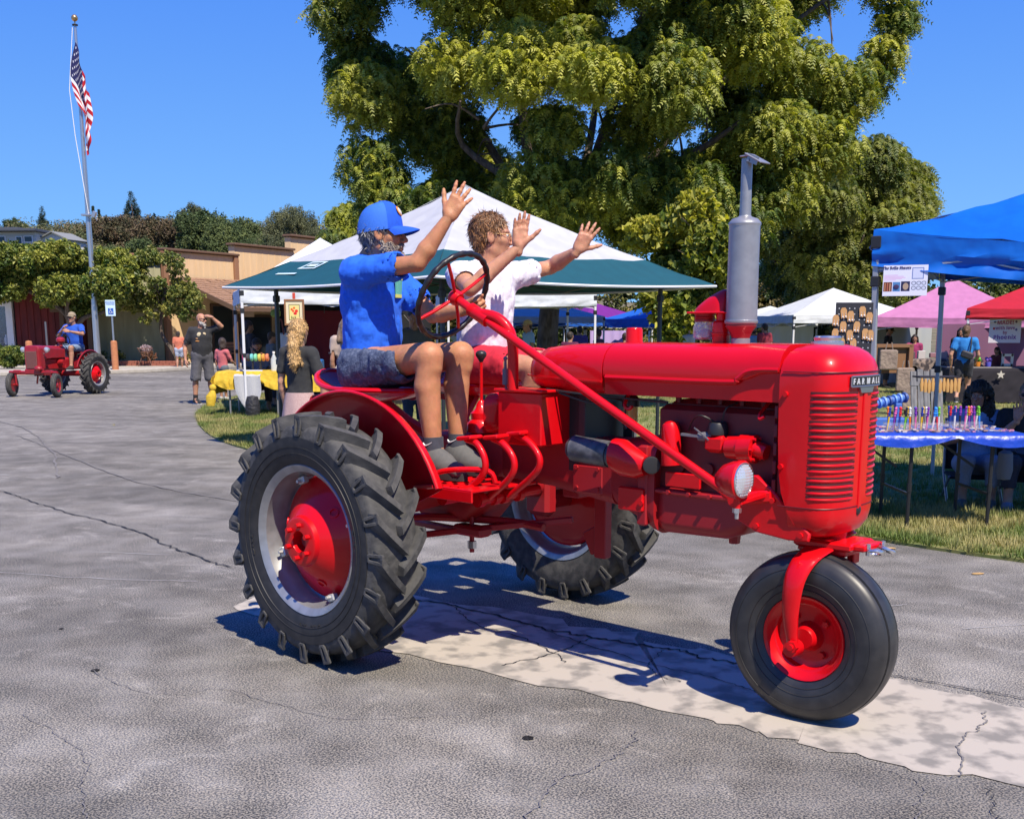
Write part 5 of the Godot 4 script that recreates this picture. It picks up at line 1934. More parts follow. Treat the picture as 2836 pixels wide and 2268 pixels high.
	b.cyl(V(1.82, 1.05, 0.0), V(1.85, 1.05, 0.0), 0.02, 0.17, 4)
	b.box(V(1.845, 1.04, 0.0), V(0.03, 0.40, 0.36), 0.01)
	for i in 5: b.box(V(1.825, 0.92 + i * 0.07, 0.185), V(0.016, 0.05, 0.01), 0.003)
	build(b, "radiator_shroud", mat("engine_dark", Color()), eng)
	# sediment bowl under the tank
	b = MB.new()
	b.lathe(V(1.06, 1.105, 0.08), Vector3.UP, [W(0, 0), W(0.026, 0), W(0.031, 0.01), W(0.031, 0.075), W(0, 0.075)], 16)
	var sb := build(b, "sediment_bowl", mat("amber_glass", lin(0.75, 0.42, 0.10), 0.08, 0, {"alpha": 0.55}), root)
	b = MB.new()
	b.lathe(V(1.06, 1.18, 0.08), Vector3.UP, [W(0.038, 0), W(0.04, 0.03), W(0.02, 0.05), W(0, 0.055)], 14)
	b.tube(MB.curve([V(1.06, 1.19, 0.118), V(1.06, 1.13, 0.118), V(1.06, 1.095, 0.10), V(1.06, 1.09, 0.08), V(1.06, 1.095, 0.05), V(1.06, 1.13, 0.042), V(1.06, 1.19, 0.042)], 3), 0.004, 5)
	b.tube([V(1.04, 1.2, 0.08), V(0.7, 1.245, 0.1)], 0.005, 5)
	build(b, "bowl_clamp", black, sb)

	# bell housing, torque tube, sump
	b = MB.new()
	b.loft([hood_ring(0.98, 0.12, 1.02, 0.755, 0.06, 0.07), hood_ring(1.08, 0.15, 1.05, 0.72, 0.08, 0.09), hood_ring(1.17, 0.165, 1.06, 0.69, 0.09, 0.10), hood_ring(1.23, 0.175, 1.06, 0.66, 0.09, 0.10), hood_ring(1.26, 0.175, 1.05, 0.655, 0.08, 0.09)])
	b.box(V(1.20, 0.86, 0.165), V(0.05, 0.34, 0.03), 0.008)
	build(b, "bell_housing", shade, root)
	b = MB.new()
	b.loft([hood_ring(0.30, 0.10, 1.03, 0.80, 0.04, 0.06), hood_ring(0.6, 0.105, 1.035, 0.79, 0.04, 0.06), hood_ring(0.8, 0.11, 1.03, 0.765, 0.04, 0.06), hood_ring(1.0, 0.125, 1.03, 0.745, 0.05, 0.06)])
	b.box(V(0.86, 0.85, 0.115), V(0.17, 0.13, 0.02), 0.008)
	for q in [[0.80, 0.90], [0.92, 0.90], [0.80, 0.81], [0.92, 0.81]]: b.cyl(V(q[0], q[1], 0.12), V(q[0], q[1], 0.132), 0.011, 0.010, 6)
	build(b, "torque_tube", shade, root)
	b = MB.new()
	b.loft([hood_ring(1.255, 0.14, 0.86, 0.675, 0.01, 0.05), hood_ring(1.30, 0.15, 0.86, 0.665, 0.01, 0.05), hood_ring(1.58, 0.15, 0.86, 0.672, 0.01, 0.05), hood_ring(1.66, 0.145, 0.86, 0.70, 0.01, 0.05), hood_ring(1.70, 0.13, 0.86, 0.755, 0.01, 0.04)])
	b.box(V(1.47, 0.845, 0.155), V(0.44, 0.02, 0.03), 0.006)
	for i in 4: b.cyl(V(1.33 + i * 0.1, 0.845, 0.165), V(1.33 + i * 0.1, 0.845, 0.18), 0.011, 0.010, 6)
	b.cyl(V(1.56, 0.64, 0.02), V(1.56, 0.68, 0.02), 0.022, 0.026, 6)
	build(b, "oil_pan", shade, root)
	b = MB.new()
	b.box(V(1.15, 0.80, 0.185), V(0.13, 0.10, 0.018), 0.006)
	b.box(V(1.40, 0.90, 0.17), V(0.17, 0.06, 0.014), 0.004, Basis(Vector3.BACK, 0.0))
	b.cyl(V(1.21, 0.79, 0.19), V(1.21, 0.79, 0.2), 0.012, 0.012, 10)
	build(b, "mount_plate", R, root)
	# starter motor with its black body, red nose and cap
	b = MB.new()
	b.cyl(V(0.88, 1.0, 0.24), V(1.06, 0.985, 0.22), 0.056, 0.056, 22)
	b.cyl(V(0.865, 1.0, 0.24), V(0.88, 1.0, 0.24), 0.045, 0.054, 22)
	b.cyl(V(1.06, 0.985, 0.22), V(1.09, 0.983, 0.217), 0.05, 0.048, 22)
	var stt := build(b, "starter_motor", mat("starter_grey", lin(0.035, 0.036, 0.04), 0.45, 0, {"c2": lin(0.11, 0.11, 0.115), "freq": 0.03, "scale": 2.0}), root)
	b = MB.new()
	b.loft([MB.circle(V(1.085, 0.985, 0.215), Basis(Vector3.UP, PI / 2), 0.062, 0.07, 16), MB.circle(V(1.13, 0.975, 0.212), Basis(Vector3.UP, PI / 2), 0.064, 0.078, 16), MB.circle(V(1.19, 0.955, 0.205), Basis(Vector3.UP, PI / 2), 0.054, 0.062, 16), MB.circle(V(1.235, 0.95, 0.20), Basis(Vector3.UP, PI / 2), 0.034, 0.04, 16)])
	build(b, "starter_nose", R, stt)
	b = MB.new()
	b.lathe(V(1.26, 0.955, 0.20), V(0.7, 0, 0.7), [W(0.03, -0.03), W(0.036, -0.005), W(0.036, 0.02), W(0.03, 0.022), W(0, 0.022)], 18)
	build(b, "oil_filler", black, stt)
	# battery box with the rounded toolbox beside it
	b = MB.new()
	b.box(V(0.61, 1.115, 0.14), V(0.26, 0.235, 0.32), 0.008)
	b.box(V(0.61, 1.238, 0.14), V(0.29, 0.014, 0.345), 0.004)
	build(b, "battery_box", R, root)
	b = MB.new()
	b.box(V(0.83, 1.10, -0.02), V(0.04, 0.27, 0.30), 0.004)
	b.box(V(0.77, 1.05, 0.10), V(0.06, 0.34, 0.02), 0.002)
	b.box(V(0.90, 1.08, -0.12), V(0.05, 0.22, 0.02), 0.002)
	b.tube(MB.curve([V(0.72, 1.24, 0.2), V(0.85, 1.2, 0.16), V(0.98, 1.16, 0.1), V(1.02, 1.08, 0.06)], 4), 0.006, 5)
	b.tube(MB.curve([V(0.70, 1.245, 0.22), V(0.9, 1.23, 0.2), V(1.05, 1.22, 0.16), V(1.3, 1.21, 0.15)], 4), 0.005, 5)
	build(b, "wiring", black, root)
	b = MB.new()
	b.loft([hood_ring(0.455, 0.02, 1.20, 1.06, 0.018, 0.018), hood_ring(0.40, 0.10, 1.22, 1.03, 0.06, 0.06), hood_ring(0.36, 0.11, 1.215, 1.03, 0.06, 0.06), hood_ring(0.345, 0.08, 1.19, 1.06, 0.05, 0.05)])
	var tb := build(b, "toolbox", R, root)
	tb.position.z = 0.16
	# instrument housing behind the steering post
	b = MB.new()
	b.lathe(V(0.63, 1.335, 0.10), V(-0.9, 0.3, 0), [W(0, -0.06), W(0.06, -0.05), W(0.085, -0.01), W(0.085, 0.03), W(0.075, 0.035), W(0, 0.03)], 20)
	b.cyl(V(0.63, 1.24, 0.1), V(0.63, 1.28, 0.1), 0.03, 0.03, 10)
	build(b, "instrument_pod", shade, root)
	b = MB.new()
	b.cyl(V(0.50, 1.26, 0.27), V(0.50, 1.33, 0.27), 0.014, 0.014, 10)
	b.cyl(V(0.50, 1.33, 0.27), V(0.50, 1.37, 0.27), 0.006, 0.006, 8)
	b.ball(V(0.50, 1.375, 0.27), Vector3.ONE * 0.010, Basis(), 8, 6)
	b.tube([V(0.50, 1.26, 0.27), V(0.515, 1.2, 0.26)], 0.004, 5)
	build(b, "switch", grey, root)

	# steering
	b = MB.new()
	b.tube([V(0.25, 1.653, 0.352), V(0.30, 1.625, 0.35), V(1.0, 1.25, 0.31), V(1.68, 0.885, 0.27)], 0.019, 12)
	b.tube([V(0.36, 1.592, 0.346), V(0.46, 1.54, 0.341)], 0.03, 12)
	b.box(V(1.69, 0.88, 0.265), V(0.10, 0.05, 0.05), 0.015, Basis(Vector3.BACK, -0.49))
	b.cyl(V(1.72, 0.865, 0.2), V(1.72, 0.865, 0.30), 0.025, 0.025, 12)
	b.bar(V(1.72, 0.865, 0.21), V(1.82, 0.88, 0.18), 0.05, 0.05, 0.01)
	build(b, "steering_shaft", R, root)
	b = MB.new()
	b.tube(MB.curve([V(0.575, 1.24, 0.30), V(0.575, 1.36, 0.30), V(0.575, 1.45, 0.305), V(0.555, 1.51, 0.315), V(0.50, 1.555, 0.33), V(0.42, 1.57, 0.342)], 4), 0.024, 14)
	build(b, "steering_post", R, root)
	var sw := Node3D.new()
	sw.name = "steering_wheel"
	root.add_child(sw, true)
	sw.position = V(0.265, 1.645, 0.352)
	var ax := V(-0.88, 0.472, 0.05).normalized()
	var fb := MB.frame(ax)
	b = MB.new()
	var ring := []
	var rad := []
	for i in 97:
		var a := TAU * i / 96.0
		ring.append((fb.x * cos(a) + fb.y * sin(a)) * 0.205 + ax * 0.012)
		rad.append(0.0135 + 0.0016 * sin(a * 24.0))
	b.tube(ring, rad, 9, false)
	build(b, "rim", mat("wheel_black", lin(0.014, 0.013, 0.013), 0.38), sw)
	for i in 4:
		b = MB.new()
		var a := TAU * i / 4.0 + 0.95
		var u := fb.x * cos(a) + fb.y * sin(a)
		b.tube(MB.curve([u * 0.03 - ax * 0.004, u * 0.12 + ax * 0.0, u * 0.2 + ax * 0.012], 3), 0.008, 8)
		build(b, "spoke", R, sw)
	b = MB.new()
	b.lathe(Vector3.ZERO, ax, [W(0, -0.03), W(0.03, -0.03), W(0.036, -0.01), W(0.034, 0.01), W(0.022, 0.022), W(0, 0.024)], 18)
	build(b, "hub", R, sw)

	# gear lever
	b = MB.new()
	b.lathe(V(0.20, 1.02, 0.12), Vector3.UP, [W(0.075, 0), W(0.07, 0.04), W(0.05, 0.06), W(0.052, 0.09), W(0.03, 0.11), W(0.022, 0.135), W(0.012, 0.15)], 18)
	b.tube([V(0.20, 1.16, 0.12), V(0.205, 1.25, 0.125), V(0.21, 1.36, 0.13)], 0.008, 8)
	var gl := build(b, "gear_lever", R, root)
	b = MB.new()
	b.lathe(V(0.21, 1.35, 0.13), Vector3.UP, [W(0.008, 0), W(0.014, 0.012), W(0.026, 0.03), W(0.026, 0.042), W(0.018, 0.052), W(0, 0.056)], 16)
	build(b, "knob", black, gl)

	# transmission, axles, drop housings
	b = MB.new()
	b.loft([hood_ring(-0.30, 0.10, 0.95, 0.62, 0.05, 0.06), hood_ring(-0.24, 0.15, 0.99, 0.56, 0.06, 0.08), hood_ring(0.10, 0.16, 1.02, 0.56, 0.06, 0.08), hood_ring(0.24, 0.13, 1.03, 0.68, 0.05, 0.08), hood_ring(0.32, 0.10, 1.03, 0.79, 0.04, 0.06)])
	for s in [-1.0, 1.0]:
		b.cyl(V(-0.08, 0.72, s * 0.14), V(-0.08, 0.66, s * 0.60), 0.085, 0.06, 18)
		b.box(V(-0.08, 0.62, s * 0.63), V(0.17, 0.26, 0.09), 0.03)
		b.cyl(V(-0.08, 0.57, s * 0.60), V(-0.08, 0.57, s * 0.86), 0.05, 0.05, 16)
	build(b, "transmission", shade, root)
	# pedals
	var ped := [[0.46, [V(0.44, 1.025, 0), V(0.505, 1.01, 0), V(0.55, 0.955, 0), V(0.555, 0.90, 0), V(0.51, 0.845, 0), V(0.40, 0.775, 0)]],
		[0.39, [V(0.535, 1.03, 0), V(0.60, 1.01, 0), V(0.655, 0.96, 0), V(0.665, 0.905, 0), V(0.62, 0.845, 0), V(0.50, 0.755, 0)]],
		[0.31, [V(0.60, 1.045, 0), V(0.675, 1.02, 0), V(0.735, 0.965, 0), V(0.74, 0.915, 0), V(0.69, 0.86, 0), V(0.56, 0.765, 0)]]]
	for p in ped:
		b = MB.new()
		var pts := []
		for v in p[1]: pts.append(v + V(0, 0, p[0]))
		b.tube(MB.curve(pts, 5), 0.0155, 10)
		b.box(pts[0] + V(0.02, 0.008, 0), V(0.09, 0.02, 0.085), 0.006, Basis(Vector3.BACK, 0.12))
		build(b, "pedal", R, root)
	b = MB.new()
	b.cyl(V(0.5, 0.755, 0.46), V(0.5, 0.765, 0.05), 0.024, 0.024, 16)
	for z in [0.455, 0.36, 0.30, 0.2]: b.cyl(V(0.5, 0.757, z), V(0.5, 0.757, z - 0.03), 0.034, 0.034, 16)
	b.cyl(V(0.32, 0.755, 0.50), V(0.32, 0.757, 0.40), 0.035, 0.035, 16)
	b.bar(V(0.24, 0.80, 0.48), V(0.34, 0.75, 0.47), 0.03, 0.05, 0.006)
	build(b, "pedal_shaft", R, root)
	b = MB.new()
	b.tube(MB.curve([V(0.30, 0.83, 0.56), V(0.34, 0.875, 0.54), V(0.45, 0.895, 0.50), V(0.56, 0.89, 0.44), V(0.58, 0.84, 0.42)], 4), 0.012, 8)
	build(b, "foot_guard", R, root)
	b = MB.new()
	b.box(V(0.30, 0.815, 0.37), V(0.58, 0.014, 0.42), 0.003)
	b.box(V(0.30, 0.79, 0.575), V(0.58, 0.05, 0.012), 0.003)
	b.box(V(0.14, 0.775, 0.35), V(0.06, 0.06, 0.40), 0.01)
	b.bar(V(0.0, 0.79, 0.55), V(-0.25, 0.73, 0.55), 0.03, 0.03, 0.004)
	for i in 9: b.box(V(0.09 + i * 0.05, 0.824, 0.37), V(0.012, 0.006, 0.38))
	build(b, "platform", R, root)
	b = MB.new()
	b.box(V(0.26, 0.815, -0.32), V(0.5, 0.014, 0.36), 0.003)
	build(b, "platform", R, root)
	# seats
	for zz in [0.335, -0.32]:
		b = MB.new()
		rows = []
		for i in 9:
			var rr := i / 8.0
			var row := []
			for k in 33:
				var a := TAU * k / 32.0
				var x := -0.335 + cos(a) * 0.345 * rr
				var z: float = zz + sin(a) * 0.225 * rr
				var y := 1.165 + 0.055 * pow(rr, 2.4) + 0.075 * pow(maxf(-cos(a), 0.0) * rr, 2.0)
				row.append(V(x, y, z))
			rows.append(row)
		b.slab(rows, V(0, -0.012, 0))
		var rim := []
		for k in 33:
			var a := TAU * k / 32.0
			rim.append(Vector3(-0.335 + cos(a) * 0.348, 1.218 + 0.075 * pow(maxf(-cos(a), 0.0), 2.0), zz + sin(a) * 0.228))
		b.tube(rim, 0.013, 8, false)
		build(b, "seat", R, root)
		b = MB.new()
		b.tube([V(-0.28, 1.16, zz), V(-0.24, 1.05, zz * 0.6), V(-0.1, 0.95, zz * 0.3)], 0.03, 8)
		b.bar(V(-0.62, 1.16, zz + 0.1), V(-0.35, 1.13, zz), 0.05, 0.03)
		b.cyl(V(-0.66, 1.15, zz + 0.06), V(-0.60, 1.15, zz + 0.16), 0.03, 0.03, 10)
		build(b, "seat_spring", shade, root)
	# fenders
	for s in [1.0, -1.0]:
		b = MB.new()
		rows = []
		for i in 8:
			var rr: float = [0.28, 0.42, 0.54, 0.60, 0.632, 0.646, 0.653, 0.655][i]
			var row := []
			for k in 29:
				var a := deg_to_rad(lerpf(24.0, 168.0, k / 28.0))
				row.append(Vector3(-0.08 + cos(a) * rr, 0.57 + sin(a) * rr, s * ([0.655, 0.655, 0.656, 0.658, 0.664, 0.676, 0.692, 0.712][i])))
			rows.append(row)
		b.slab(rows, V(0, 0, -s * 0.006))
		var rim := []
		for k in 29:
			var a := deg_to_rad(lerpf(24.0, 168.0, k / 28.0))
			rim.append(Vector3(-0.08 + cos(a) * 0.654, 0.57 + sin(a) * 0.654, s * 0.712))
		b.tube(rim, 0.009, 8)
		b.bar(V(0.50, 0.845, s * 0.70), V(0.20, 0.80, s * 0.60), 0.04, 0.02, 0.004)
		build(b, "fender", R, root)

	# frame brackets, front pedestal, fork and front wheel
	for s in [1.0, -1.0]:
		b = MB.new()
		b.prism(PackedVector2Array([W(1.66, 0.78), W(1.70, 0.95), W(1.755, 0.955), W(1.83, 0.90), W(1.91, 0.825), W(1.99, 0.755), W(1.985, 0.725), W(1.90, 0.72), W(1.76, 0.735)]), 0.022, Transform3D(Basis(), V(0, 0, 0.175 if s > 0 else -0.197)), 0.005)
		for q in [[1.765, 0.76], [1.955, 0.745], [1.83, 0.865], [1.72, 0.92]]:
			b.cyl(V(q[0], q[1], s * 0.19), V(q[0], q[1], s * 0.205), 0.012, 0.011, 8)
		build(b, "frame_bracket", R, root)
	b = MB.new()
	b.box(V(1.80, 0.80, 0), V(0.28, 0.1, 0.34), 0.02)
	b.box(V(1.99, 0.70, 0), V(0.24, 0.03, 0.20), 0.008)
	b.cyl(V(1.96, 0.69, 0), V(1.96, 0.76, 0), 0.07, 0.08, 18)
	b.box(V(1.98, 0.675, 0), V(0.20, 0.035, 0.17), 0.012)
	b.box(V(2.12, 0.70, 0), V(0.07, 0.024, 0.15), 0.006)
	b.box(V(2.05, 0.65, -0.05), V(0.03, 0.07, 0.05), 0.006)
	build(b, "front_pedestal", R, root)
	for s in [1.0, -1.0]:
		b = MB.new()
		var pth := MB.curve([V(1.985, 0.69, 0.02 + s * 0.065), V(1.965, 0.65, 0.055 + s * 0.115), V(1.95, 0.575, 0.08 + s * 0.138), V(1.945, 0.46, 0.085 + s * 0.143), V(1.95, 0.36, 0.085 + s * 0.136), V(1.955, 0.31, 0.085 + s * 0.126)], 4)
		var rgs := []
		for i in pth.size():
			var t := float(i) / (pth.size() - 1)
			rgs.append(MB.circle(pth[i], Basis(V(1, 0.0, 0), V(0, 0.15 if t < 0.3 else 0.0, 1).normalized(), V(0, 1, 0)), lerpf(0.062, 0.026, minf(t * 1.25, 1.0)), lerpf(0.026, 0.016, t), 14))
		b.loft(rgs)
		b.cyl(V(1.955, 0.31, 0.085 + s * 0.10), V(1.955, 0.31, 0.085 + s * 0.155), 0.032, 0.030, 14)
		build(b, "fork_leg", R, root)
	for q in [[V(2.15, 0.70, 0.055), 0.4], [V(2.16, 0.70, -0.055), -0.5]]:
		b = MB.new()
		var sh := []
		var hbx := Basis(Vector3.UP, q[1])
		for i in 15:
			var a := lerpf(-2.5, 2.5, i / 14.0)
			sh.append(q[0] + hbx * Vector3(0.032 + cos(a) * 0.028, -0.012 + sin(a) * 0.012, sin(a) * 0.026))
		b.tube(sh, 0.0075, 8)
		b.cyl(q[0] + hbx * V(0.008, 0.018, -0.0), q[0] + hbx * V(0.008, -0.024, 0.0), 0.009, 0.009, 8)
		build(b, "shackle", chrome, root)
	var fw := Node3D.new()
	fw.name = "front_wheel"
	root.add_child(fw, true)
	fw.position = V(1.96, 0.338, 0.085)
	fw.rotation_degrees.y = 3.0
	b = MB.new()
	b.lathe(Vector3.ZERO, V(0, 0, 1), [W(0.160, 0.06), W(0.172, 0.072), W(0.20, 0.085), W(0.235, 0.0935), W(0.262, 0.094), W(0.285, 0.089), W(0.3035, 0.079), W(0.3105, 0.071), W(0.3205, 0.066), W(0.3265, 0.052), W(0.3275, 0.048), W(0.316, 0.045), W(0.316, 0.039), W(0.3305, 0.036), W(0.3345, 0.012), W(0.335, 0.0),
		W(0.3345, -0.012), W(0.3305, -0.036), W(0.316, -0.039), W(0.316, -0.045), W(0.3275, -0.048), W(0.3205, -0.066), W(0.3105, -0.071), W(0.285, -0.089), W(0.262, -0.094), W(0.235, -0.0935), W(0.20, -0.085), W(0.160, -0.06), W(0.155, 0.0), W(0.160, 0.06)], 72)
	build(b, "tyre", mat("front_rubber", lin(0.020, 0.020, 0.021), 0.42, 0, {"c2": lin(0.034, 0.033, 0.032), "freq": 0.02, "scale": 2.0, "oct": 5, "spec": 0.5}), fw)
	b = MB.new()
	for q in [[0.222, 0.0918], [0.276, 0.0918], [0.196, 0.0845]]:
		b.lathe(Vector3.ZERO, V(0, 0, 1), [W(q[0] - 0.0014, q[1] - 0.002), W(q[0], q[1] + 0.0012), W(q[0] + 0.0014, q[1] - 0.002)], 72, false)
	build(b, "mould_line", rubber_side(), fw)
	b = MB.new()
	b.lathe(Vector3.ZERO, V(0, 0, 1), [W(0.158, -0.07), W(0.168, -0.068), W(0.160, -0.055), W(0.150, 0.0), W(0.160, 0.055), W(0.170, 0.066), W(0.166, 0.074), W(0.152, 0.068), W(0.140, 0.050), W(0.128, 0.044), W(0.122, 0.020), W(0.10, 0.012), W(0.06, 0.012), W(0.052, 0.02), W(0.045, 0.06), W(0.038, 0.07), W(0, 0.07)], 48)
	var fd := build(b, "wheel_disc", R, fw)
	for i in 4:
		var a := TAU * i / 4.0 + 0.7
		b = MB.new()
		b.cyl(Vector3(cos(a) * 0.088, sin(a) * 0.088, 0.008), Vector3(cos(a) * 0.088, sin(a) * 0.088, 0.03), 0.0145, 0.013, 6)
		build(b, "bolt", R, fd)
	b = MB.new()
	b.cyl(V(0, -0.012, 0.15), V(0, -0.012, 0.172), 0.024, 0.023, 6)
	b.cyl(V(0, -0.012, 0.172), V(0, -0.012, 0.182), 0.013, 0.012, 10)
	build(b, "axle_nut", R, fw)
	arc_text("Firestone", 0.249, 0.75, 0.089, 0.026, rubber_side(), fw)
	arc_text("CHAMPION GUIDE GRIP", 0.244, -2.35, 0.0885, 0.016, rubber_side(), fw)
	arc_text("5.00-15", 0.248, 2.35, 0.089, 0.024, rubber_side(), fw)

	# headlamps
	for s in [1.0, -1.0]:
		var c := V(1.80, 0.962, s * 0.40)
		b = MB.new()
		b.lathe(c, V(1, 0.02, 0), [W(0, -0.088), W(0.03, -0.083), W(0.055, -0.055), W(0.068, -0.02), W(0.070, 0.0), W(0.073, 0.004), W(0.073, 0.018), W(0.066, 0.024), W(0.063, 0.02), W(0.03, 0.02), W(0, 0.02)], 32)
		var hl := build(b, "headlamp", R, root)
		b = MB.new()
		b.lathe(c, V(1, 0.02, 0), [W(0.066, 0.020), W(0.066, 0.027), W(0.062, 0.028)], 32, false)
		build(b, "bezel", chrome, hl)
		b = MB.new()
		b.lathe(c, V(1, 0.02, 0), [W(0.063, 0.023), W(0.05, 0.031), W(0.03, 0.037), W(0, 0.039)], 32)
		for i in range(-5, 6):
			var hh := sqrt(maxf(0.06 * 0.06 - pow(i * 0.0105, 2.0), 0.0))
			for k in range(-5, 6):
				if pow(i * 0.0105, 2.0) + pow(k * 0.0105, 2.0) > 0.0033: continue
				var rr := pow(i * 0.0105, 2.0) + pow(k * 0.0105, 2.0)
				b.ball(c + V(0.037 - rr * 3.4, i * 0.0105, k * 0.0105), V(0.004, 0.0052, 0.0052), Basis(), 6, 4)
		build(b, "lens", mat("lens_glass", lin(0.62, 0.64, 0.66), 0.12, 0.55), hl)
		b = MB.new()
		b.cyl(c + V(0, -0.07, 0), c + V(0, -0.105, 0), 0.014, 0.012, 10)
		build(b, "stem", R, hl)
		b = MB.new()
		b.cyl(c + V(0, -0.105, 0), c + V(0, -0.122, 0), 0.017, 0.017, 6)
		b.cyl(c + V(0, -0.122, 0), c + V(0, -0.145, 0), 0.009, 0.008, 8)
		build(b, "stud", chrome, hl)
		b = MB.new()
		b.bar(c + V(0, -0.085, 0), V(1.79, 0.885, s * 0.19), 0.035, 0.022, 0.005)
		build(b, "bracket", R, hl)
	# drawbar and implement post
	b = MB.new()
	b.tube(MB.curve([V(-0.40, 0.56, 0.40), V(-0.1, 0.585, 0.22), V(0.25, 0.575, 0.0), V(0.45, 0.56, -0.05)], 4), 0.02, 8)
	b.bar(V(-0.42, 0.44, 0.42), V(0.12, 0.535, 0.10), 0.035, 0.03, 0.005)
	b.bar(V(-0.38, 0.52, 0.10), V(0.12, 0.52, 0.12), 0.05, 0.03, 0.005)
	b.bar(V(0.1, 0.53, 0.11), V(0.55, 0.60, -0.15), 0.035, 0.03, 0.005)
	b.box(V(0.12, 0.53, 0.11), V(0.2, 0.05, 0.09), 0.012)
	b.cyl(V(0.12, 0.42, 0.11), V(0.12, 0.60, 0.11), 0.012, 0.012, 8)
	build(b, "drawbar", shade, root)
	b = MB.new()
	b.cyl(V(0.12, 0.44, 0.11), V(0.12, 0.475, 0.11), 0.024, 0.024, 6)
	build(b, "nut", chrome, root)
	b = MB.new()
	b.box(V(0.68, 0.59, -0.22), V(0.07, 0.34, 0.05), 0.006)
	b.box(V(0.63, 0.50, -0.22), V(0.10, 0.12, 0.02), 0.006, Basis(Vector3.BACK, 0.5))
	b.box(V(0.66, 0.76, -0.12), V(0.1, 0.05, 0.24), 0.006)
	build(b, "implement_post", shade, root)

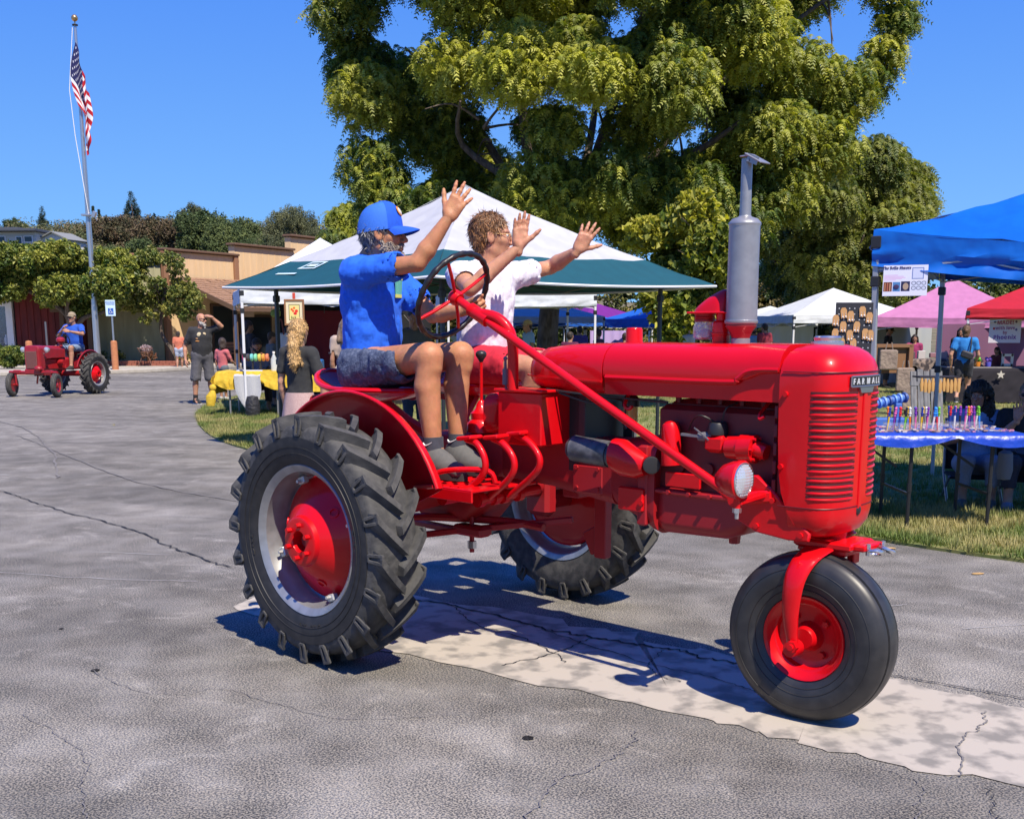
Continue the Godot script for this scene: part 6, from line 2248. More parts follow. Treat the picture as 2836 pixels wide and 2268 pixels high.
func far_tractor() -> void:
	var root := thing("farm_tractor", "smaller red tractor with two spread front wheels coming round the bend at the left", "tractor", V(-9.95, 0, -26.1), -105.0)
	root.scale = Vector3.ONE * 0.80
	var R := mat("far_red", lin(0.30, 0.010, 0.016), 0.45, 0, {"coat": 0.35, "c2": lin(0.24, 0.010, 0.015), "scale": 1.0})
	var shade := mat("tractor_red_matt", lin(0.30, 0.006, 0.010), 0.5)  # red with the shade of the lower parts put into its colour
	var black := mat("black_part", lin(0.018, 0.018, 0.019), 0.45)
	rear_wheel(root, V(0, 0.57, 0.66), 1.0, false)
	rear_wheel(root, V(0, 0.57, -0.66), -1.0, false)
	var b := MB.new()
	b.loft([hood_ring(0.55, 0.08, 1.30, 1.05, 0.06, 0.02), hood_ring(0.62, 0.18, 1.34, 1.02, 0.10, 0.02), hood_ring(1.2, 0.2, 1.36, 1.02, 0.10, 0.02), hood_ring(1.55, 0.21, 1.36, 1.0, 0.10, 0.02)])
	var hood := build(b, "hood", R, root)
	b = MB.new()
	b.loft([hood_ring(1.55, 0.22, 1.37, 0.72, 0.10, 0.06), hood_ring(1.70, 0.235, 1.375, 0.70, 0.10, 0.06), hood_ring(1.78, 0.23, 1.365, 0.71, 0.09, 0.06), hood_ring(1.81, 0.20, 1.33, 0.74, 0.08, 0.05)])
	var gs := build(b, "grille_shell", R, root)
	b = MB.new()
	b.box(V(1.815, 0.99, 0), V(0.02, 0.46, 0.33), 0.006)
	var mesh := build(b, "grille_mesh", mat("grille_brown", lin(0.14, 0.05, 0.045), 0.7), gs)
	b = MB.new()
	for i in 17: b.box(V(1.828, 0.78 + i * 0.026, 0), V(0.008, 0.006, 0.32))
	for i in 13: b.box(V(1.829, 0.99, -0.156 + i * 0.026), V(0.008, 0.44, 0.005))
	build(b, "wire", mat("grille_wire", lin(0.24, 0.10, 0.09), 0.6), mesh)
	for s in [1.0, -1.0]:
		var c := V(1.64, 1.26, s * 0.37)
		b = MB.new()
		b.lathe(c, V(1, 0, 0), [W(0, -0.1), W(0.05, -0.07), W(0.075, 0), W(0.075, 0.03), W(0.068, 0.035), W(0, 0.035)], 20)
		b.bar(c + V(-0.05, -0.06, 0), V(1.6, 1.15, s * 0.2), 0.03, 0.02)
		var hl := build(b, "headlamp", mat("lamp_chrome", lin(0.5, 0.48, 0.44), 0.3, 0.6), root)
		b = MB.new()
		b.lathe(c, V(1, 0, 0), [W(0.064, 0.037), W(0.04, 0.05), W(0, 0.055)], 20)
		build(b, "lens", mat("lens_glass", lin(0.62, 0.64, 0.66), 0.12, 0.55), hl)
	b = MB.new()
	b.cyl(V(1.15, 1.35, -0.02), V(1.15, 2.0, -0.02), 0.028, 0.026, 12)
	build(b, "exhaust", mat("dull_steel", lin(0.16, 0.16, 0.17), 0.4, 0.5), root)
	b = MB.new()
	b.box(V(1.05, 0.86, 0), V(1.0, 0.3, 0.24), 0.03)
	b.box(V(0.2, 0.85, 0), V(0.8, 0.34, 0.3), 0.05)
	b.cyl(V(1.2, 0.9, 0.1), V(1.2, 0.9, 0.26), 0.07, 0.06, 12)
	b.cyl(V(0.85, 0.9, -0.1), V(0.85, 0.9, -0.3), 0.08, 0.08, 12)
	b.cyl(V(0, 0.57, -0.62), V(0, 0.57, 0.62), 0.08, 0.08, 14)
	build(b, "engine_block", shade, root)
	b = MB.new()
	b.box(V(1.25, 1.0, 0.18), V(0.2, 0.14, 0.08), 0.02)
	b.cyl(V(1.0, 0.95, 0.2), V(1.0, 1.08, 0.2), 0.04, 0.04, 10)
	b.tube(MB.curve([V(1.3, 1.02, 0.2), V(1.1, 1.1, 0.24), V(0.9, 1.0, 0.22)], 4), 0.012, 6)
	build(b, "carburettor", mat("grey_part", lin(0.14, 0.14, 0.15), 0.5), root)
	# spread front axle
	b = MB.new()
	b.cyl(V(1.78, 0.66, -0.75), V(1.78, 0.66, 0.75), 0.04, 0.04, 12)
	b.box(V(1.72, 0.68, 0), V(0.2, 0.16, 0.5), 0.03)
	b.ball(V(1.83, 0.76, -0.2), V(0.1, 0.08, 0.12), Basis(), 12, 8)
	b.bar(V(1.74, 0.56, -0.1), V(1.66, 0.36, 0.0), 0.04, 0.04)
	for s in [1.0, -1.0]:
		b.box(V(1.79, 0.67, s * 0.5), V(0.1, 0.1, 0.22), 0.02)
		b.cyl(V(1.79, 0.7, s * 0.56), V(1.79, 0.32, s * 0.56), 0.03, 0.03, 10)
		b.cyl(V(1.79, 0.32, s * 0.52), V(1.79, 0.32, s * 0.66), 0.03, 0.03, 10)
	b.bar(V(1.66, 0.6, -0.7), V(1.66, 0.6, 0.7), 0.025, 0.025)
	build(b, "front_axle", R, root)
	for s in [1.0, -1.0]:
		var fw := Node3D.new()
		fw.name = "front_wheel"
		root.add_child(fw, true)
		fw.position = V(1.79, 0.325, s * 0.70)
		fw.rotation_degrees.y = 16.0
		b = MB.new()
		b.lathe(Vector3.ZERO, V(0, 0, 1), [W(0.19, 0.05), W(0.235, 0.07), W(0.285, 0.065), W(0.315, 0.045), W(0.318, 0.028), W(0.306, 0.022), W(0.306, 0.016), W(0.322, 0.012), W(0.324, 0.0), W(0.322, -0.012), W(0.306, -0.016), W(0.306, -0.022), W(0.318, -0.028), W(0.315, -0.045), W(0.285, -0.065), W(0.235, -0.07), W(0.19, -0.05), W(0.19, 0.05)], 36)
		build(b, "tyre", rubber(), fw)
		b = MB.new()
		b.lathe(Vector3.ZERO, V(0, 0, s), [W(0.19, -0.05), W(0.197, 0.045), W(0.18, 0.05), W(0.16, 0.02), W(0.09, 0.0), W(0.05, 0.05), W(0, 0.055)], 28)
		build(b, "wheel_disc", R, fw)
	for s in [1.0, -1.0]:
		b = MB.new()
		var rows := []
		for i in 4:
			var row := []
			for k in 19:
				var a := deg_to_rad(lerpf(18.0, 170.0, k / 18.0))
				var rr := lerpf(0.35, 0.64, i / 3.0)
				row.append(Vector3(cos(a) * rr, 0.57 + sin(a) * rr, s * (0.48 + 0.05 * i / 3.0)))
			rows.append(row)
		b.slab(rows, V(0, 0, -s * 0.01))
		var rim := []
		for k in 19:
			var a := deg_to_rad(lerpf(18.0, 170.0, k / 18.0))
			rim.append(Vector3(cos(a) * 0.645, 0.57 + sin(a) * 0.645, s * 0.535))
		b.tube(rim, 0.02, 6)
		build(b, "fender", R, root)
	b = MB.new()
	b.ball(V(-0.1, 1.14, 0.0), V(0.26, 0.05, 0.24), Basis(), 18, 8)
	build(b, "seat", R, root)
	b = MB.new()
	b.cyl(V(-0.05, 0.9, 0), V(-0.1, 1.12, 0), 0.04, 0.04, 8)
	build(b, "seat_post", shade, root)
	b = MB.new()
	b.tube([V(0.42, 1.52, 0), V(0.75, 1.3, 0), V(1.3, 1.15, 0.02)], 0.022, 8)
	build(b, "steering_shaft", R, root)
	b = MB.new()
	var ax := V(-0.83, 0.55, 0).normalized()
	var fb := MB.frame(ax)
	var ring := []
	for i in 33: ring.append(V(0.42, 1.53, 0) + (fb.x * cos(TAU * i / 32.0) + fb.y * sin(TAU * i / 32.0)) * 0.2)
	b.tube(ring, 0.014, 8, false)
	for i in 3: b.tube([V(0.42, 1.53, 0), V(0.42, 1.53, 0) + (fb.x * cos(i * 2.1) + fb.y * sin(i * 2.1)) * 0.2], 0.01, 6)
	build(b, "steering_wheel", mat("wheel_black", lin(0.014, 0.013, 0.013), 0.38), root)
	b = MB.new()
	b.lathe(V(0.75, 1.33, -0.16), Vector3.UP, [W(0.05, 0), W(0.05, 0.1), W(0.12, 0.14), W(0.12, 0.2), W(0.07, 0.25), W(0, 0.26)], 16)
	build(b, "air_cleaner", R, root)
	b = MB.new()
	b.bar(V(0.0, 0.6, 0.4), V(1.2, 0.55, 0.4), 0.05, 0.04)
	b.bar(V(0.2, 0.42, 0.5), V(0.9, 0.42, 0.5), 0.02, 0.02)
	b.box(V(0.45, 0.47, 0.5), V(0.04, 0.16, 0.04))
	build(b, "implement_bar", mat("rust_iron", lin(0.14, 0.07, 0.05), 0.9), root)
	# the man who drives it
	var p := person_at("driver of the far red tractor in blue shirt and camouflage cap", V(-9.95, -0.19, -26.1), -105.0, 0.95, {
		"pelvis": V(-0.12, 1.28, 0), "neck": V(-0.08, 1.80, 0), "head": V(-0.03, 1.98, 0), "look": V(1, 0.05, 0),
		"sh": 0.205, "elbow_r": V(0.14, 1.52, 0.30), "wrist_r": V(0.24, 1.72, 0.06), "elbow_l": V(0.10, 1.60, -0.36), "wrist_l": V(0.36, 1.66, -0.2),
		"knee_r": V(0.36, 1.28, 0.2), "ankle_r": V(0.42, 0.86, 0.22), "knee_l": V(0.36, 1.28, -0.2), "ankle_l": V(0.42, 0.86, -0.22),
		"bulk": 1.25, "shirt": lin(0.015, 0.09, 0.50), "legs": lin(0.20, 0.28, 0.40), "leg_to": 0.9, "sleeve": 0.75, "hat": lin(0.30, 0.24, 0.16), "hair": lin(0.06, 0.04, 0.03), "glasses": true, "shoe": lin(0.03, 0.03, 0.03)})

# ---------- people (each faces +x; right hand side is +z) ----------
func skin_mat(key: String, c: Color) -> Material:
	var m := mat(key, Color.WHITE, 0.5, 0, {"vcol": true, "sss": 0.12, "spec": 0.4, "bump": 0.10, "bfreq": 0.08, "scale": 7.0})
	m.albedo_color = Color.WHITE
	return m

func cloth_mat(c: Color, tag_key := "") -> Material:
	var key := "cloth_%d_%d_%d%s" % [int(c.r * 1000), int(c.g * 1000), int(c.b * 1000), tag_key]
	return mat(key, c, 0.88, 0, {"vary": 0.82, "scale": 3.0, "rim": 0.25, "bump": 0.08, "bfreq": 0.25})

# loose hairs over a hair mesh: thin faces that follow its fall
func strands(o: MeshInstance3D, c: Color, n: int, l: float) -> void:
	if o.mesh.get_surface_count() == 0: return
	var a: Array = o.mesh.surface_get_arrays(0)
	var P: PackedVector3Array = a[Mesh.ARRAY_VERTEX]
	var N: PackedVector3Array = a[Mesh.ARRAY_NORMAL]
	var r := RandomNumberGenerator.new()
	var b := MB.new()
	var w := noise(14.0, 2)
	for i in n:
		var k := r.randi() % P.size()
		var nn := N[k]
		var sw := Vector3(w.get_noise_3dv(P[k]), -0.7, w.get_noise_3dv(P[k] + Vector3.ONE))
		var d := (sw - nn * sw.dot(nn) + Vector3(r.randfn(), r.randfn(), r.randfn()) * 0.25).normalized()
		var s := d.cross(nn).normalized() * 0.0016
		var p := P[k] + nn * 0.001
		var ll := l * r.randf_range(0.6, 1.3)
		var m := p + d * ll * 0.5 + nn * 0.004
		b.tint(c * r.randf_range(0.45, 2.0))
		b.emit(PackedVector3Array([p - s, p + s, m - s, p + s, m + s, m - s, m - s, m + s, p + d * ll + nn * r.randf_range(-0.002, 0.004)]), false)
	build(b, "loose_hair", mat("loose_hair", Color.WHITE, 0.5, 0, {"vcol": true}), o).set_meta("kind", "stuff")

func unit_frame(f: Vector3, up := Vector3.UP) -> Basis:
	var x := f.normalized()
	var z := x.cross(up).normalized()
	return Basis(x, z.cross(x).normalized(), z)

# w wrist, d along the fingers, n out of the palm, right hand or left; curl per finger [index .. little], spread
func hand_sdf(w: Vector3, d: Vector3, n: Vector3, right: bool, curl: Array, spread := 1.0, thumb_out := 0.7, hs := 1.0) -> Sdf:
	var s := Sdf.new()
	s.k = 0.009 * hs
	d = d.normalized()
	n = (n - d * n.dot(d)).normalized()
	var t := d.cross(n) if right else n.cross(d)
	var g := 1.0 * hs
	s.cap(w - d * 0.02 * g, w + d * 0.012 * g, 0.0235 * g, 0.024 * g)
	var offs := [0.029, 0.0095, -0.0105, -0.029]
	var lens := [0.072, 0.080, 0.074, 0.058]
	var kn := [0.092, 0.095, 0.090, 0.080]
	for i in 4:
		var k0: Vector3 = w + d * kn[i] * g + t * offs[i] * g
		s.cap(w + d * 0.015 * g + t * offs[i] * 0.55 * g, k0, 0.0145 * g, 0.0125 * g, 0.016 * g)
		var sp: float = [0.16, 0.03, -0.10, -0.24][i] * spread
		var dir := (d * cos(sp) + t * sin(sp)).normalized()
		var c: float = curl[i]
		var a := c * 0.55
		var p := k0
		var ll: float = lens[i]
		var segs := [0.46, 0.30, 0.24]
		for j in 3:
			var dd := dir * cos(a) + n * sin(a)
			var q: Vector3 = p + dd * ll * segs[j] * g
			s.cap(p, q, (0.0098 - j * 0.0010) * g * (0.9 if i == 3 else 1.0), (0.0091 - j * 0.0013) * g * (0.9 if i == 3 else 1.0), 0.006 * g)
			p = q
			a += c * [0.75, 0.55, 0.0][j]
	# heel of the palm and thumb
	s.cap(w + d * 0.025 * g + t * 0.020 * g, w + d * 0.06 * g + t * 0.026 * g + n * 0.006 * g, 0.0165 * g, 0.013 * g, 0.014 * g)
	s.cap(w + d * 0.03 * g - t * 0.018 * g + n * 0.004 * g, w + d * 0.06 * g - t * 0.02 * g, 0.0155 * g, 0.013 * g, 0.014 * g)
	var b0 := w + d * 0.03 * g + t * 0.026 * g + n * 0.006 * g
	var td := (t * thumb_out + d * (1.05 - thumb_out * 0.55) + n * 0.28).normalized()
	var b1 := b0 + td * 0.044 * g
	var td2 := (td + d * 0.25).normalized()
	var b2 := b1 + td2 * 0.033 * g
	s.cap(b0, b1, 0.0155 * g, 0.0115 * g, 0.012 * g)
	s.cap(b1, b2, 0.0112 * g, 0.0105 * g, 0.006 * g)
	s.cap(b2, b2 + td2 * 0.022 * g, 0.0105 * g, 0.0075 * g, 0.006 * g)
	return s

func head_sdf(c: Vector3, b: Basis, s: float, neck: Vector3, nr := 0.056, old := 0.0) -> Sdf:
	var h := Sdf.new()
	h.k = 0.022 * s
	h.xf = Transform3D(b, c)
	h.ell(V(-0.014, 0.032, 0) * s, V(0.097, 0.087, 0.075) * s)
	h.ell(V(0.026, -0.028, 0) * s, V(0.064, 0.088, 0.059) * s, Basis(), 0.03 * s)
	for q in [-1.0, 1.0]:
		h.cap(V(-0.012, -0.058, 0.046 * q) * s, V(0.058, -0.098, 0.018 * q) * s, 0.020 * s, 0.017 * s, 0.022 * s)
		h.cap(V(0.064, -0.022, 0.034 * q) * s, V(0.048, -0.018, 0.05 * q) * s, 0.018 * s, 0.013 * s, 0.02 * s)
		h.cap(V(0.083, 0.022, 0.012 * q) * s, V(0.070, 0.024, 0.046 * q) * s, 0.010 * s, 0.009 * s, 0.012 * s)
	h.cap(V(0.072, -0.102, -0.006) * s, V(0.072, -0.102, 0.006) * s, 0.017 * s, -1, 0.016 * s)
	for q in [-1.0, 1.0]:
		h.carve(V(0.102, 0.006, 0.030 * q) * s, V(0.097, 0.005, 0.044 * q) * s, 0.017 * s, 0.014 * s, 0.014 * s)
	h.cap(V(0.088, 0.008, 0) * s, V(0.112, -0.030, 0) * s, 0.008 * s, 0.0125 * s, 0.010 * s)
	h.cap(V(0.098, -0.036, -0.012) * s, V(0.098, -0.036, 0.012) * s, 0.0085 * s, -1, 0.008 * s)
	h.cap(V(0.090, -0.060, -0.018) * s, V(0.090, -0.060, 0.018) * s, 0.0068 * s, -1, 0.007 * s)
	h.cap(V(0.088, -0.072, -0.015) * s, V(0.088, -0.072, 0.015) * s, 0.0075 * s, -1, 0.007 * s)
	h.carve(V(0.101, -0.0660, -0.02) * s, V(0.101, -0.0660, 0.02) * s, 0.0028 * s, -1, 0.004 * s)
	for q in [-1.0, 1.0]:
		h.ell(V(-0.006, -0.004, 0.077 * q) * s, V(0.021, 0.033, 0.010) * s, Basis(Vector3.UP, 0.45 * q) * Basis(Vector3.BACK, 0.15), 0.006 * s)
		h.ell(V(0.001, -0.002, 0.090 * q) * s, V(0.010, 0.018, 0.007) * s, Basis(), 0.006 * s, true)
	# neck
	h.cap(V(-0.018, -0.05, 0) * s, b.inverse() * (neck - c), nr * s, nr * 1.12 * s, 0.02 * s)
	h.cap(V(0.022, -0.098, 0) * s, b.inverse() * (neck - c) + V(0.03, 0, 0) * s, nr * 0.55 * s, nr * 0.6 * s, 0.03 * s)
	return h

func face_parts(parent: Node, c: Vector3, b: Basis, s: float, open := 1.0) -> void:
	for q in [-1.0, 1.0]:
		var m := MB.new()
		m.ball(c + b * (V(0.0745, 0.005, 0.031 * q) * s), Vector3.ONE * 0.0125 * s, Basis(), 10, 8)
		var e := build(m, "eye", mat("eye_white", lin(0.55, 0.52, 0.48), 0.25), parent)
		m = MB.new()
		m.ball(c + b * (V(0.0835, 0.005, 0.031 * q) * s), V(0.0055, 0.0055, 0.0055) * s, Basis(), 8, 6)
		build(m, "iris", mat("iris", lin(0.03, 0.025, 0.02), 0.2), e)

func arm_chain(s: Sdf, sh: Vector3, el: Vector3, wr: Vector3, f := 1.0) -> void:
	s.cap(sh, sh.lerp(el, 0.45), 0.052 * f, 0.049 * f, 0.03)
	s.cap(sh.lerp(el, 0.45), el, 0.047 * f, 0.039 * f, 0.015)
	s.cap(el, el.lerp(wr, 0.3), 0.040 * f, 0.043 * f, 0.012)
	s.cap(el.lerp(wr, 0.3), wr, 0.043 * f, 0.0265 * f, 0.012)

func leg_chain(s: Sdf, hp: Vector3, kn: Vector3, an: Vector3, f: float, back: Vector3) -> void:
	s.cap(hp, kn, 0.088 * f, 0.060 * f)
	s.cap(kn + back * -0.012, kn + (an - kn) * 0.12 + back * -0.012, 0.054 * f, 0.048 * f, 0.012)
	s.cap(kn, kn.lerp(an, 0.32) + back * 0.016, 0.052 * f, 0.057 * f, 0.015)
	s.cap(kn.lerp(an, 0.32) + back * 0.016, an, 0.057 * f, 0.036 * f, 0.012)
	s.cap(kn, an, 0.045 * f, 0.034 * f, 0.01)

func shoe(parent: Node, an: Vector3, f: Vector3, c: Color, s := 1.0, sole := Color(0.3, 0.3, 0.3), cell := 0.012) -> void:
	var ff := V(f.x, 0, f.z).normalized()
	var b := unit_frame(ff)
	var sd := Sdf.new()
	sd.k = 0.03 * s
	sd.xf = Transform3D(b, an)
	sd.cap(V(-0.035, -0.052, 0) * s, V(0.02, -0.052, 0) * s, 0.036 * s, 0.040 * s)
	sd.cap(V(0.02, -0.05, 0) * s, V(0.15, -0.064, 0.006) * s, 0.042 * s, 0.034 * s)
	sd.cap(V(-0.01, -0.01, 0) * s, V(0.06, -0.04, 0) * s, 0.046 * s, 0.044 * s)
	sd.carve(V(-0.005, 0.05, 0) * s, V(-0.005, 0.0, 0) * s, 0.036 * s, 0.03 * s, 0.006)
	sd.cut(V(0, -0.082, 0) * s, Vector3.DOWN)
	var o := put(sdf_mesh([[sd, cell]]), "shoe", cloth_mat(c, "shoe"), parent)
	var m := MB.new()
	var rings := []
	for y in [-0.100, -0.088, -0.074]:
		var ring := PackedVector3Array()
		for i in 24:
			var a := TAU * i / 24.0
			var x := 0.052 + cos(a) * 0.138
			var z := sin(a) * (0.043 + 0.006 * cos(a)) * (0.96 if y < -0.095 else 1.0)
			ring.append(an + b * (V(x, y, z) * s))
		rings.append(ring)
	m.loft(rings)
	build(m, "sole", cloth_mat(sole, "sole"), o)
	for i in 4:
		m = MB.new()
		var x := 0.03 + i * 0.026
		m.tube([an + b * (V(x, -0.022 - i * 0.010, -0.026) * s), an + b * (V(x + 0.008, -0.004 - i * 0.0085, 0) * s), an + b * (V(x, -0.022 - i * 0.010, 0.026) * s)], 0.0038 * s, 5)
		build(m, "lace", cloth_mat(c * 0.4, "lace"), o)

# torso as four ellipsoids that follow the spine
func torso(s: Sdf, p: Vector3, n: Vector3, b: Basis, f: float, grow: float, bulk: float) -> void:
	var u := (n - p).normalized()
	var bb := Basis((b.x - u * b.x.dot(u)).normalized(), u, (b.z - u * b.z.dot(u)).normalized())
	var l := n.distance_to(p)
	s.ell(p + u * l * 0.02, V(0.112 * f * lerpf(1.0, bulk, 0.6) + grow, 0.13 * f + grow, 0.165 * f * lerpf(1.0, bulk, 0.6) + grow), bb, 0.06)
	s.ell(p + u * l * 0.33 + bb.x * 0.012 * bulk, V(0.108 * f * bulk + grow, 0.16 * f + grow, 0.150 * f * bulk + grow), bb, 0.06)
	s.ell(p + u * l * 0.66 + bb.x * 0.004, V(0.112 * f * bulk + grow, 0.17 * f + grow, 0.158 * f * bulk + grow), bb, 0.06)
	s.ell(p + u * l * 0.90, V(0.075 * f + grow, 0.075 * f + grow, 0.135 * f + grow), bb, 0.06)

func person_at(label: String, at: Vector3, turn: float, scale: float, q: Dictionary) -> Node3D:
	var th := thing("person", label, "person", at, turn)
	th.scale = Vector3.ONE * scale
	var sk: Color = q.get("skin", lin(0.36, 0.19, 0.125))
	var bulk: float = q.get("bulk", 1.0)
	var f: float = q.get("build", 1.0)
	var pel: Vector3 = q.get("pelvis", V(0, 0.95, 0))
	var nk: Vector3 = q.get("neck", V(0.0, 1.46, 0))
	var hd: Vector3 = q.get("head", V(0.03, 1.625, 0))
	var body_b := unit_frame(q.get("face", V(1, 0, 0)))
	var look := unit_frame(q.get("look", body_b.x))
	var hs: float = q.get("hs", 1.0)
	var shw: float = q.get("sh", 0.18)
	var R := body_b.z
	var shr: Vector3 = q.get("sh_r", nk + R * shw - V(0, 0.045, 0))
	var shl: Vector3 = q.get("sh_l", nk - R * shw - V(0, 0.045, 0))
	var elr: Vector3 = q.get("elbow_r", shr + V(-0.02, -0.29, 0) + R * 0.05)
	var ell: Vector3 = q.get("elbow_l", shl + V(-0.02, -0.29, 0) - R * 0.05)
	var wrr: Vector3 = q.get("wrist_r", elr + body_b.x * 0.06 + V(0, -0.25, 0))
	var wrl: Vector3 = q.get("wrist_l", ell + body_b.x * 0.06 + V(0, -0.25, 0))
	var hpr := pel + R * 0.092
	var hpl := pel - R * 0.092
	var knr: Vector3 = q.get("knee_r", hpr + V(0.01, -0.43, 0))
	var knl: Vector3 = q.get("knee_l", hpl + V(0.01, -0.43, 0))
	var anr: Vector3 = q.get("ankle_r", knr + V(-0.02, -0.42, 0))
	var anl: Vector3 = q.get("ankle_l", knl + V(-0.02, -0.42, 0))
	var cell: float = q.get("cell", 0.022)
	var hcell: float = q.get("hcell", 0.010)
	var fine: bool = q.get("fine", false)
	var back := -body_b.x
	# body
	var s := Sdf.new()
	s.k = 0.035
	torso(s, pel, nk, body_b, f * 0.94, 0.0, bulk)
	s.cap(shr, shl, 0.055 * f, -1.0, 0.05)
	var armf: float = q.get("arm", f)
	arm_chain(s, shr, elr, wrr, armf)
	arm_chain(s, shl, ell, wrl, armf)
	var legf: float = q.get("legf", f)
	leg_chain(s, hpr, knr, anr, legf, back)
	leg_chain(s, hpl, knl, anl, legf, back)
	s.cap(anr, anr + body_b.x * 0.10 - V(0, 0.06, 0), 0.036, 0.024)
	s.cap(anl, anl + body_b.x * 0.10 - V(0, 0.06, 0), 0.036, 0.024)
	var parts := [[s, cell], [head_sdf(hd, look, hs, nk, q.get("neck_r", 0.054)), hcell]]
	var hands := []
	for side in ["r", "l"]:
		var w: Vector3 = wrr if side == "r" else wrl
		var e: Vector3 = elr if side == "r" else ell
		var d: Vector3 = q.get("hand_%s" % side, (w - e).normalized())
		var n: Vector3 = q.get("palm_%s" % side, (-R if side == "r" else R) + V(0, -0.2, 0))
		var curl: Array = q.get("curl_%s" % side, [0.5, 0.55, 0.6, 0.65])
		parts.append([hand_sdf(w, d, n, side == "r", curl, q.get("spread_%s" % side, 0.3), q.get("thumb_%s" % side, 0.5), q.get("hand_s", 1.0)), 0.004 if fine else hcell * 0.72])
	var nz := noise(9.0, 3)
	var fleck := noise(42.0, 2)
	var red_h: float = q.get("ruddy", 0.5)
	var paint := func(p: Vector3, _n: Vector3) -> Color:
		var v := 1.0 + nz.get_noise_3dv(p) * 0.20 + fleck.get_noise_3dv(p) * 0.16
		var c := Color(sk.r * v, sk.g * v * (1.0 - nz.get_noise_3dv(p * 1.7) * 0.10), sk.b * v)
		var l: Vector3 = look.inverse() * (p - hd) / hs
		if l.length() < 0.14 and l.x > 0.05:
			var lip := clampf(1.0 - (l - V(0.092, -0.066, 0)).length() / 0.02, 0, 1)
			c = c.lerp(Color(sk.r * 0.85, sk.g * 0.55, sk.b * 0.6), lip * 0.8)
			var ch := clampf(1.0 - absf((l - V(0.085, -0.03, 0)).length()) / 0.045, 0, 1)
			c = c.lerp(Color(sk.r * 1.0, sk.g * 0.75, sk.b * 0.75), ch * red_h)
		return c
	put(sdf_mesh(parts, paint), "body", skin_mat("skin", sk), th)
	face_parts(th, hd, look, hs)
	# upper clothing
	var g := 0.016
	if q.has("shirt"):
		var c: Color = q.shirt
		var t := Sdf.new()
		t.k = 0.04
		torso(t, pel, nk, body_b, f * 0.96, g, bulk)
		t.cap(shr, shl, 0.064 * f, -1.0, 0.05)
		var sl: float = q.get("sleeve", 0.6)
		for a in [[shr, elr, wrr], [shl, ell, wrl]]:
			var e2: Vector3 = a[0].lerp(a[1], minf(sl, 1.0))
			t.cap(a[0], e2, 0.070 * armf, lerpf(0.074, 0.055, clampf(sl - 0.6, 0, 0.4) * 2.5) * armf, 0.045)
			if sl > 1.0:
				t.cap(a[1], a[1].lerp(a[2], sl - 1.0), 0.052 * armf, 0.042 * armf)
			else:
				var dd: Vector3 = (a[1] - a[0]).normalized()
				t.carve(e2 - dd * 0.02, e2 + dd * 0.10, 0.050 * armf, 0.054 * armf, 0.003)
				t.carve(e2 + dd * 0.096, e2 + dd * 0.16, 0.085 * armf, 0.07 * armf, 0.004)
		t.carve(nk + V(0, 0.02, 0) + body_b.x * q.get("collar", 0.012), nk + V(0, 0.12, 0) + body_b.x * 0.03, 0.064 * f * hs, 0.075, 0.01)
		var up := (nk - pel).normalized()
		t.cut(pel - up * q.get("hem", 0.09), -up)
		t.fold = noise(1.0, 3, FastNoiseLite.TYPE_SIMPLEX, q.get("fseed", 3))
		if fine: t.fold.fractal_type = FastNoiseLite.FRACTAL_RIDGED
		t.fold_amp = q.get("fold", 0.007)
		t.fold_scale = q.get("fscale", V(11, 7, 11))
		var so := put(sdf_mesh([[t, cell * 0.9]]), q.get("shirt_name", "shirt"), cloth_mat(c, q.get("shirt_tag", "")), th)
		if q.has("shirt_mat"): so.material_override = q.shirt_mat
	# lower clothing
	if q.has("legs"):
		var c: Color = q.legs
		var t := Sdf.new()
		t.k = 0.04
		var lt: float = q.get("leg_to", 0.9)
		var u := (nk - pel).normalized()
		t.ell(pel, V(0.122, 0.135, 0.178) * f * lerpf(1.0, bulk, 0.6), Basis((body_b.x - u * body_b.x.dot(u)).normalized(), u, body_b.z), 0.05)
		for a in [[hpr, knr, anr], [hpl, knl, anl]]:
			var hem: Vector3 = a[0].lerp(a[1], minf(lt, 1.0))
			t.cap(a[0], hem, 0.105 * legf, lerpf(0.105, 0.082, minf(lt, 1.0)) * legf * q.get("loose", 1.0), 0.05)
			if lt > 1.0:
				var e2: Vector3 = a[1].lerp(a[2], lt - 1.0)
				t.cap(a[1], e2, 0.078 * legf * q.get("loose", 1.0), 0.062 * legf * q.get("loose", 1.0), 0.05)
				hem = e2
			var dd: Vector3 = ((a[1] - a[0]) if lt <= 1.0 else (a[2] - a[1])).normalized()
			t.carve(hem - dd * 0.03, hem + dd * 0.14, 0.068 * legf * q.get("loose", 1.0), 0.075 * legf * q.get("loose", 1.0), 0.004)
			t.carve(hem + dd * 0.125, hem + dd * 0.2, 0.11 * legf, 0.10 * legf, 0.004)
		t.cut(pel + u * 0.10, u)
		t.fold = noise(1.0, 3, FastNoiseLite.TYPE_SIMPLEX, 9)
		t.fold_amp = q.get("lfold", 0.007)
		t.fold_scale = V(12, 9, 12)
		var so := put(sdf_mesh([[t, cell * 0.9]]), "shorts" if lt < 1.4 else "trousers", cloth_mat(c, q.get("legs_tag", "")), th)
		if q.has("legs_mat"): so.material_override = q.legs_mat
	if q.has("skirt"):
		var b := MB.new()
		var rings := []
		for i in 9:
			var t := i / 8.0
			var ring := PackedVector3Array()
			for k in 40:
				var a := TAU * k / 40.0
				var rr := lerpf(0.145, 0.25, pow(t, 0.8)) * (1.0 + 0.06 * sin(a * 9.0 + t) * t)
				ring.append(pel + V(0, 0.07 - t * q.skirt_len, 0) + Vector3(cos(a) * rr * 0.85, 0, sin(a) * rr))
			rings.append(ring)
		b.loft(rings, true, false, false, false)
		var so := build(b, "skirt", cloth_mat(q.skirt, "skirt"), th, Vector3.ZERO, 60.0)
